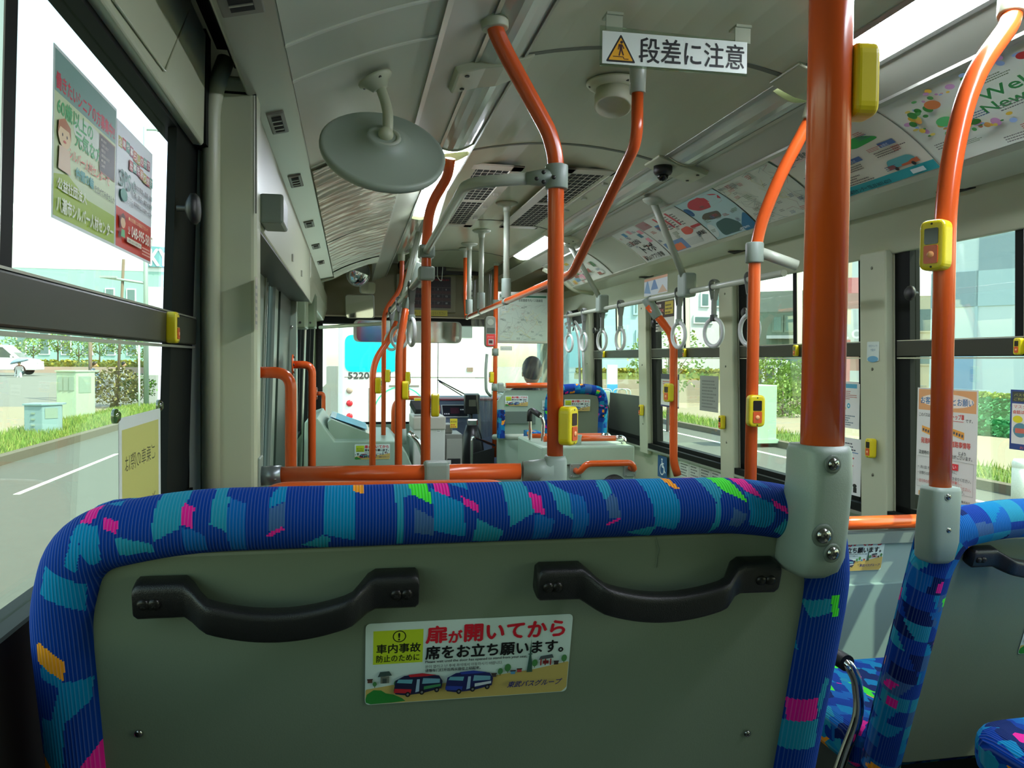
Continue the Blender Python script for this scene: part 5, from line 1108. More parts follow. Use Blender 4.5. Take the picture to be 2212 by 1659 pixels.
b=MB(); b.tube(fillet([(.39,5.5,-.50),(.46,5.5,-.56),(.50,5.5,-.68),(.49,5.5,-.74)],.04,6),.02,14); t=b.build('chrome_grab_bar',CHROME,label='short fat chrome grab bar on the corner of the wheel box counter',cat='grab bar')
T=thing('door_hoop_rail','orange hoop rail at the front step, seen behind the wheel box','grab rail',(.55,6.95,-1.6))
b=MB(); b.tube(fillet([(.36,6.95,-1.6),(.36,6.95,-.33),(.66,6.95,-.33),(.66,6.95,-1.6)],.12,10),.018,16); b.build('tube',ORANGE,T)
# fare box
T=thing('fare_box','pale grey fare box with coin slot unit and small yellow label by the driver','fare box',(.66,6.1,-1.68))
FB=mat('fare_box_shell',(202,204,196),rough=.45); FG=mat('fare_box_grey',(120,122,114),rough=.4)
A,Bq=P(893,900,Y=5.95),P(962,900,Y=5.95); b=MB(); b.box(A.x,Bq.x,5.95,6.35,-1.68,A.z-.06); b.build('cabinet',FB,T,bevel=.01)
b=MB(); b.box(A.x-.003,Bq.x+.003,5.94,6.36,A.z-.10,A.z); b.build('cabinet_top',mat('fare_box_top',(176,172,160),rough=.4),T,bevel=.01)
C1,C2=P(962,938,Y=5.97),P(999,938,Y=5.97); b=MB(); b.box(C1.x,C2.x,5.97,6.3,-1.68,C1.z); b.build('coin_unit',FG,T,bevel=.006)
b=MB(); b.box(C1.x+.01,C2.x-.004,5.962,5.972,-1.4,C1.z-.035); o=b.build('coin_unit_face',mat('coin_face',(150,152,142),rough=.4),T)
for z0,z1 in ((-.80,-.74),(-1.0,-.94)): b=MB(); b.box(C1.x+.015,C2.x-.015,5.955,5.963,z0,z1); b.build('slot',RUBBER,o,bevel=.004)
b=MB(); b.box(C1.x-.01,C1.x+.06,6.02,6.2,C1.z,C1.z+.07); b.build('note_feeder',FG,T,bevel=.008)
q=P(978,913,Y=5.99); p=Print(planefn(q,(1,0,0),(0,0,1))); p.sheet(-.02,-.04,.035,.03,C(214,196,50)); p.text('整理券',-.015,.0,w=.045,m=(60,40,30)); p.greek(-.015,-.035,.03,-.005,2,(190,70,50)); p.build('yellow_label',T)
q=P(943,925,Y=5.948); p=Print(planefn(q,(1,0,0),(0,0,1))); p.sheet(0,-.03,.03,.03,C(226,228,222)); p.greek(.003,-.025,.027,.02,4); p.build('paper_label',T)
q=P(928,1012,Y=5.948); p=Print(planefn(q,(1,0,0),(0,0,1))); p.sheet(-.0,-.05,.16,.06,C(214,214,206)); p.text('運賃箱',.01,-.01,w=.14,h=.055,m=(110,120,140)); p.build('fare_label',T)
t=thing('card_reader_head','tilted black card reader head with a yellow cap on the fare box','card reader',(.5,6.2,-.4)); c=P(905,880,Y=6.1); b=MB(); b.obox(c,(.05,0,.0),(0,.05,-.02),(-.02,.012,.035)); b.build('head',BLKPL,t,bevel=.005); b=MB(); b.obox(c+Vector((.0,0,.055)),(.035,0,0),(0,.03,0),(0,0,.016)); b.build('cap',YEL,t)
# dashboard and driver's controls
T=thing('dashboard','blue grey dashboard with switch panels below the windscreen','dashboard',(1.1,7.2,-1.7))
DB=mat('dash_blue_grey',(92,106,128),rough=.45); z1=P(985,868,Y=7.1).z
b=MB(); b.px([(7.05,-1.7),(7.7,-1.7),(7.7,z1+.03),(7.25,z1),(7.08,z1-.17)],.56,1.86); b.build('body',DB,T,bevel=.01)
b=MB(); b.box(.56,1.86,7.25,7.7,z1+.005,z1+.02); b.build('top_edge',mat('dash_top_red',(150,70,90),rough=.6),T)
fn=planefn((.62,7.075,z1-.16),(1,0,0),(0,.16,.16)); p=Print(fn); p.n=30
p.sheet(.0,.02,.14,.20,C(120,134,150)); 
for i in range(6):
    for j in range(4): p.rect(.012+i*.021,.04+j*.03,.026+i*.021,.058+j*.03,(196,200,206))
p.sheet(.18,.03,.42,.18,C(206,210,214)); p.rect(.19,.04,.41,.17,(20,24,40)); p.rect(.26,.07,.34,.14,(70,30,50))
for i in range(3): p.rect(.2+i*.018,.06,.212+i*.018,.075,(220,220,230)); p.rect(.35+i*.018,.11,.362+i*.018,.125,(220,220,230))
p.build('switch_panel',T)
t=thing('fare_display','black monitor on the dash with a dark screen','monitor',(.88,7.0,z1)); c=P(1019,872,Y=6.95); b=MB(); b.obox(c,(.065,0,0),(0,.04,.006),(0,-.008,.085)); b.build('housing',BLKPL,t,bevel=.006); b=MB(); b.obox(c+Vector((0,-.042,.01)),(.032,0,0),(0,.002,0),(0,0,.032)); b.build('screen',mat('screen_grey',(96,96,84),rough=.2),t); b=MB(); b.tube([c+Vector((0,.01,-.08)),c+Vector((0,.03,-.2))],.012,8); b.build('stand',BLKPL,t)
t=thing('gear_lever','gear lever console with chrome button block beside the driver','gear lever',(.9,6.7,-1.7)); c=P(1020,905,Y=6.6); b=MB(); b.lathe([(.12,-1.0),(.11,-.3),(.08,-.14),(.05,-.05)],c,(0,0,1),20); b.build('boot',mat('black_vinyl',(16,16,18),rough=.35),t); b=MB(); b.obox(c+Vector((0,0,-.03)),(.045,0,0),(0,.02,0),(0,0,.03)); b.build('knob',CHROME,t,bevel=.01)
b=MB(); b.box(.98,1.02,6.35,6.75,-1.0,-.72); 
t=thing('driver_gate','chrome framed black gate between the fare box and the driver partition','gate',(.95,6.05,-1.68))
g0,g1=P(1019,944,Y=6.0),P(1066,962,Y=6.4); b=MB(); b.tube(fillet([(g0.x,6.0,-1.6),(g0.x,6.0,g0.z),(1.15,6.4,g1.z)],.03,6),.011,12); b.build('rail',CHROME,t); b=MB(); b.pz([(g0.x+.005,6.0),(1.15,6.4),(1.15,6.41),(g0.x+.005,6.01)],-1.6,g1.z-.02); b.build('panel',mat('black_gate_panel',(14,14,16),rough=.5),t)
# header items
T=thing('fare_board','dark electronic fare board with number grid over the windscreen','fare board',(.62,7.5,.45))
a,c=P(868,664,Y=7.5),P(974,599,Y=7.5); W,H=c.x-a.x,c.z-a.z; b=MB(); b.box(a.x-.05,c.x+.05,7.5,7.56,a.z-.04,c.z+.02); b.build('bezel',mat('board_bezel',(150,144,118),rough=.5),T,bevel=.005)
p=Print(planefn((a.x,7.498,a.z),(1,0,0),(0,0,1))); p.sheet(0,0,W,H,C(36,18,16))
for i in range(7): p.rect(W*i/6-.001,0,W*i/6+.001,H*.66,(120,110,100))
for j in range(4): p.rect(0,H*.22*j-.001,W,H*.22*j+.001,(120,110,100)); 
for j in range(3):
    p.rect(0,H*(.22*j+.02),W,H*(.22*j+.11),(74,40,34))
    for i in range(6): p.text(str(i+1+6*(2-j)),W*(i+.35)/6,H*(.22*j+.135),h=H*.055,m=(220,220,215))
p.text('つぎは 停車します',W*.66,H*.88,w=W*.3,h=H*.05,m=(230,30,30)); p.build('number_panel',T)
p=Print(planefn((a.x+.02,7.495,a.z-.075),(1,0,0),(0,0,1))); p.sheet(0,0,W-.05,.055,C(206,190,60)); p.text('バスが停車してから席をお立ちください',.01,.012,w=W-.08,h=.03,m=(110,90,20)); p.build('yellow_notice',T)
b=MB(); b.lathe([(.055,0),(.055,.05),(.045,.08),(.02,.09)],P(872,575,Y=7.3),(0,-1,0),18); b.build('black_speaker',BLKPL,label='round black speaker at the windscreen header',cat='speaker')
T=thing('equipment_console','small black console with white cable above the fare board','console',(.75,7.3,.68)); c=P(948,582,Y=7.3); b=MB(); b.obox(c,(.06,0,0),(0,.05,0),(0,0,.05)); b.obox(c+Vector((.2,0,-.03)),(.16,0,0),(0,.03,0),(0,0,.015)); b.build('body',BLKPL,T); b=MB(); b.tube(fillet([c+Vector((-.02,-.06,.05)),c+Vector((-.02,-.06,-.08)),c+Vector((.02,-.06,-.12)),c+Vector((.03,-.06,.05))],.03,5),.004,6); b.build('cable',WHITEP,T)
p=Print(planefn(P(1002,655,Y=7.48),(1,0,0),(0,0,1))); p.sheet(0,0,.09,.30,C(196,198,176)); p.greek(.008,.02,.082,.28,6,(40,44,40),seed=3); p.build('fare_card',label='narrow white fare card with dark lettering right of the fare board',cat='card')
def mirror(label,c,poly,tilt,rim=.006,curved=False):
    T=thing('mirror',label,'mirror',c); c=Vector(c); N=Vector(tilt).normalized(); U=Vector((0,0,1)).cross(N)*-1; U.normalize(); V=N.cross(U)*-1
    if V.z<0: V=-V
    b=MB(); b.prism([(u*1.06,v*1.06) for u,v in poly],lambda u,v,t:c+U*u+V*v+N*t,-.02,0); b.build('rim',mat('mirror_rim',(200,200,190),rough=.4),T,bevel=.004)
    b=MB()
    if curved:
        r=abs(poly[0][0]); 
        for_=[(r,0),(r*.85,.012),(r*.6,.024),(r*.3,.031),(.001,.034)]; b.lathe([(a_,h) for a_,h in for_],c+N*.002,N,30)
    else: b.prism(poly,lambda u,v,t:c+U*u+V*v+N*t,.001,.004)
    b.build('glass',CHROME,T); return T
circ=[(.105*math.cos(2*math.pi*k/28),.105*math.sin(2*math.pi*k/28)) for k in range(28)]
mirror('round convex mirror under the left cove end above the windscreen',P(775,592,Y=7.1),circ,(.35,-.8,-.25),curved=True)
mirror('small squarish tilted mirror between the round and the large left mirrors',P(795,622,Y=7.2),rrect(-.075,-.05,.075,.05,.03,5),(.5,-.8,-.1))
mirror('rounded rectangular mirror at the windscreen top left showing a bright window',P(777,662,Y=7.3),rrect(-.125,-.10,.125,.10,.025,5),(-.30,-.92,-.1))
mirror('long rear view mirror hanging across the top of the windscreen',P(883,716,Y=7.2),rrect(-.46,-.095,.46,.09,.05,6),(.10,-.99,-.06))
# partition board with route map
T=thing('route_map_board','framed grey route map board on the driver partition','map',(1.45,6.5,.15))
a,c=P(1074,741,Y=6.5),P(1186,632,Y=6.5); W,H=c.x-a.x,c.z-a.z; b=MB(); b.box(a.x,c.x,6.5,6.52,a.z,c.z); b.build('frame',ALU,T,bevel=.004)
p=Print(planefn((a.x+.015,6.498,a.z+.02),(1,0,0),(0,0,1))); w_,h_=W-.03,H-.04; p.sheet(0,0,w_,h_,C(170,186,168)); p.rect(w_*.02,h_*.93,w_*.98,h_*.97,(20,90,60)); p.text('首都圏都市内バス路線図',w_*.4,h_*.84,w=w_*.5,h=h_*.06,m=(50,60,54),bold=.01); p.rect(w_*.04,h_*.6,w_*.14,h_*.88,(184,196,182))
p2_=Print(lambda u,v,n:planefn((a.x+.015,6.4965,a.z+.02),(1,0,0),(0,0,1))(u,v,n)); d_map(s0=11,seg_=40)(p,w_,h_*.8); p.build('map_sheet',T)
q=P(1083,757,Y=6.49); p=Print(planefn(q,(1,0,0),(0,0,1))); p.sheet(-.01,-.0,.09,.035,C(196,204,190)); p.text('東武バスセントラル',.0,.01,w=.075,m=(90,100,90)); p.build('small_plate',T)
T=thing('fare_card_terminal','grey and red card terminal with a round top hanging on the far pole','card terminal',(1.10,6.45,.1))
a,c=P(1047,750,Y=6.42),P(1070,683,Y=6.42); b=MB(); b.prism(rrect(a.x,a.z,c.x,c.z,.035,6),lambda u,v,t:(u,t,v),6.46,6.40); b.build('housing',mat('terminal_grey',(120,128,112),rough=.4),T,bevel=.006)
p=Print(planefn((a.x,6.397,a.z),(1,0,0),(0,0,1))); W,H=c.x-a.x,c.z-a.z; p.sheet(W*.12,H*.04,W*.95,H*.42,C(206,50,44)); p.text('プリペイド',W*.2,H*.3,w=W*.6,h=H*.06,m=(240,200,190)); p.rect(W*.3,H*.08,W*.8,H*.26,(170,160,150)); p.rect(W*.36,H*.12,W*.7,H*.22,(70,30,30)); p.rect(W*.15,H*.46,W*.9,H*.62,(70,80,66)); p.ell(W*.5,H*.8,W*.3,W*.3,(150,160,140)); p.build('face',T)
b=MB(); b.tube(fillet([P(1052,765,Y=6.4),P(1049,800,Y=6.38),P(1050,845,Y=6.38),P(1060,855,Y=6.42)],.05,6),.012,12); b.build('curved_grip',GREYPL,label='thin dark curved grip hanging below the card terminal',cat='grip')
# clear film curtain
def film(label,pts,amp,sd):
    rr=random.Random(sd); n,m=26,30; vs=[]; A0,A1,B0,B1=[Vector(p) for p in pts]  # top-left, top-right, bottom-left, bottom-right
    for i in range(n+1):
        for j in range(m+1):
            s,t_=i/n,j/m; q=A0.lerp(A1,s).lerp(B0.lerp(B1,s),t_); q.y+=amp*(math.sin(s*17+sd)+.6*math.sin(s*31+t_*9+sd)); vs.append(q)
    b=MB(); b.add(vs,[(i*(m+1)+j,i*(m+1)+j+1,(i+1)*(m+1)+j+1,(i+1)*(m+1)+j) for i in range(n) for j in range(m)],0,True)
    return b.build('vinyl_curtain',FILM,label=label,cat='curtain')
film('clear vinyl curtain hanging left of the card reader pole',[P(1012,610,Y=6.7),P(1064,590,Y=6.55),P(1035,950,Y=6.7),P(1064,940,Y=6.55)],.012,3)
film('clear vinyl sheet behind the driver below the map board',[P(1072,745,Y=6.62),P(1230,700,Y=6.62),P(1072,840,Y=6.62),P(1230,835,Y=6.62)],.01,8)
# driver partition: upper infill
T=thing('driver_partition','grey partition with sloped shoulder and orange top rail behind the driver','partition',(1.5,5.85,-1.68))
b=MB(); b.py([(1.075,-1.68),(1.93,-1.68),(1.95,-.222),(1.14,-.222),(1.075,-.30)],5.85,5.89); b.build('lower_panel',PANELG,T,bevel=.006)
b=MB(); b.tube([P(1092,833,Y=5.84),P(1210,832,Y=5.84)],.02,14); b.build('top_rail',ORANGE,T)
b=MB(); b.box(1.07,1.115,5.82,5.87,-.24,-.165); b.build('rail_socket',GREYPL,T,bevel=.01); PT=T
# seats by the partition
DS=(5.25)
T,yfA,nA=double_seat('far blue patterned seat with a warning sticker before the driver partition',1.34,1.80,P(1250,829,Y=5.45).z,5.45,.08,-.62,31,cush=False,r=.036,step=.01)
o=P(1218,888,Y=5.44); sticker('warning_sticker',T,planefn(o+Vector((0,-.004,0)),(1,0,0),(0,-.08,1)),.19,1)
o=P(1091,877,Y=5.845); sticker('warning_sticker',PT,planefn(o,(1,0,0),(0,0,1)),.175,1)
b=MB(); b.box(1.08,1.36,5.838,5.85,P(1100,915,Y=5.84).z,P(1100,889,Y=5.84).z); b.build('painted_shade_band',mat('partition_shade',(96,112,100),rough=.5),PT)  # shade across the partition, put in as a strip of darker colour
o=P(1171,885,Y=5.845); p=Print(planefn(o,(1,0,0),(0,0,1)),eps=.0004); p.sheet(0,0,.06,.07,C(190,206,196)); p.text('この座席は',.004,.04,w=.05,m=(60,90,80)); p.text('優先席',.004,.01,w=.05,m=(60,90,80)); p.build('seat_notice',PT)
b=MB(); b.tube(fillet([(1.84,5.62,-.7),(1.86,5.62,-.35),(1.82,5.62,-.28),(1.80,5.62,-.3)],.04,6),.014,12); b.build('chrome_side_arm',CHROME,T)
b=MB(); b.py([(1.30,-1.68),(1.9,-1.68),(1.9,-.66),(1.30,-.66)],5.5,5.83); b.build('pedestal_box',PANELG,T,bevel=.01)
T=thing('grey_rail','short grey cross rail between the gate and the far double seat','rail',(1.15,5.9,-.55)); b=MB(); b.tube([P(1068,944,Y=5.95),P(1142,944,Y=5.5)],.022,16); b.build('tube',GREYPIPE,T)
q0,q1=P(1077,947,Y=5.75),P(1091,886,Y=5.75); b=MB(); b.box(q0.x,q1.x,5.75,5.82,q0.z,q1.z); T=b.build('folding_seat',FABS,label='blue patterned folding seat edge beside the gate',cat='seat')
a_=lambda px,py,Y:P(px,py,Y=Y)
armrest('black padded chrome armrest loop in front of the wheel box seat',(1.15,4.7,-.8),[a_(1152,975,4.7),a_(1146,960,4.7),a_(1144,890,4.7),a_(1150,887,4.7),a_(1170,900,4.6),a_(1174,912,4.6),a_(1170,996,4.6),a_(1162,995,4.62),a_(1150,975,4.7)],[a_(1144,910,4.7),a_(1144,890,4.7),a_(1150,886,4.7),a_(1166,897,4.61)],r=.011)
q0,q1=P(1149,978,Y=4.85),P(1177,936,Y=4.85); b=MB(); b.box(q0.x,q1.x,4.85,5.1,q0.z-.15,q1.z); b.build('priority_seat_side',FABS,label='blue patterned side of the seat seen through the chrome armrest',cat='seat')
# wheel box right with orange rails
T=thing('wheel_box','grey green wheel box on the right with orange rails on chrome posts','wheel box',(1.45,4.6,-1.68))
zt_=P(1300,962,Y=4.35).z; b=MB(); b.box(1.04,1.585,4.3,4.95,-1.68,zt_); b.build('body',PANELG,T,bevel=.01)
b=MB(); b.box(1.04,1.585,4.29,4.302,P(1300,1002,Y=4.3).z-.006,P(1300,1002,Y=4.3).z); b.build('panel_seam',DKBAR,T)
for yy,zz,x1 in ((4.42,P(1300,947,Y=4.42).z,1.56),(4.82,P(1300,941,Y=4.82).z,1.60)):
    b=MB(); b.tube([(.98+.1,yy,zz),(x1-.05,yy,zz)],.0165,16); o=b.build('orange_rail',ORANGE,T)
    b=MB(); b.tube(fillet([(x1-.055,yy,zz),(x1,yy,zz),(x1,yy,zt_)],.035,6),.0165,14); b.build('chrome_elbow',CHROME,o)
    b=MB(); b.tube([(1.28,yy,zz),(1.28,yy,zt_)],.012,12); b.build('chrome_post',CHROME,o); b=MB(); b.tube([(1.28,yy,zz+.022),(1.28,yy,zz-.07)],[.026,.018],14); b.build('post_clamp',GREYPL,o)
zz=P(1300,1000,Y=4.22).z
b=MB(); b.tube(fillet([(1.235,4.30,zz-.05),(1.235,4.22,zz-.05),(1.27,4.2,zz),(1.53,4.2,zz),(1.555,4.22,zz-.04),(1.555,4.3,zz-.04)],.05,8),.0175,16); o=b.build('grab_bar',ORANGE,T)
for x in (1.235,1.555):
    b=MB(); b.box(x-.035,x+.035,4.286,4.30,zz-.09,zz-.01); o2=b.build('bar_plate',GREYPL,T,bevel=.003)
    for dx in (-.025,.025):
        for dz in (-.08,-.02): screw(o2,(x+dx,4.286,zz+dz),(0,-1,0),.004)
t=thing('speaker_grille','round black fitting low on the wheel box front','fitting',(1.42,4.28,-.75)); b=MB(); b.lathe([(.07,0),(.07,.02),(.055,.03),(.02,.032)],(1.46,4.30,P(1345,1043,Y=4.3).z-.02),(0,-1,0),24); b.build('body',BLKPL,t)
# row two right: seat back with orange top rail, sticker
zr=P(1900,1128,Y=2.2).z
T=thing('seat_bench','pale grey seat back with an orange top rail under the wide right pillar','seat',(1.54,2.25,-1.6))
b=MB(); b.px([(2.20,zr-.06),(2.23,zr-.05),(2.40,-1.35),(2.36,-1.35)],1.165,1.90); b.build('back_shell',mat('pale_bench_shell',(150,172,168),rough=.4),T,bevel=.008)
b=MB(); b.tube([(1.17,2.2,zr),(1.9,2.2,zr)],.021,18); b.build('top_rail',ORANGE,T)
b=MB(); b.box(1.18,1.89,2.19,2.22,zr-.065,zr-.028); b.build('rail_seat_strip',mat('rail_strip',(96,108,106),rough=.4),T)
z0=P(1860,1228,Y=2.24).z; o=P(1760,1232,Y=2.215); c_=P(1903,1228,Y=2.215); sl=.16/(1.35+zr-.06); sticker('warning_sticker',T,planefn(Vector((o.x-.03,2.198+sl*(zr-.06-z0),z0)),(1,0,0),(0,-sl,1)),c_.x-o.x+.03,2)
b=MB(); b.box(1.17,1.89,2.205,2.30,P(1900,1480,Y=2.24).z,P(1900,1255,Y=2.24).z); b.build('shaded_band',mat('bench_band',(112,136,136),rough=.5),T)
b=MB(); b.pz(rounded([(1.17,2.42),(1.89,2.42),(1.89,2.8),(1.17,2.8)],.05),-1.0,-.9); b.build('seat_cushion',FABS,T,bevel=.02)
# driver's side window fittings
T=thing('cable_conduit','white curved conduit and cable at the driver side window','conduit',(1.9,7.0,-.4)); b=MB(); b.tube(fillet([P(1222,700,X=1.9),P(1240,690,X=1.9),P(1258,720,X=1.9),P(1262,830,X=1.9)],.1,8),.012,10); b.tube(fillet([P(1225,708,X=1.9),P(1240,700,X=1.9),P(1250,730,X=1.9),P(1253,830,X=1.9)],.1,8),.01,10); b.build('conduit',WHITEP,T)
T=thing('visor_clip','black bracket hanging by the driver side window top','bracket',(1.85,6.7,.3)); c=P(1245,685,Y=6.7); b=MB(); b.obox(c,(.045,0,.01),(0,.02,0),(-.02,0,.06)); b.tube([c,c+Vector((-.03,0,-.12))],.006,6); b.tube([c,c+Vector((.02,0,-.11))],.006,6); b.build('bracket',BLKPL,T)
# ---- driver
def human(label,J,rad,edges,mats,cat='person',loc=None,parts=()):
    T=thing('person',label,cat,loc)
    names=list(J); me=bpy.data.meshes.new('body'); o_=ORG[T.name]-Vector((0,0,EYE))
    me.from_pydata([Vector(J[n])-o_ for n in names],[(names.index(a),names.index(c)) for a,c in edges],[])
    ob=bpy.data.objects.new('body',me); COL.objects.link(ob); ob.parent=T; ORG[ob.name]=ORG[T.name]
    sk=ob.modifiers.new('skin','SKIN'); 
    sv=me.skin_vertices[0].data if me.skin_vertices else None
    if sv is None:
        bm_=None
    for i,n in enumerate(names):
        r=rad[n]; me.skin_vertices[0].data[i].radius=(r,r) if not isinstance(r,tuple) else r
    me.skin_vertices[0].data[0].use_root=True
    sub=ob.modifiers.new('sub','SUBSURF'); sub.levels=sub.render_levels=2
    me.materials.append(mats[0]); return T
SUIT=mat('dark_uniform',(22,22,30),rough=.7); SKIN=mat('skin_tone',(196,150,120),rough=.5); HAIR=mat('black_hair',(14,12,12),rough=.5)
def fingers(J,rad,edges,w,dirv,side,pre,s=1.0):
    d=Vector(dirv).normalized(); lat=d.cross(Vector((0,0,1))).normalized(); 
    J[pre+'palm']=Vector(w)+d*.055*s; rad[pre+'palm']=.026*s; 
    for k,(off,l) in enumerate(((-.03,.045),(-.01,.052),(.01,.048),(.03,.038))):
        J[pre+'f%d'%k]=J[pre+'palm']+lat*off*s+d*.03*s; rad[pre+'f%d'%k]=.009*s; J[pre+'g%d'%k]=J[pre+'f%d'%k]+d*l*s+Vector((0,0,-.022*s)); rad[pre+'g%d'%k]=.008*s
        edges+= [(pre+'palm',pre+'f%d'%k),(pre+'f%d'%k,pre+'g%d'%k)]
    J[pre+'t0']=Vector(w)+d*.03*s+lat*.035*s*side; rad[pre+'t0']=.010*s; J[pre+'t1']=J[pre+'t0']+d*.03*s+lat*.02*s*side; rad[pre+'t1']=.009*s
    edges+=[(pre+'palm',pre+'t0'),(pre+'t0',pre+'t1')]
hx=P(1150,800,Y=6.95); X_=hx.x; z_=hx.z
J={'pelvis':(X_,6.95,z_-.66),'belly':(X_,6.93,z_-.5),'chest':(X_,6.92,z_-.32),'neck':(X_,6.95,z_-.13),'sl':(X_-.17,6.93,z_-.18),'el':(X_-.26,7.08,z_-.46),'wl':(X_-.13,7.25,z_-.40),'sr':(X_+.17,6.93,z_-.18),'er':(X_+.26,7.08,z_-.46),'wr':(X_+.13,7.25,z_-.40),'kl':(X_-.12,7.35,z_-.66),'al':(X_-.12,7.5,z_-1.1),'fl':(X_-.12,7.6,z_-1.15),'kr':(X_+.12,7.35,z_-.66),'ar':(X_+.12,7.5,z_-1.1),'fr':(X_+.12,7.6,z_-1.15)}
rad={'pelvis':.15,'belly':.14,'chest':.15,'neck':.058,'sl':.066,'el':.046,'wl':.032,'sr':.066,'er':.046,'wr':.032,'kl':.07,'al':.045,'fl':.04,'kr':.07,'ar':.045,'fr':.04}
ed=[('pelvis','belly'),('belly','chest'),('chest','neck'),('chest','sl'),('sl','el'),('el','wl'),('chest','sr'),('sr','er'),('er','wr'),('pelvis','kl'),('kl','al'),('al','fl'),('pelvis','kr'),('kr','ar'),('ar','fr')]
ed+=[('wl','Lpalm'),('wr','Rpalm')]; fingers(J,rad,ed,J['wl'],(.2,.9,.1),1,'L'); fingers(J,rad,ed,J['wr'],(-.2,.9,.1),-1,'R')
T=human('person in dark clothes seated at the wheel, seen from behind',J,rad,ed,[SUIT],loc=(X_,6.95,z_-.75))
b=MB(); b.ball((X_,6.97,z_-.02),.092,20,0,(.86,1.0,1.22)); b.ball((X_,7.065,z_-.03),.018,8,0,(1,1,1.3)); b.ball((X_-.083,6.97,z_-.03),.02,8,0,(.5,1,1.5)); b.ball((X_+.083,6.97,z_-.03),.02,8,0,(.5,1,1.5)); b.build('head',SKIN,T)
b=MB(); b.ball((X_,6.955,z_+.012),.103,20,0,(.9,1.0,1.14)); b.build('hair',HAIR,T)
T=thing('driving_chair','black high backed seat behind the person at the wheel','seat',(X_,6.8,-1.6)); b=MB(); b.px(rounded([(6.72,-1.0),(6.86,-1.0),(6.80,z_-.22),(6.70,z_-.20)],.03,4),X_-.21,X_+.21); b.box(X_-.22,X_+.22,6.8,7.25,-1.12,-.98); b.build('seat_shell',mat('black_seat_cloth',(24,24,28),rough=.8),T,bevel=.03,seg=3)
t=thing('steering_wheel','black steering wheel in front of the driver','steering wheel',(X_,7.3,-.55)); b=MB(); c=Vector((X_,7.30,z_-.44)); N_=Vector((0,-.45,.9)).normalized(); U_=Vector((1,0,0)); V_=N_.cross(U_)
b.tube([c+U_*.22*math.cos(a*math.pi/16)+V_*.22*math.sin(a*math.pi/16) for a in range(33)],.014,8,caps=False); b.tube([c-U_*.22,c+U_*.22],.012,8); b.tube([c,c-V_*.22],.012,8); b.tube([c,c-N_*.5],.025,10); b.build('rim',BLKPL,t)
b=MB(); b.tube([P(935,862,Y=7.85),P(905,905,Y=7.85)],.008,6); b.tube([P(1023,862,Y=7.85),P(945,820,Y=7.85)],.006,6); b.tube([P(1010,862,Y=7.85),P(948,824,Y=7.85)],.005,6); b.tube([P(947,700,Y=7.85),P(945,862,Y=7.85)],.004,6); b.build('windscreen_wiper',RUBBER,label='black windscreen wiper arms outside the front glass',cat='wiper')
# ================================================================ outside
ASPH=mat('asphalt',(82,86,80),rough=.85,noise=.12,nscale=6,bump=.2,bscale=150)
CONC=mat('pale_paving',(136,128,106),rough=.8,noise=.06,nscale=4)
GR=-2.05
b=MB(); b.box(-160,200,-60,260,GR-.5,GR-.02); S('floor_ground',b,mat('far_ground',(150,148,136),rough=.9,noise=.08,nscale=.4))
b=MB(); b.box(-6.4,10.2,-60,240,GR-.3,GR); road=S('road',b,ASPH)
WL=mat('road_paint',(226,228,222),rough=.6,noise=.15,nscale=30)
b=MB(); 
for k in range(26): b.box(-4.90,-4.81,-20+k*10 if False else 1+k*6,1+k*6+5.2,GR,GR+.004)
b.box(9.2,9.32,-20,200,GR,GR+.004); b.build('lane_marking',WL,road)
KERB=mat('kerb_stone',(96,90,76),rough=.85,noise=.12,nscale=8)
b=MB(); b.box(-6.6,-6.4,-40,34,GR-.2,GR+.17); S('kerb_left',b,KERB)
b=MB(); b.box(10.2,10.4,-40,45,GR-.2,GR+.15); S('kerb_right',b,KERB)
b=MB(); b.box(-60,-6.6,-40,34,GR-.2,GR+.10); S('sidewalk_left',b,CONC)
b=MB(); b.box(10.4,60,-40,60,GR-.2,GR+.10); S('sidewalk_right',b,CONC)
LEAF=mat('leaf_green',(78,116,40),rough=.6,noise=.25,nscale=3); LEAF2=mat('leaf_light_green',(130,158,80),rough=.6,noise=.25,nscale=3); LEAFR=mat('leaf_reddish',(126,122,76),rough=.6); BARK=mat('tree_bark',(110,96,82),rough=.9)
def blades(label,boxes,n,h,m,seed=1,name='grass'):
    rr=random.Random(seed); b=MB()
    tot=sum((x1-x0)*(y1-y0) for x0,x1,y0,y1,z in boxes)
    for x0,x1,y0,y1,z in boxes:
        for _ in range(int(n*(x1-x0)*(y1-y0)/tot)):
            x=rr.uniform(x0,x1); y=rr.uniform(y0,y1); hh=h*rr.uniform(.5,1.3); a=rr.uniform(0,6.28); w=h*.05+.004; dx,dy=math.cos(a)*w,math.sin(a)*w; lx,ly=rr.uniform(-.4,.4)*hh,rr.uniform(-.4,.4)*hh
            b.add([(x-dx,y-dy,z),(x+dx,y+dy,z),(x+lx*.5+dx*.6,y+ly*.5,z+hh*.6),(x+lx,y+ly,z+hh)],[(0,1,2,3)],rr.choice((0,0,1)))
    return b.build(name,m,label=label,cat='grass',kind='stuff')
GM=[mat('grass_green',(110,140,54),rough=.8),mat('grass_straw',(140,150,74),rough=.8)]
b=MB(); b.box(-8.4,-6.6,4,34,GR+.1,GR+.14); b.box(10.4,11.8,4,45,GR+.1,GR+.13); S('verge_soil',b,mat('verge_soil',(84,104,46),rough=.9,noise=.2,nscale=5))
blades('bright green roadside grass along the left kerb',[(-8.4,-6.6,9,34,GR+.13)],15000,.15,GM,3)
blades('low sunlit grass along the right kerb',[(10.4,11.8,8,35.5,GR+.12)],6000,.16,GM,5)
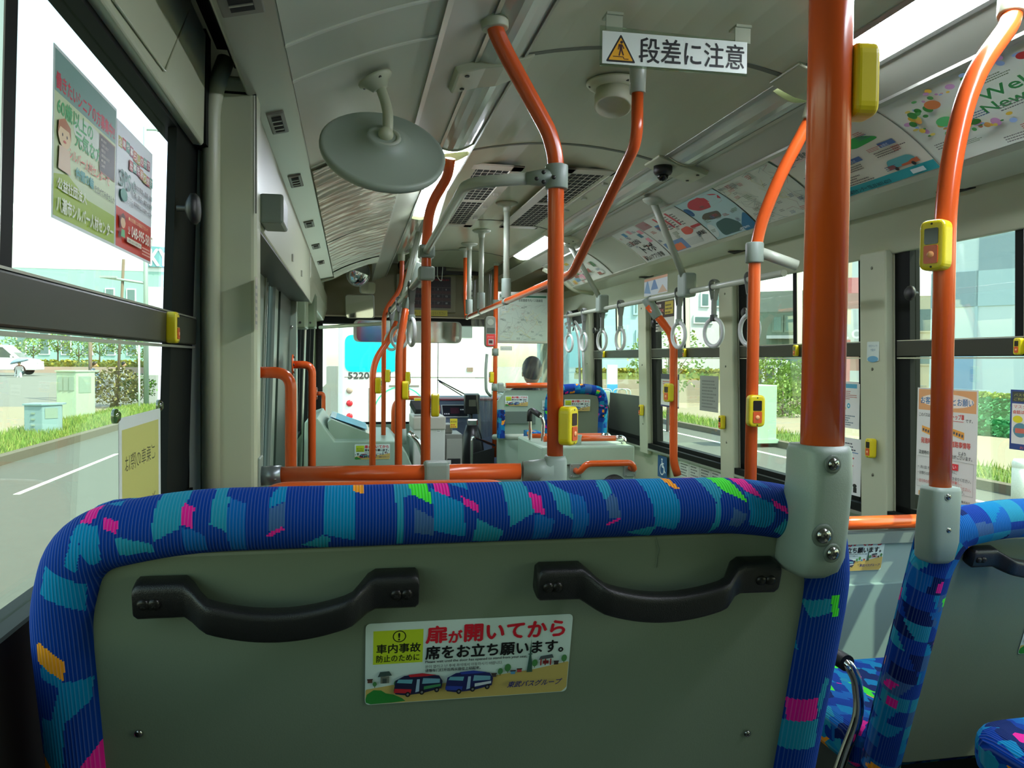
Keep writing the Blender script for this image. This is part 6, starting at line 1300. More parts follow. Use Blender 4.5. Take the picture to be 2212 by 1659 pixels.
def tree(name,label,c,h,r,n=420,m=LEAF,trunk=.06,z=GR,cat='tree',seed=1,flat=1.0,th=None,group=None,sz=.14):
    rr=random.Random(seed); T=thing(name,label,cat,(c[0],c[1],z),group=group); b=MB()
    th=h-r*flat*1.2 if th is None else th
    b.tube([(c[0],c[1],z-.1),(c[0]+.02,c[1],z+th),(c[0],c[1],z+h*.8)],[trunk,trunk*.8,trunk*.3],8); 
    for k in range(5):
        a=k*1.26; b.tube([(c[0],c[1],z+th*.7),(c[0]+math.cos(a)*r*.6,c[1]+math.sin(a)*r*.6,z+h-r*flat)],[trunk*.5,trunk*.2],6)
    b.build('trunk',BARK,T); b=MB()
    for _ in range(int(n*1.9)):
        u=Vector((rr.gauss(0,1),rr.gauss(0,1),rr.gauss(0,1))).normalized()*r*rr.uniform(.35,1)**.5; p=Vector((c[0]+u.x,c[1]+u.y,z+h-r*flat+u.z*flat)); s=.62*sz*r*rr.uniform(.6,1.3); a=Vector((rr.gauss(0,1),rr.gauss(0,1),rr.gauss(0,1))).normalized(); q=a.cross(Vector((.3,.5,.8))).normalized()
        b.add([p-a*s,p+q*s*.6,p+a*s,p-q*s*.6],[(0,1,2,3)])
    b.build('foliage',m,T); return T
def G(px,py,z=GR): return P(px,py,Z=z)
# left: far street embankment, hedge, building
FZ=-1.22
b=MB(); b.box(-60,-6.6,46,140,GR-.3,FZ-.02); b.px([(34,GR+.09),(46,FZ-.02),(46,GR-.3),(34,GR-.3)],-60,-6.6); S('path_far',b,mat('far_street',(112,114,108),rough=.9,noise=.05,nscale=2))
BW=mat('white_cladding',(206,212,212),rough=.6); BT=mat('pale_turquoise_render',(146,184,176),rough=.7); WD=mat('dark_window_glass',(96,122,124),rough=.2)
def slab_building(name,label,A,B_,z0,bands,depth=12,roof=None,extra=None,cat='building'):
    """bands: list (z_bottom,z_top,material); facade from A to B_ (XY), body behind"""
    T=thing(name,label,cat,((A[0]+B_[0])/2,(A[1]+B_[1])/2,z0)); U=Vector((B_[0]-A[0],B_[1]-A[1],0)); Wd=U.length; U.normalize(); N=Vector((U.y,-U.x,0))
    fn=lambda u,v,n:Vector((A[0],A[1],z0))+U*u+Vector((0,0,v))+N*n
    for i,(a,c,m) in enumerate(bands):
        b=MB(); b.prism([(0,a),(Wd,a),(Wd,c),(0,c)],lambda u,v,t:fn(u,v,t),-depth,0.0 if i==0 else .02*i); b.build('wall',m,T)
    if extra: extra(T,fn,Wd)
    return T
def wins(T,fn,lst,m=None,fr=None,d=.06):
    for (u0,v0,u1,v1) in lst:
        b=MB(); b.prism([(u0-.12,v0-.12),(u1+.12,v0-.12),(u1+.12,v1+.12),(u0-.12,v1+.12)],fn,-.05,.10); f=b.build('window',fr or BW,T)
        b=MB(); b.prism([(u0,v0),(u1,v0),(u1,v1),(u0,v1)],fn,.08,.12); b.build('pane',m or WD,f)
YB=92.0; xa,xb=P(-140,700,Y=YB).x,P(420,700,Y=YB).x; zc=lambda py,px=200:P(px,py,Y=YB).z
def ex(T,fn,Wd):
    w=[]
    s=lambda px:P(px,700,Y=YB).x-xa
    for px in (-30,46,96,143,190,238,285,328): w.append((s(px-9),zc(765)-FZ,s(px+9),zc(715)-FZ))
    for px in (238,284,330): w.append((s(px-8),zc(648)-FZ,s(px+8),zc(624)-FZ))
    wins(T,fn,w)
    b=MB(); b.prism([(s(318),zc(573)-FZ),(s(372),zc(573)-FZ),(s(372),zc(530)-FZ),(s(322),zc(528)-FZ)],fn,.05,.3); o=b.build('sign_plate',mat('teal_sign',(110,160,170),rough=.6),T)
    p=Print(lambda u,v,n:fn(s(326)+u,zc(570)-FZ+v,.32+n),eps=.02); p.text('KY',0,0,w=s(366)-s(326),h=(zc(535)-zc(570)),m=(236,240,240),bold=.03); p.build('sign_letters',T)
slab_building('hall_building','long white and pale turquoise hall beyond the far street',(xa,YB),(xb,YB),FZ,[(0,zc(583)-FZ,BT),(zc(583)-FZ,zc(498)-FZ,BW)],15,extra=ex)
for i,px in enumerate((20,72,125,170,215,258,300,330)):
    c=P(px,790,Y=74+i%3); tree('roadside_tree',['rounded young tree in front of the white hall, leftmost beyond the hedge','young tree second along the hall, between two windows','small thin young tree by the white car side of the hall','young tree before the hall near the bare post','fuller young tree behind the large utility cabinet','young tree behind the leaning shrub','young tree just left of the lamp column','young tree right behind the lamp column'][i],(c.x,c.y),2.9+.3*(i%3),1.0,160,LEAF2,.07,FZ,seed=i+3,sz=.2,group='young trees before the white hall')
T=thing('clipped_hedge','low clipped yellow green hedge in front of the white hall','hedge',(P(150,790,Y=68).x,68,FZ)); rr=random.Random(4); b=MB(); x0,x1=P(-60,790,Y=68).x,P(372,790,Y=68).x
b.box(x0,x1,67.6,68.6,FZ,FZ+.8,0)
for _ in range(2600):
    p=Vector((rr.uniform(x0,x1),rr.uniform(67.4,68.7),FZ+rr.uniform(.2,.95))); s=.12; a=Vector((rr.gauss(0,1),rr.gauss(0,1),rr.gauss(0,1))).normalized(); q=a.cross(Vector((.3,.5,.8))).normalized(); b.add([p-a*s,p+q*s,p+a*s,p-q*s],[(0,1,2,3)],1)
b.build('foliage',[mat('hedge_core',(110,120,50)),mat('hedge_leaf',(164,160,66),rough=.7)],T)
b=MB(); b.box(x0,x1,66.2,66.4,FZ-.1,FZ+.45); S('trim_3',b,mat('low_planter_wall',(168,148,136),rough=.8))
# utility boxes
def cabinet(label,px0,px1,pyt,pyb,dep,m,split,vents):
    a=G(px0,pyb,GR+.1); c=P(px1,pyb,Y=a.y); ztop=P(px0,pyt,Y=a.y).z; T=thing('utility_cabinet',label,'cabinet',((a.x+c.x)/2,a.y+dep/2,GR+.1)); xm=a.x+(c.x-a.x)*split
    b=MB(); b.pz([(a.x,a.y+dep*.1),(xm,a.y),(c.x,a.y+dep*.5),(c.x-(xm-a.x)*.2,a.y+dep),(a.x+.05,a.y+dep)],GR+.1,ztop); b.build('body',m,T,bevel=.015)
    b=MB(); b.pz([(a.x-.03,a.y+dep*.1-.03),(xm,a.y-.04),(c.x+.03,a.y+dep*.5),(c.x,a.y+dep+.03),(a.x,a.y+dep+.03)],ztop,ztop+.04); b.build('cap',m,T)
    for (u0,u1,v0,v1) in vents:
        b=MB(); X0=a.x+(xm-a.x)*u0; X1=a.x+(xm-a.x)*u1; z0=GR+.1+(ztop-GR-.1)*v0; z1=GR+.1+(ztop-GR-.1)*v1; yy=a.y+dep*.1*(1-(u0+u1)/2)-.012; b.box(X0,X1,yy-.006,yy+.02,z0,z1); b.build('vent',mat('vent_slats',(130,150,136),rough=.6),T)
    b=MB(); X0=xm+(c.x-xm)*.15; X1=xm+(c.x-xm)*.8; z0=GR+.1+(ztop-GR-.1)*.55; z1=GR+.1+(ztop-GR-.1)*.9; sl=dep*.5/(c.x-xm)
    b.add([(X0,a.y+(X0-xm)*sl-.012,z0),(X1,a.y+(X1-xm)*sl-.012,z0),(X1,a.y+(X1-xm)*sl-.012,z1),(X0,a.y+(X0-xm)*sl-.012,z1)],[(0,1,2,3)]); b.build('side_vent',mat('vent_slats',(130,150,136)),T)
cabinet('tall pale green utility cabinet with louvres on the left verge',120,197,803,905,.8,mat('cabinet_green',(160,180,156),rough=.5),.58,[(.12,.32,.6,.9),(.38,.6,.6,.9),(.66,.9,.6,.9)])
cabinet('low blue grey utility cabinet at the left kerb side',50,125,876,940,.6,mat('cabinet_blue_grey',(126,154,158),rough=.5),.55,[(.4,.6,.3,.36),(.4,.6,.5,.56),(.4,.6,.7,.76)])
T=tree('shrub','loose reddish green shrub between the cabinet and the lamp column',(G(250,880,GR+.1).x,G(250,880,GR+.1).y),1.6,1.0,420,[LEAF,LEAFR][1],.05,GR+.1,'shrub',9,.8,th=.3)
tree('shrub','small green bush to the right of the leaning shrub',(G(285,880,GR+.1).x,G(285,880,GR+.1).y+1),1.3,.7,260,LEAF,.04,GR+.1,'shrub',12,.8,th=.2)
# lamp column and poles
POLEM=mat('galvanised_pole',(168,186,180),rough=.5,metal=.3)
g=G(316,880,GR+.1); T=thing('street_lamp','tall pale street lamp column with a horizontal arm seen through the left window','street lamp',(g.x,g.y,GR+.1)); zt2=P(320,275,Y=g.y).z; b=MB(); b.tube([(g.x,g.y,GR),(g.x,g.y,zt2)],[.10,.07],12); b.build('column',POLEM,T)
b=MB(); e2=P(372,285,Y=g.y); b.tube([(g.x,g.y,zt2-.1),(e2.x,g.y,zt2-.05)],.04,8); b.obox((e2.x-.1,g.y,zt2-.08),(.45,0,0),(0,.12,0),(0,0,.05)); e3=P(222,598,Y=g.y); b.tube([(g.x,g.y,P(316,612,Y=g.y).z),(e3.x,g.y,e3.z)],.05,8); b.obox((e3.x+.2,g.y,e3.z),(.3,0,0),(0,.1,0),(0,0,.04)); b.build('arm',POLEM,T)
g=G(252,880,GR+.1); T=thing('sign_post','slim brown pole rising behind the shrub on the left','pole',(g.x,g.y,GR+.1)); b=MB(); b.tube([(g.x,g.y,GR),(P(267,560,Y=g.y).x,g.y,P(267,560,Y=g.y).z)],.055,8); b.build('pole',BARK,T)
g=G(301,885,GR+.1); b=MB(); b.tube([(g.x,g.y,GR),(g.x,g.y,P(301,740,Y=g.y).z)],.035,8); b.build('marker_post',WHITEP,label='thin white marker post left of the lamp column',cat='post')
g=P(195,790,Y=60); b=MB(); b.tube([(g.x,60,GR),(g.x,60,P(195,730,Y=60).z)],.12,8); b.build('utility_pole',BARK,label='short thick bare pole in front of the hall',cat='pole')
# car
def car(label,c,yaw,L=4.3,H=1.75,W=1.75,m=None):
    T=thing('minivan',label,'car',local=True); m=m or mat('white_car_paint',(240,242,244),rough=.2,coat=.5)
    prof=[(-L/2,.32),(-L/2+.02,.85),(-L/2+.15,1.35),(-L/2+.45,H),(L*.12,H),(L*.30,1.12),(L/2-.25,.98),(L/2-.03,.75),(L/2,.32)]
    b=MB(); b.prism(prof,lambda u,v,t:(u,t,v),W/2,-W/2); b.build('body',m,T,local=True,bevel=.08,seg=3)
    for s in (-1,1):
        b=MB(); b.prism([(-L/2+.35,1.1),(-L/2+.55,H-.14),(L*.11,H-.14),(L*.25,1.1)],lambda u,v,t:(u,t,v),s*(W/2+.004),s*(W/2-.02)); b.build('side_window',mat('car_glass',(60,70,76),rough=.08),T,local=True)
        for x in (-L*.31,L*.31):
            b=MB(); b.lathe([(.31,-.1),(.33,-.08),(.33,.08),(.31,.1)],(x,s*(W/2-.08),.33),(0,1,0),20); w_=b.build('wheel',RUBBER,T,local=True); b=MB(); b.lathe([(.19,0),(.17,.02)],(x,s*(W/2+.02),.33),(0,s,0),16); b.build('hub',ALU,w_,local=True)
    b=MB(); b.add([(L*.125,-W*.42,H-.06),(L*.125,W*.42,H-.06),(L*.302,W*.45,1.14),(L*.302,-W*.45,1.14)],[(0,1,2,3)]); b.build('windscreen',mat('car_glass'),T,local=True)
    for s in (-1,1): b=MB(); b.box(L/2-.12,L/2-.0,s*W*.32-.16,s*W*.32+.16,.72,.88); b.build('headlamp',mat('headlamp_glass',(210,214,216),rough=.1),T,local=True,bevel=.02)
    for s in (-1,1): b=MB(); b.box(L*.2,L*.2+.12,s*(W/2+.02)-.07,s*(W/2+.02)+.07,1.1,1.25); b.build('door_mirror',m,T,local=True,bevel=.02)
    place(T,c,(0,0,yaw)); return T
q=P(34,809,Y=56); car('white minivan on the far street at the left edge of the window',(q.x-1.0,56,P(34,810,Y=56).z),R(3),4.8,1.9)
# pedestrians
def walker(label,c,h,m,facing=0,s=1,stride=.12,arm=.1,loc=None):
    x,y,z=c; k=h/1.7
    J={'pelvis':(x,y,z+.9*k),'belly':(x,y,z+1.08*k),'chest':(x,y,z+1.28*k),'neck':(x,y,z+1.45*k),'sl':(x-.17*k,y,z+1.38*k),'el':(x-.22*k,y+.03,z+1.1*k),'wl':(x-.2*k,y-arm,z+.93*k),'sr':(x+.17*k,y,z+1.38*k),'er':(x+.22*k,y,z+1.12*k),'wr':(x+.16*k,y-.12,z+1.3*k),
     'hl':(x-.09*k,y,z+.86*k),'kl':(x-.11*k,y-stride*.4,z+.48*k),'al':(x-.12*k,y+stride,z+.09*k),'fl':(x-.12*k,y+stride-.12*k,z+.04*k),'hr':(x+.09*k,y,z+.86*k),'kr':(x+.1*k,y-stride,z+.48*k),'ar':(x+.1*k,y-stride,z+.09*k),'fr':(x+.1*k,y-stride-.12*k,z+.04*k)}
    rad={'pelvis':.13*k,'belly':.12*k,'chest':.14*k,'neck':.055*k,'sl':.06*k,'el':.042*k,'wl':.03*k,'sr':.06*k,'er':.042*k,'wr':.03*k,'hl':.085*k,'kl':.058*k,'al':.038*k,'fl':.035*k,'hr':.085*k,'kr':.058*k,'ar':.038*k,'fr':.035*k}
    ed=[('pelvis','belly'),('belly','chest'),('chest','neck'),('chest','sl'),('sl','el'),('el','wl'),('chest','sr'),('sr','er'),('er','wr'),('pelvis','hl'),('hl','kl'),('kl','al'),('al','fl'),('pelvis','hr'),('hr','kr'),('kr','ar'),('ar','fr')]
    ed+=[('wl','Lpalm'),('wr','Rpalm')]; fingers(J,rad,ed,J['wl'],(0,-.4,-.9),1,'L',k); fingers(J,rad,ed,J['wr'],(0,-.1,.9),-1,'R',k)
    T=human(label,J,rad,ed,[m],loc=c); b=MB(); b.ball((x,y,z+1.6*k),.095*k,14,0,(.85,1,1.2)); b.ball((x,y-.1*k,z+1.59*k),.016*k,6); b.build('head',SKIN,T); b=MB(); b.ball((x,y+.012,z+1.63*k),.103*k,14,0,(.9,1,1.1)); b.build('hair',HAIR,T); return T
q=P(42,841,Z=GR+.1); WC=mat('white_clothes',(190,194,198),rough=.8)
T=walker('person in pale clothes walking with a bag under a blue parasol on the left pavement',(q.x,q.y,GR+.1),1.62,WC)
b=MB(); b.box(q.x-.22,q.x+.06,q.y+.0,q.y+.25,GR+.1+.95,GR+.1+1.3); b.build('shoulder_bag',SUIT,T,bevel=.04)
t=thing('parasol','blue parasol held over the pedestrian on the left','parasol',(q.x+.16,q.y-.14,GR+1.3)); hz=GR+.1+1.28; tc=Vector((q.x+.0,q.y-.12,hz+.52)); b=MB(); b.tube([(q.x+.155,q.y-.13,hz),tc],.009,8); b.build('shaft',ALU,t); b=MB(); b.lathe([(.50,-.2),(.44,-.12),(.3,-.03),(.12,.02),(.005,.03)],tc,(-.3,0,1),16); b.build('canopy',mat('parasol_blue',(120,150,176),rough=.8),t)
def bike(label,c,yaw,col=(60,90,160),rider=None):
    T=thing('bicycle',label,'bicycle',local=True)
    for x in (-.52,.52):
        b=MB(); b.tube([(x+.32*math.cos(k*math.pi/12),0,.33+.32*math.sin(k*math.pi/12)) for k in range(25)],.018,8,caps=False)
        for k in range(8): b.tube([(x,0,.33),(x+.31*math.cos(k*.785),0,.33+.31*math.sin(k*.785))],.003,4)
        b.build('wheel',RUBBER,T,local=True)
    b=MB()
    for a,c_ in (((-.52,0,.33),(-.15,0,.32)),((-.52,0,.33),(-.25,0,.72)),((-.15,0,.32),(-.27,0,.85)),((-.15,0,.32),(.36,0,.72)),((.52,0,.33),(.32,0,.98)),((-.25,0,.6),(.36,0,.72))): b.tube([a,c_],.016,8)
    b.build('frame',C(*col),T,local=True); b=MB(); b.tube([(.2,-.28,1.0),(.32,-.1,1.0),(.32,.1,1.0),(.2,.28,1.0)],.013,8); b.build('handlebar',ALU,T,local=True)
    b=MB(); b.ball((-.28,0,.88),.1,12,0,(1.2,.7,.4)); b.build('saddle',RUBBER,T,local=True)
    b=MB(); b.box(.42,.72,-.16,.16,.72,.95); b.build('basket',mat('basket_wire',(110,110,110)),T,local=True)
    place(T,c,(0,0,yaw)); return T
def rider(label,c,m,yaw=0):
    x,y,z=c; J={'pelvis':(x-.26,y,z+.97),'belly':(x-.2,y,z+1.12),'chest':(x-.1,y,z+1.3),'neck':(x-.03,y,z+1.46),'sl':(x-.1,y-.16,z+1.38),'el':(x+.08,y-.2,z+1.18),'wl':(x+.24,y-.24,z+1.05),'sr':(x-.1,y+.16,z+1.38),'er':(x+.08,y+.2,z+1.18),'wr':(x+.24,y+.24,z+1.05),'kl':(x+.12,y-.1,z+.85),'al':(x-.02,y-.1,z+.42),'fl':(x+.1,y-.1,z+.36),'kr':(x+.06,y+.1,z+.7),'ar':(x-.14,y+.1,z+.28),'fr':(x-.02,y+.1,z+.22)}
    rad={'pelvis':.13,'belly':.12,'chest':.135,'neck':.055,'sl':.06,'el':.042,'wl':.03,'sr':.06,'er':.042,'wr':.03,'kl':.06,'al':.04,'fl':.036,'kr':.06,'ar':.04,'fr':.036}
    ed=[('pelvis','belly'),('belly','chest'),('chest','neck'),('chest','sl'),('sl','el'),('el','wl'),('chest','sr'),('sr','er'),('er','wr'),('pelvis','kl'),('kl','al'),('al','fl'),('pelvis','kr'),('kr','ar'),('ar','fr')]
    ed+=[('wl','Lpalm'),('wr','Rpalm')]; fingers(J,rad,ed,J['wl'],(.9,0,-.2),1,'L'); fingers(J,rad,ed,J['wr'],(.9,0,-.2),-1,'R')
    T=human(label,J,rad,ed,[m],loc=c); b=MB(); b.ball((x+.0,y,z+1.62),.095,14,0,(1,.85,1.2)); b.ball((x+.1,y,z+1.6),.016,6); b.build('head',SKIN,T); b=MB(); b.ball((x-.015,y,z+1.65),.103,14,0,(1,.9,1.1)); b.build('hair',HAIR,T)
q=P(206,868,Z=GR+.1); bike('blue bicycle ridden behind the tall utility cabinet',(q.x,q.y,GR+.1),0); rider('person in dark clothes riding the blue bicycle beside the cabinet',(q.x,q.y,GR+.1),C(60,80,100))
q=P(268,862,Z=GR+.1); bike('bicycle with a white clad rider, behind the shrub',(q.x,q.y,GR+.1),0,(90,110,140)); rider('person in white riding a bicycle behind the shrub',(q.x,q.y,GR+.1),WC)
# ---- bus ahead
T=thing('bus_ahead','white city bus standing ahead with a cyan rear panel, seen through the windscreen','bus',(1.05,14,GR)); BY=13.0
bw0,bw1=-.2,2.3; b=MB(); b.box(bw0,bw1,BY,BY+10,GR+.35,GR+3.05); b.build('body',mat('bus_white_paint',(240,242,240),rough=.3,coat=.4),T,bevel=.12,seg=4)
a,c=P(745,803,Y=BY),P(812,724,Y=BY); b=MB(); b.prism(rrect(a.x,a.z,c.x+.35,c.z,.12,6),lambda u,v,t:(u,t,v),BY+.02,BY-.012); b.build('cyan_panel',mat('cyan_panel',(0,186,214),rough=.3),T)
p=Print(planefn((P(752,806,Y=BY).x,BY-.004,P(752,806,Y=BY).z-.09),(1,0,0),(0,0,1)),eps=.002); p.text('5220',0,0,w=.33,h=.10,m=(60,64,66),bold=.03); p.ring(P(865,880,Y=BY).x-P(752,806,Y=BY).x,-.55,.43,.02,(60,200,150),40); p.build('rear_lettering',T)
for py,c_,m_ in ((843,(170,150,140),0),(871,(200,30,50),0),(899,(200,30,50),0)):
    q=P(755,py,Y=BY); b=MB(); b.lathe([(.052,0),(.052,.02),(.035,.03),(.001,.034)],(q.x,BY,q.z),(0,-1,0),18); b.build('tail_lamp',mat('lamp_%d'%c_[0],c_,rough=.2),T)
q=P(1015,799,Y=BY); b=MB(); b.box(q.x-.05,q.x+.05,BY-.02,BY,q.z-.03,q.z+.04); b.build('latch',mat('latch_brown',(130,110,96)),T)
b=MB(); z5=P(900,815,Y=BY).z; b.box(bw0+.1,bw1-.1,BY-.004,BY,z5-.006,z5+.006); b.box(P(796,900,Y=BY).x,P(801,900,Y=BY).x,BY-.004,BY,GR+.5,P(796,838,Y=BY).z); b.box(P(840,900,Y=BY).x,P(905,900,Y=BY).x,BY-.006,BY,P(870,836,Y=BY).z,P(870,832,Y=BY).z); b.build('body_seam',mat('seam_grey',(120,110,106)),T)
b=MB(); b.box(P(815,720,Y=BY).x,P(1020,720,Y=BY).x,BY-.01,BY,P(900,728,Y=BY).z,P(900,690,Y=BY).z); b.build('rear_window',mat('bus_rear_glass',(90,100,104),rough=.15),T)
b=MB(); b.box(P(860,730,Y=BY).x,P(925,730,Y=BY).x,BY-.03,BY,P(900,732,Y=BY).z,P(900,726,Y=BY).z); b.build('high_brake_lamp',mat('brake_lamp_lit',(255,40,60),emit=6),T)
for x in (bw0+.25,bw1-.25): b=MB(); b.lathe([(.45,-.13),(.48,-.1),(.48,.1),(.45,.13)],(x,BY+2.2,GR+.48),(1,0,0),24); b.build('wheel',RUBBER,T)
q=P(730,770,Y=17); car('silver car far ahead to the left of the white bus',(-3.0,24,GR),R(90),4.2,1.5,m=mat('silver_car',(210,214,216),rough=.25,metal=.3))
# shop fronts ahead left
slab_building('shop_building','pale shop building far ahead with cyan signs, left of the bus',(-14,60),(-2.0,60),GR,[(0,7,BW)],8,extra=lambda T,fn,W:(wins(T,fn,[(1,4.2,4,5.4),(6,4.2,9,5.4)],mat('cyan_sign',(0,170,200))),wins(T,fn,[(1,.3,5,2.6),(6,.3,11,2.6)])))
# ---- right side buildings
LB=mat('pale_blue_tile',(162,188,198),rough=.6); LB2=mat('grey_blue_tile',(134,156,168),rough=.6)
def bld(name,label,pxa,pxb,pyb,pyt,z0,bands,depth=12,extra=None,Y=None,Yb=None):
    a=P(pxa,pyb,Y=Y) if Y else P(pxa,pyb,Z=z0); c=P(pxb,pyb,Y=Yb or a.y); top=P(pxa,pyt,Y=a.y).z-z0
    return slab_building(name,label,(a.x,a.y),(c.x,c.y),z0,[(f0*top,f1*top,m) for f0,f1,m in bands],depth,extra=(lambda T,fn,W:extra(T,fn,W,top)) if extra else None)
bld('office_block','pale blue block with slit windows behind the pair of hand straps',1262,1398,868,560,GR,[(0,1,mat('pale_cyan_wall',(156,190,197),rough=.6))],Y=44,extra=lambda T,fn,W,H:wins(T,fn,[(W*(.78),H*.62,W*.80,H*.72),(W*.60,H*.40,W*.62,H*.5),(W*.83,H*.36,W*.86,H*.48),(W*.3,H*.62,W*.32,H*.72)],fr=mat('pale_cyan_wall')))
bld('white_block','blank white block with few small windows behind the hand strap row',1402,1612,860,540,GR,[(0,1,BW)],Y=52,extra=lambda T,fn,W,H:wins(T,fn,[(W*.52,H*.62,W*.58,H*.70),(W*.66,H*.62,W*.72,H*.70),(W*.45,H*.50,W*.62,H*.535)]))
GG=mat('grey_green_siding',(112,128,112),rough=.7)
def exg(T,fn,W,H):
    wins(T,fn,[(W*.30,H*.62,W*.45,H*.75),(W*.55,H*.62,W*.95,H*.75),(W*.30,H*.32,W*.45,H*.48),(W*.55,H*.32,W*.95,H*.48)],mat('green_dark_glass',(90,124,116),rough=.2),fr=GG)
    for k in range(2): b=MB(); b.prism([(W*.2,H*(.54-.28*k)),(W,H*(.54-.28*k)),(W,H*(.57-.28*k)),(W*.2,H*(.57-.28*k))],fn,0,.8); b.build('balcony_slab',BW,T)
bld('grey_apartment','grey green apartment house with balconies left of the thick pole',1638,1745,850,630,GR,[(0,.8,GG),(.8,1,mat('grey_upper_siding',(130,138,128)))],Y=48,Yb=46,extra=exg,depth=6)
def exr(T,fn,W,H):
    rr=random.Random(3); mats=[mat('brick_pink',(226,150,150)),mat('brick_rose',(214,120,120)),mat('brick_cream',(232,214,190)),mat('brick_tan',(190,150,140)),BW]
    for i in range(7):
        for j in range(12): 
            b=MB(); b.prism([(W*i/7,H*j/12),(W*(i+1)/7,H*j/12),(W*(i+1)/7,H*(j+1)/12),(W*i/7,H*(j+1)/12)],fn,0,.05+.01*((i+j)%2)); b.build('facade_tile',mats[int(rr.random()*5)],T)
    for j,(a0,a1) in enumerate(((.78,.9),(.62,.7),(.40,.52))):
        b=MB(); b.prism([(W*.05,H*a0),(W*.42,H*a0),(W*.42,H*a1),(W*.05,H*a1)],fn,.1,.4); o=b.build('sign_board',mat('pale_sign',(180,206,210)),T)
    p=Print(lambda u,v,n:fn(u,v,.42+n),eps=.02); p.text('HOTEL CLUB',W*.06,H*.34,w=W*.9,h=H*.045,m=(250,250,250),bold=.04); p.text('10:00~24:00',W*.02,H*.25,w=W*.96,h=H*.06,m=(250,250,250),bold=.03); p.build('sign_letters',T)
bld('pink_tile_building','building with pink and red tiled facade and signs right of the thick pole',1745,1905,830,470,GR,[(0,1,mat('brick_tan',(190,150,140),rough=.7))],Y=40,Yb=38,extra=exr,depth=5)
bld('cream_apartment','cream apartment house with balconies by the second latch knob',1915,2012,845,641,GR,[(0,1,mat('cream_wall',(184,178,154),rough=.7))],Y=52,Yb=50,depth=5,extra=lambda T,fn,W,H:(wins(T,fn,[(W*.30,H*.68,W*.42,H*.86),(W*.52,H*.64,W*.95,H*.86),(W*.30,H*.34,W*.42,H*.50),(W*.52,H*.30,W*.95,H*.52)],fr=mat('cream_wall'))))
def exc(T,fn,W,H):
    # coloured panels
    for (u0,v0,u1,v1,m) in ((.0,.86,.34,1,LB2),(.14,.80,.34,.96,LB2),(.34,.60,.60,.74,LB2),(.0,.46,.34,.60,LB2),(.34,.46,.7,.60,LB),(.06,.10,.32,.32,mat('blue_tile',(112,148,184))),(.32,.0,.34,.6,LB),(.6,.74,.9,.9,LB2),(.7,.2,1,.4,LB2)):
        b=MB(); b.prism([(W*u0,H*v0),(W*u1,H*v0),(W*u1,H*v1),(W*u0,H*v1)],fn,0,.04); b.build('colour_panel',m,T)
    b=MB(); b.prism([(0,0),(W,0),(W,H*.1),(0,H*.1)],fn,0,.08); b.build('plinth',mat('grey_plinth',(170,182,184)),T)
bld('checker_building','large pale blue building with grey blue rectangular panels at the right',2006,2330,865,380,GR,[(0,1,mat('pale_blue_wall',(186,204,210),rough=.6))],Y=26,Yb=22,extra=exc,depth=14)
# greenery and street things on the right
b=MB(); 
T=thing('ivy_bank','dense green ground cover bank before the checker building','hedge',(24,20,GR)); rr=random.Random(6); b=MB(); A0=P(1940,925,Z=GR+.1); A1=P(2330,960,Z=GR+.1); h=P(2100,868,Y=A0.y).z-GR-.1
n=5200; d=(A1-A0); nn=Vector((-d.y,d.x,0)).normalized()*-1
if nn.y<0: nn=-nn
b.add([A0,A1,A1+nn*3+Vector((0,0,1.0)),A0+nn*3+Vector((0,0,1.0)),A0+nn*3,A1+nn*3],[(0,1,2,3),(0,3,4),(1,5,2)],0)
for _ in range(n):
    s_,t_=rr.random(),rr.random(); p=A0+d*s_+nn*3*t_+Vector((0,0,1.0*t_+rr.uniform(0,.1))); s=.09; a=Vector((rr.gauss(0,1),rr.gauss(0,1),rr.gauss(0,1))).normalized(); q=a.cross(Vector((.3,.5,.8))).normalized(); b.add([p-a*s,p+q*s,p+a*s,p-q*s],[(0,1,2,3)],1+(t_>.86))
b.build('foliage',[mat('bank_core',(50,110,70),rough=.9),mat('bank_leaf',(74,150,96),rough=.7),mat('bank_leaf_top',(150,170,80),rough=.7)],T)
for i,(px,py,h,r,m,l) in enumerate(((1690,900,1.5,1.0,LEAF2,'round bush with bright leaves behind the second window stop button pole'),(1712,892,1.2,.8,LEAF,'low dark bush just left of the thick pole'),(1668,884,2.3,1.1,LEAF2,'tall feathery bush in front of the grey apartment'),(1722,884,2.1,1.0,LEAF2,'tall feathery bush half hidden by the thick pole'))):
    g=P(px,py,Z=GR+.1); tree('bush',l,(g.x,g.y),h,r,520,m,.04,GR+.1,'bush',20+i,.9,th=.3,sz=.11)
g=P(1442,925,Z=GR+.1); tree('young_tree','thin young tree staked on the right verge behind the wall pole',(g.x,g.y),3.1,1.3,260,LEAF2,.05,GR+.1,'tree',33,.8,sz=.09)
g=P(1278,900,Z=GR+.1)
a=P(1608,958,Z=GR+.1); c_=P(1677,958,Y=a.y); zt3=P(1640,832,Y=a.y).z
T=thing('utility_cabinet','large pale green utility cabinet on the right pavement','cabinet',((a.x+c_.x)/2,a.y+.4,GR+.1)); b=MB(); b.box(a.x,c_.x,a.y,a.y+.8,GR+.1,zt3); b.build('body',mat('cabinet_mint',(150,182,156),rough=.5),T,bevel=.02); b=MB(); b.box(a.x-.04,c_.x+.04,a.y-.04,a.y+.84,GR+.1,GR+.2); b.build('plinth',mat('cabinet_mint'),T)
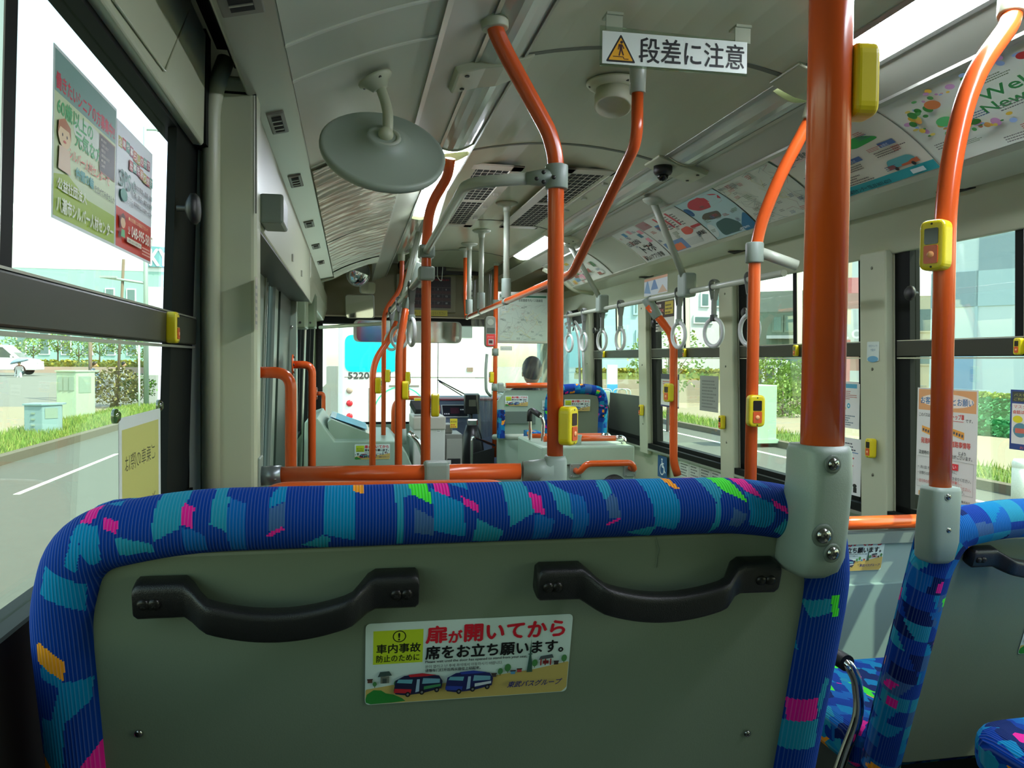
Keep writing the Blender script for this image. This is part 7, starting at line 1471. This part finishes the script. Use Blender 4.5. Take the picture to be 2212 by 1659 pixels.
g=P(2203,1095,Z=GR+.1); T=thing('stone_bollard','round white granite bollard on the right pavement','bollard',(g.x,g.y,GR+.1)); r_=.11; H_=P(2203,992,Y=g.y).z-(GR+.1); b=MB(); b.lathe([(r_,0),(r_,H_*.80),(r_*.94,H_*.81),(r_*.94,H_*.83),(r_,H_*.84),(r_,H_*.93),(r_*.8,H_)],(g.x,g.y,GR+.1),(0,0,1),28); b.build('post',mat('white_granite',(226,226,216),rough=.7,noise=.2,nscale=60),T)
for i,(px,y_) in enumerate(((1955,30),(1964,30.6),(1975,30.2),(1986,31),(1996,30.4))):
    q=P(px,860,Y=y_); bk=bike('parked bicycle in the crowded row before the cream apartment',(q.x,y_,GR+.1),R(60+i*8),[(120,120,120),(70,90,140),(150,60,60),(90,90,90),(60,110,90)][i]); bk['group']='bicycles parked by the cream apartment'
g=P(1315,860,Y=30); T=thing('bus_stop_sign','white and blue bus stop sign board between dark rails beyond the far right window','sign',(g.x,30,GR+.1)); z0_,z1_=P(1322,858,Y=30).z,P(1322,788,Y=30).z; x0_,x1_=P(1312,800,Y=30).x,P(1334,800,Y=30).x
b=MB(); b.box(x0_,x1_,30,30.1,z0_,z1_); b.tube([((x0_+x1_)/2,30.05,GR),((x0_+x1_)/2,30.05,z0_)],.04,8); b.build('board',BW,T); b=MB(); b.box(x0_,x1_,29.97,30.0,z0_,z0_+(z1_-z0_)*.4); b.build('blue_field',mat('sign_blue',(60,150,200)),T)
for px in (1302,1335,1343): 
    q=P(px,850,Y=29); b=MB(); b.tube(fillet([(q.x-.2,29,GR),(q.x-.2,29,GR+1.0),(q.x+.35,29,GR+1.0),(q.x+.35,29,GR)],.15,5),.025,8); b.build('barrier_rail',POLEM,label='metal hoop barrier at the bus stop, one of the row beyond the far right window',cat='barrier',group='hoop barriers at the bus stop')
g=P(1290,900,Y=25); b=MB(); b.tube([(g.x,25,GR),(g.x,25,6)],.14,12); b.build('lamp_column',POLEM,label='thick pale column behind the farthest right window',cat='column')
b=MB(); x0,x1=P(1255,870,Y=36).x,P(1600,870,Y=36).x; b.box(x0,x1,36,36.4,GR+.1,GR+1.2); S('wall_garden',b,mat('garden_wall',(150,140,124),rough=.9,noise=.15,nscale=2))
T=thing('clipped_hedge','yellow flowering low hedge on the garden wall beyond the right windows','hedge',((x0+x1)/2,36.8,GR+1.1)); rr=random.Random(14); b=MB(); b.box(x0,x1,36.4,37.2,GR+1.2,GR+1.5,0)
for _ in range(1800):
    p=Vector((rr.uniform(x0,x1),rr.uniform(36.42,37.2),GR+rr.uniform(1.3,1.7))); s=.1; a=Vector((rr.gauss(0,1),rr.gauss(0,1),rr.gauss(0,1))).normalized(); q=a.cross(Vector((.3,.5,.8))).normalized(); b.add([p-a*s,p+q*s,p+a*s,p-q*s],[(0,1,2,3)],1)
b.build('foliage',[mat('hedge_core'),mat('hedge_leaf')],T)
g=P(1745,850,Y=34); T=thing('shelter_frame','white pergola frame over the bushes left of the thick pole','pergola',(g.x,34,GR)); xs0,xs1=P(1648,800,Y=34).x,P(1702,800,Y=34).x; zz1=P(1680,778,Y=34).z; b=MB(); b.box(xs0,xs1,34,35,zz1-.1,zz1)
for x in (xs0,xs1-.1,(xs0+xs1)/2): b.box(x,x+.1,34,34.1,GR,zz1-.1)
b.build('frame',BW,T)
# ================================================================ light
W=bpy.data.worlds.new('world'); SC.world=W; W.use_nodes=True; nt=W.node_tree; bg=nt.nodes['Background']; sky=nt.nodes.new('ShaderNodeTexSky'); sky.sky_type='NISHITA'; sky.sun_disc=False; sky.sun_elevation=R(58); sky.sun_rotation=R(128); sky.air_density=1.2; sky.dust_density=1.2; sky.ozone_density=1.0
hs=nt.nodes.new('ShaderNodeHueSaturation'); hs.inputs['Saturation'].default_value=.85; nt.links.new(sky.outputs[0],hs.inputs['Color']); nt.links.new(hs.outputs[0],bg.inputs[0]); bg.inputs[1].default_value=SKY_S
sd=Vector((.46,-.32,.86)).normalized()
L=bpy.data.lights.new('sun','SUN'); L.energy=SUN_E; L.angle=R(.6); L.color=(1,.96,.9); lo=bpy.data.objects.new('sun',L); COL.objects.link(lo); lo.rotation_euler=sd.to_track_quat('Z','Y').to_euler()
# light portals in the window openings only guide sky sampling
def portal(c,n,sx,sy):
    l=bpy.data.lights.new('window_portal','AREA'); l.shape='RECTANGLE'; l.size=sx; l.size_y=sy; l.cycles.is_portal=True
    o=bpy.data.objects.new('window_portal',l); COL.objects.link(o); o.location=Vector(c)+Vector((0,0,EYE)); o.rotation_euler=Vector(n).to_track_quat('-Z','Z').to_euler()
SC.view_settings.view_transform='Standard'; SC.view_settings.look='None'; SC.view_settings.gamma=1; SC.view_settings.use_curve_mapping=False; SC.view_settings.exposure=EXPO
SC.cycles.use_denoising=True; SC.cycles.max_bounces=10; SC.cycles.diffuse_bounces=6; SC.cycles.glossy_bounces=4; SC.cycles.transparent_max_bounces=24; SC.cycles.transmission_bounces=4; SC.cycles.sample_clamp_indirect=8; SC.cycles.caustics_reflective=False; SC.cycles.caustics_refractive=False
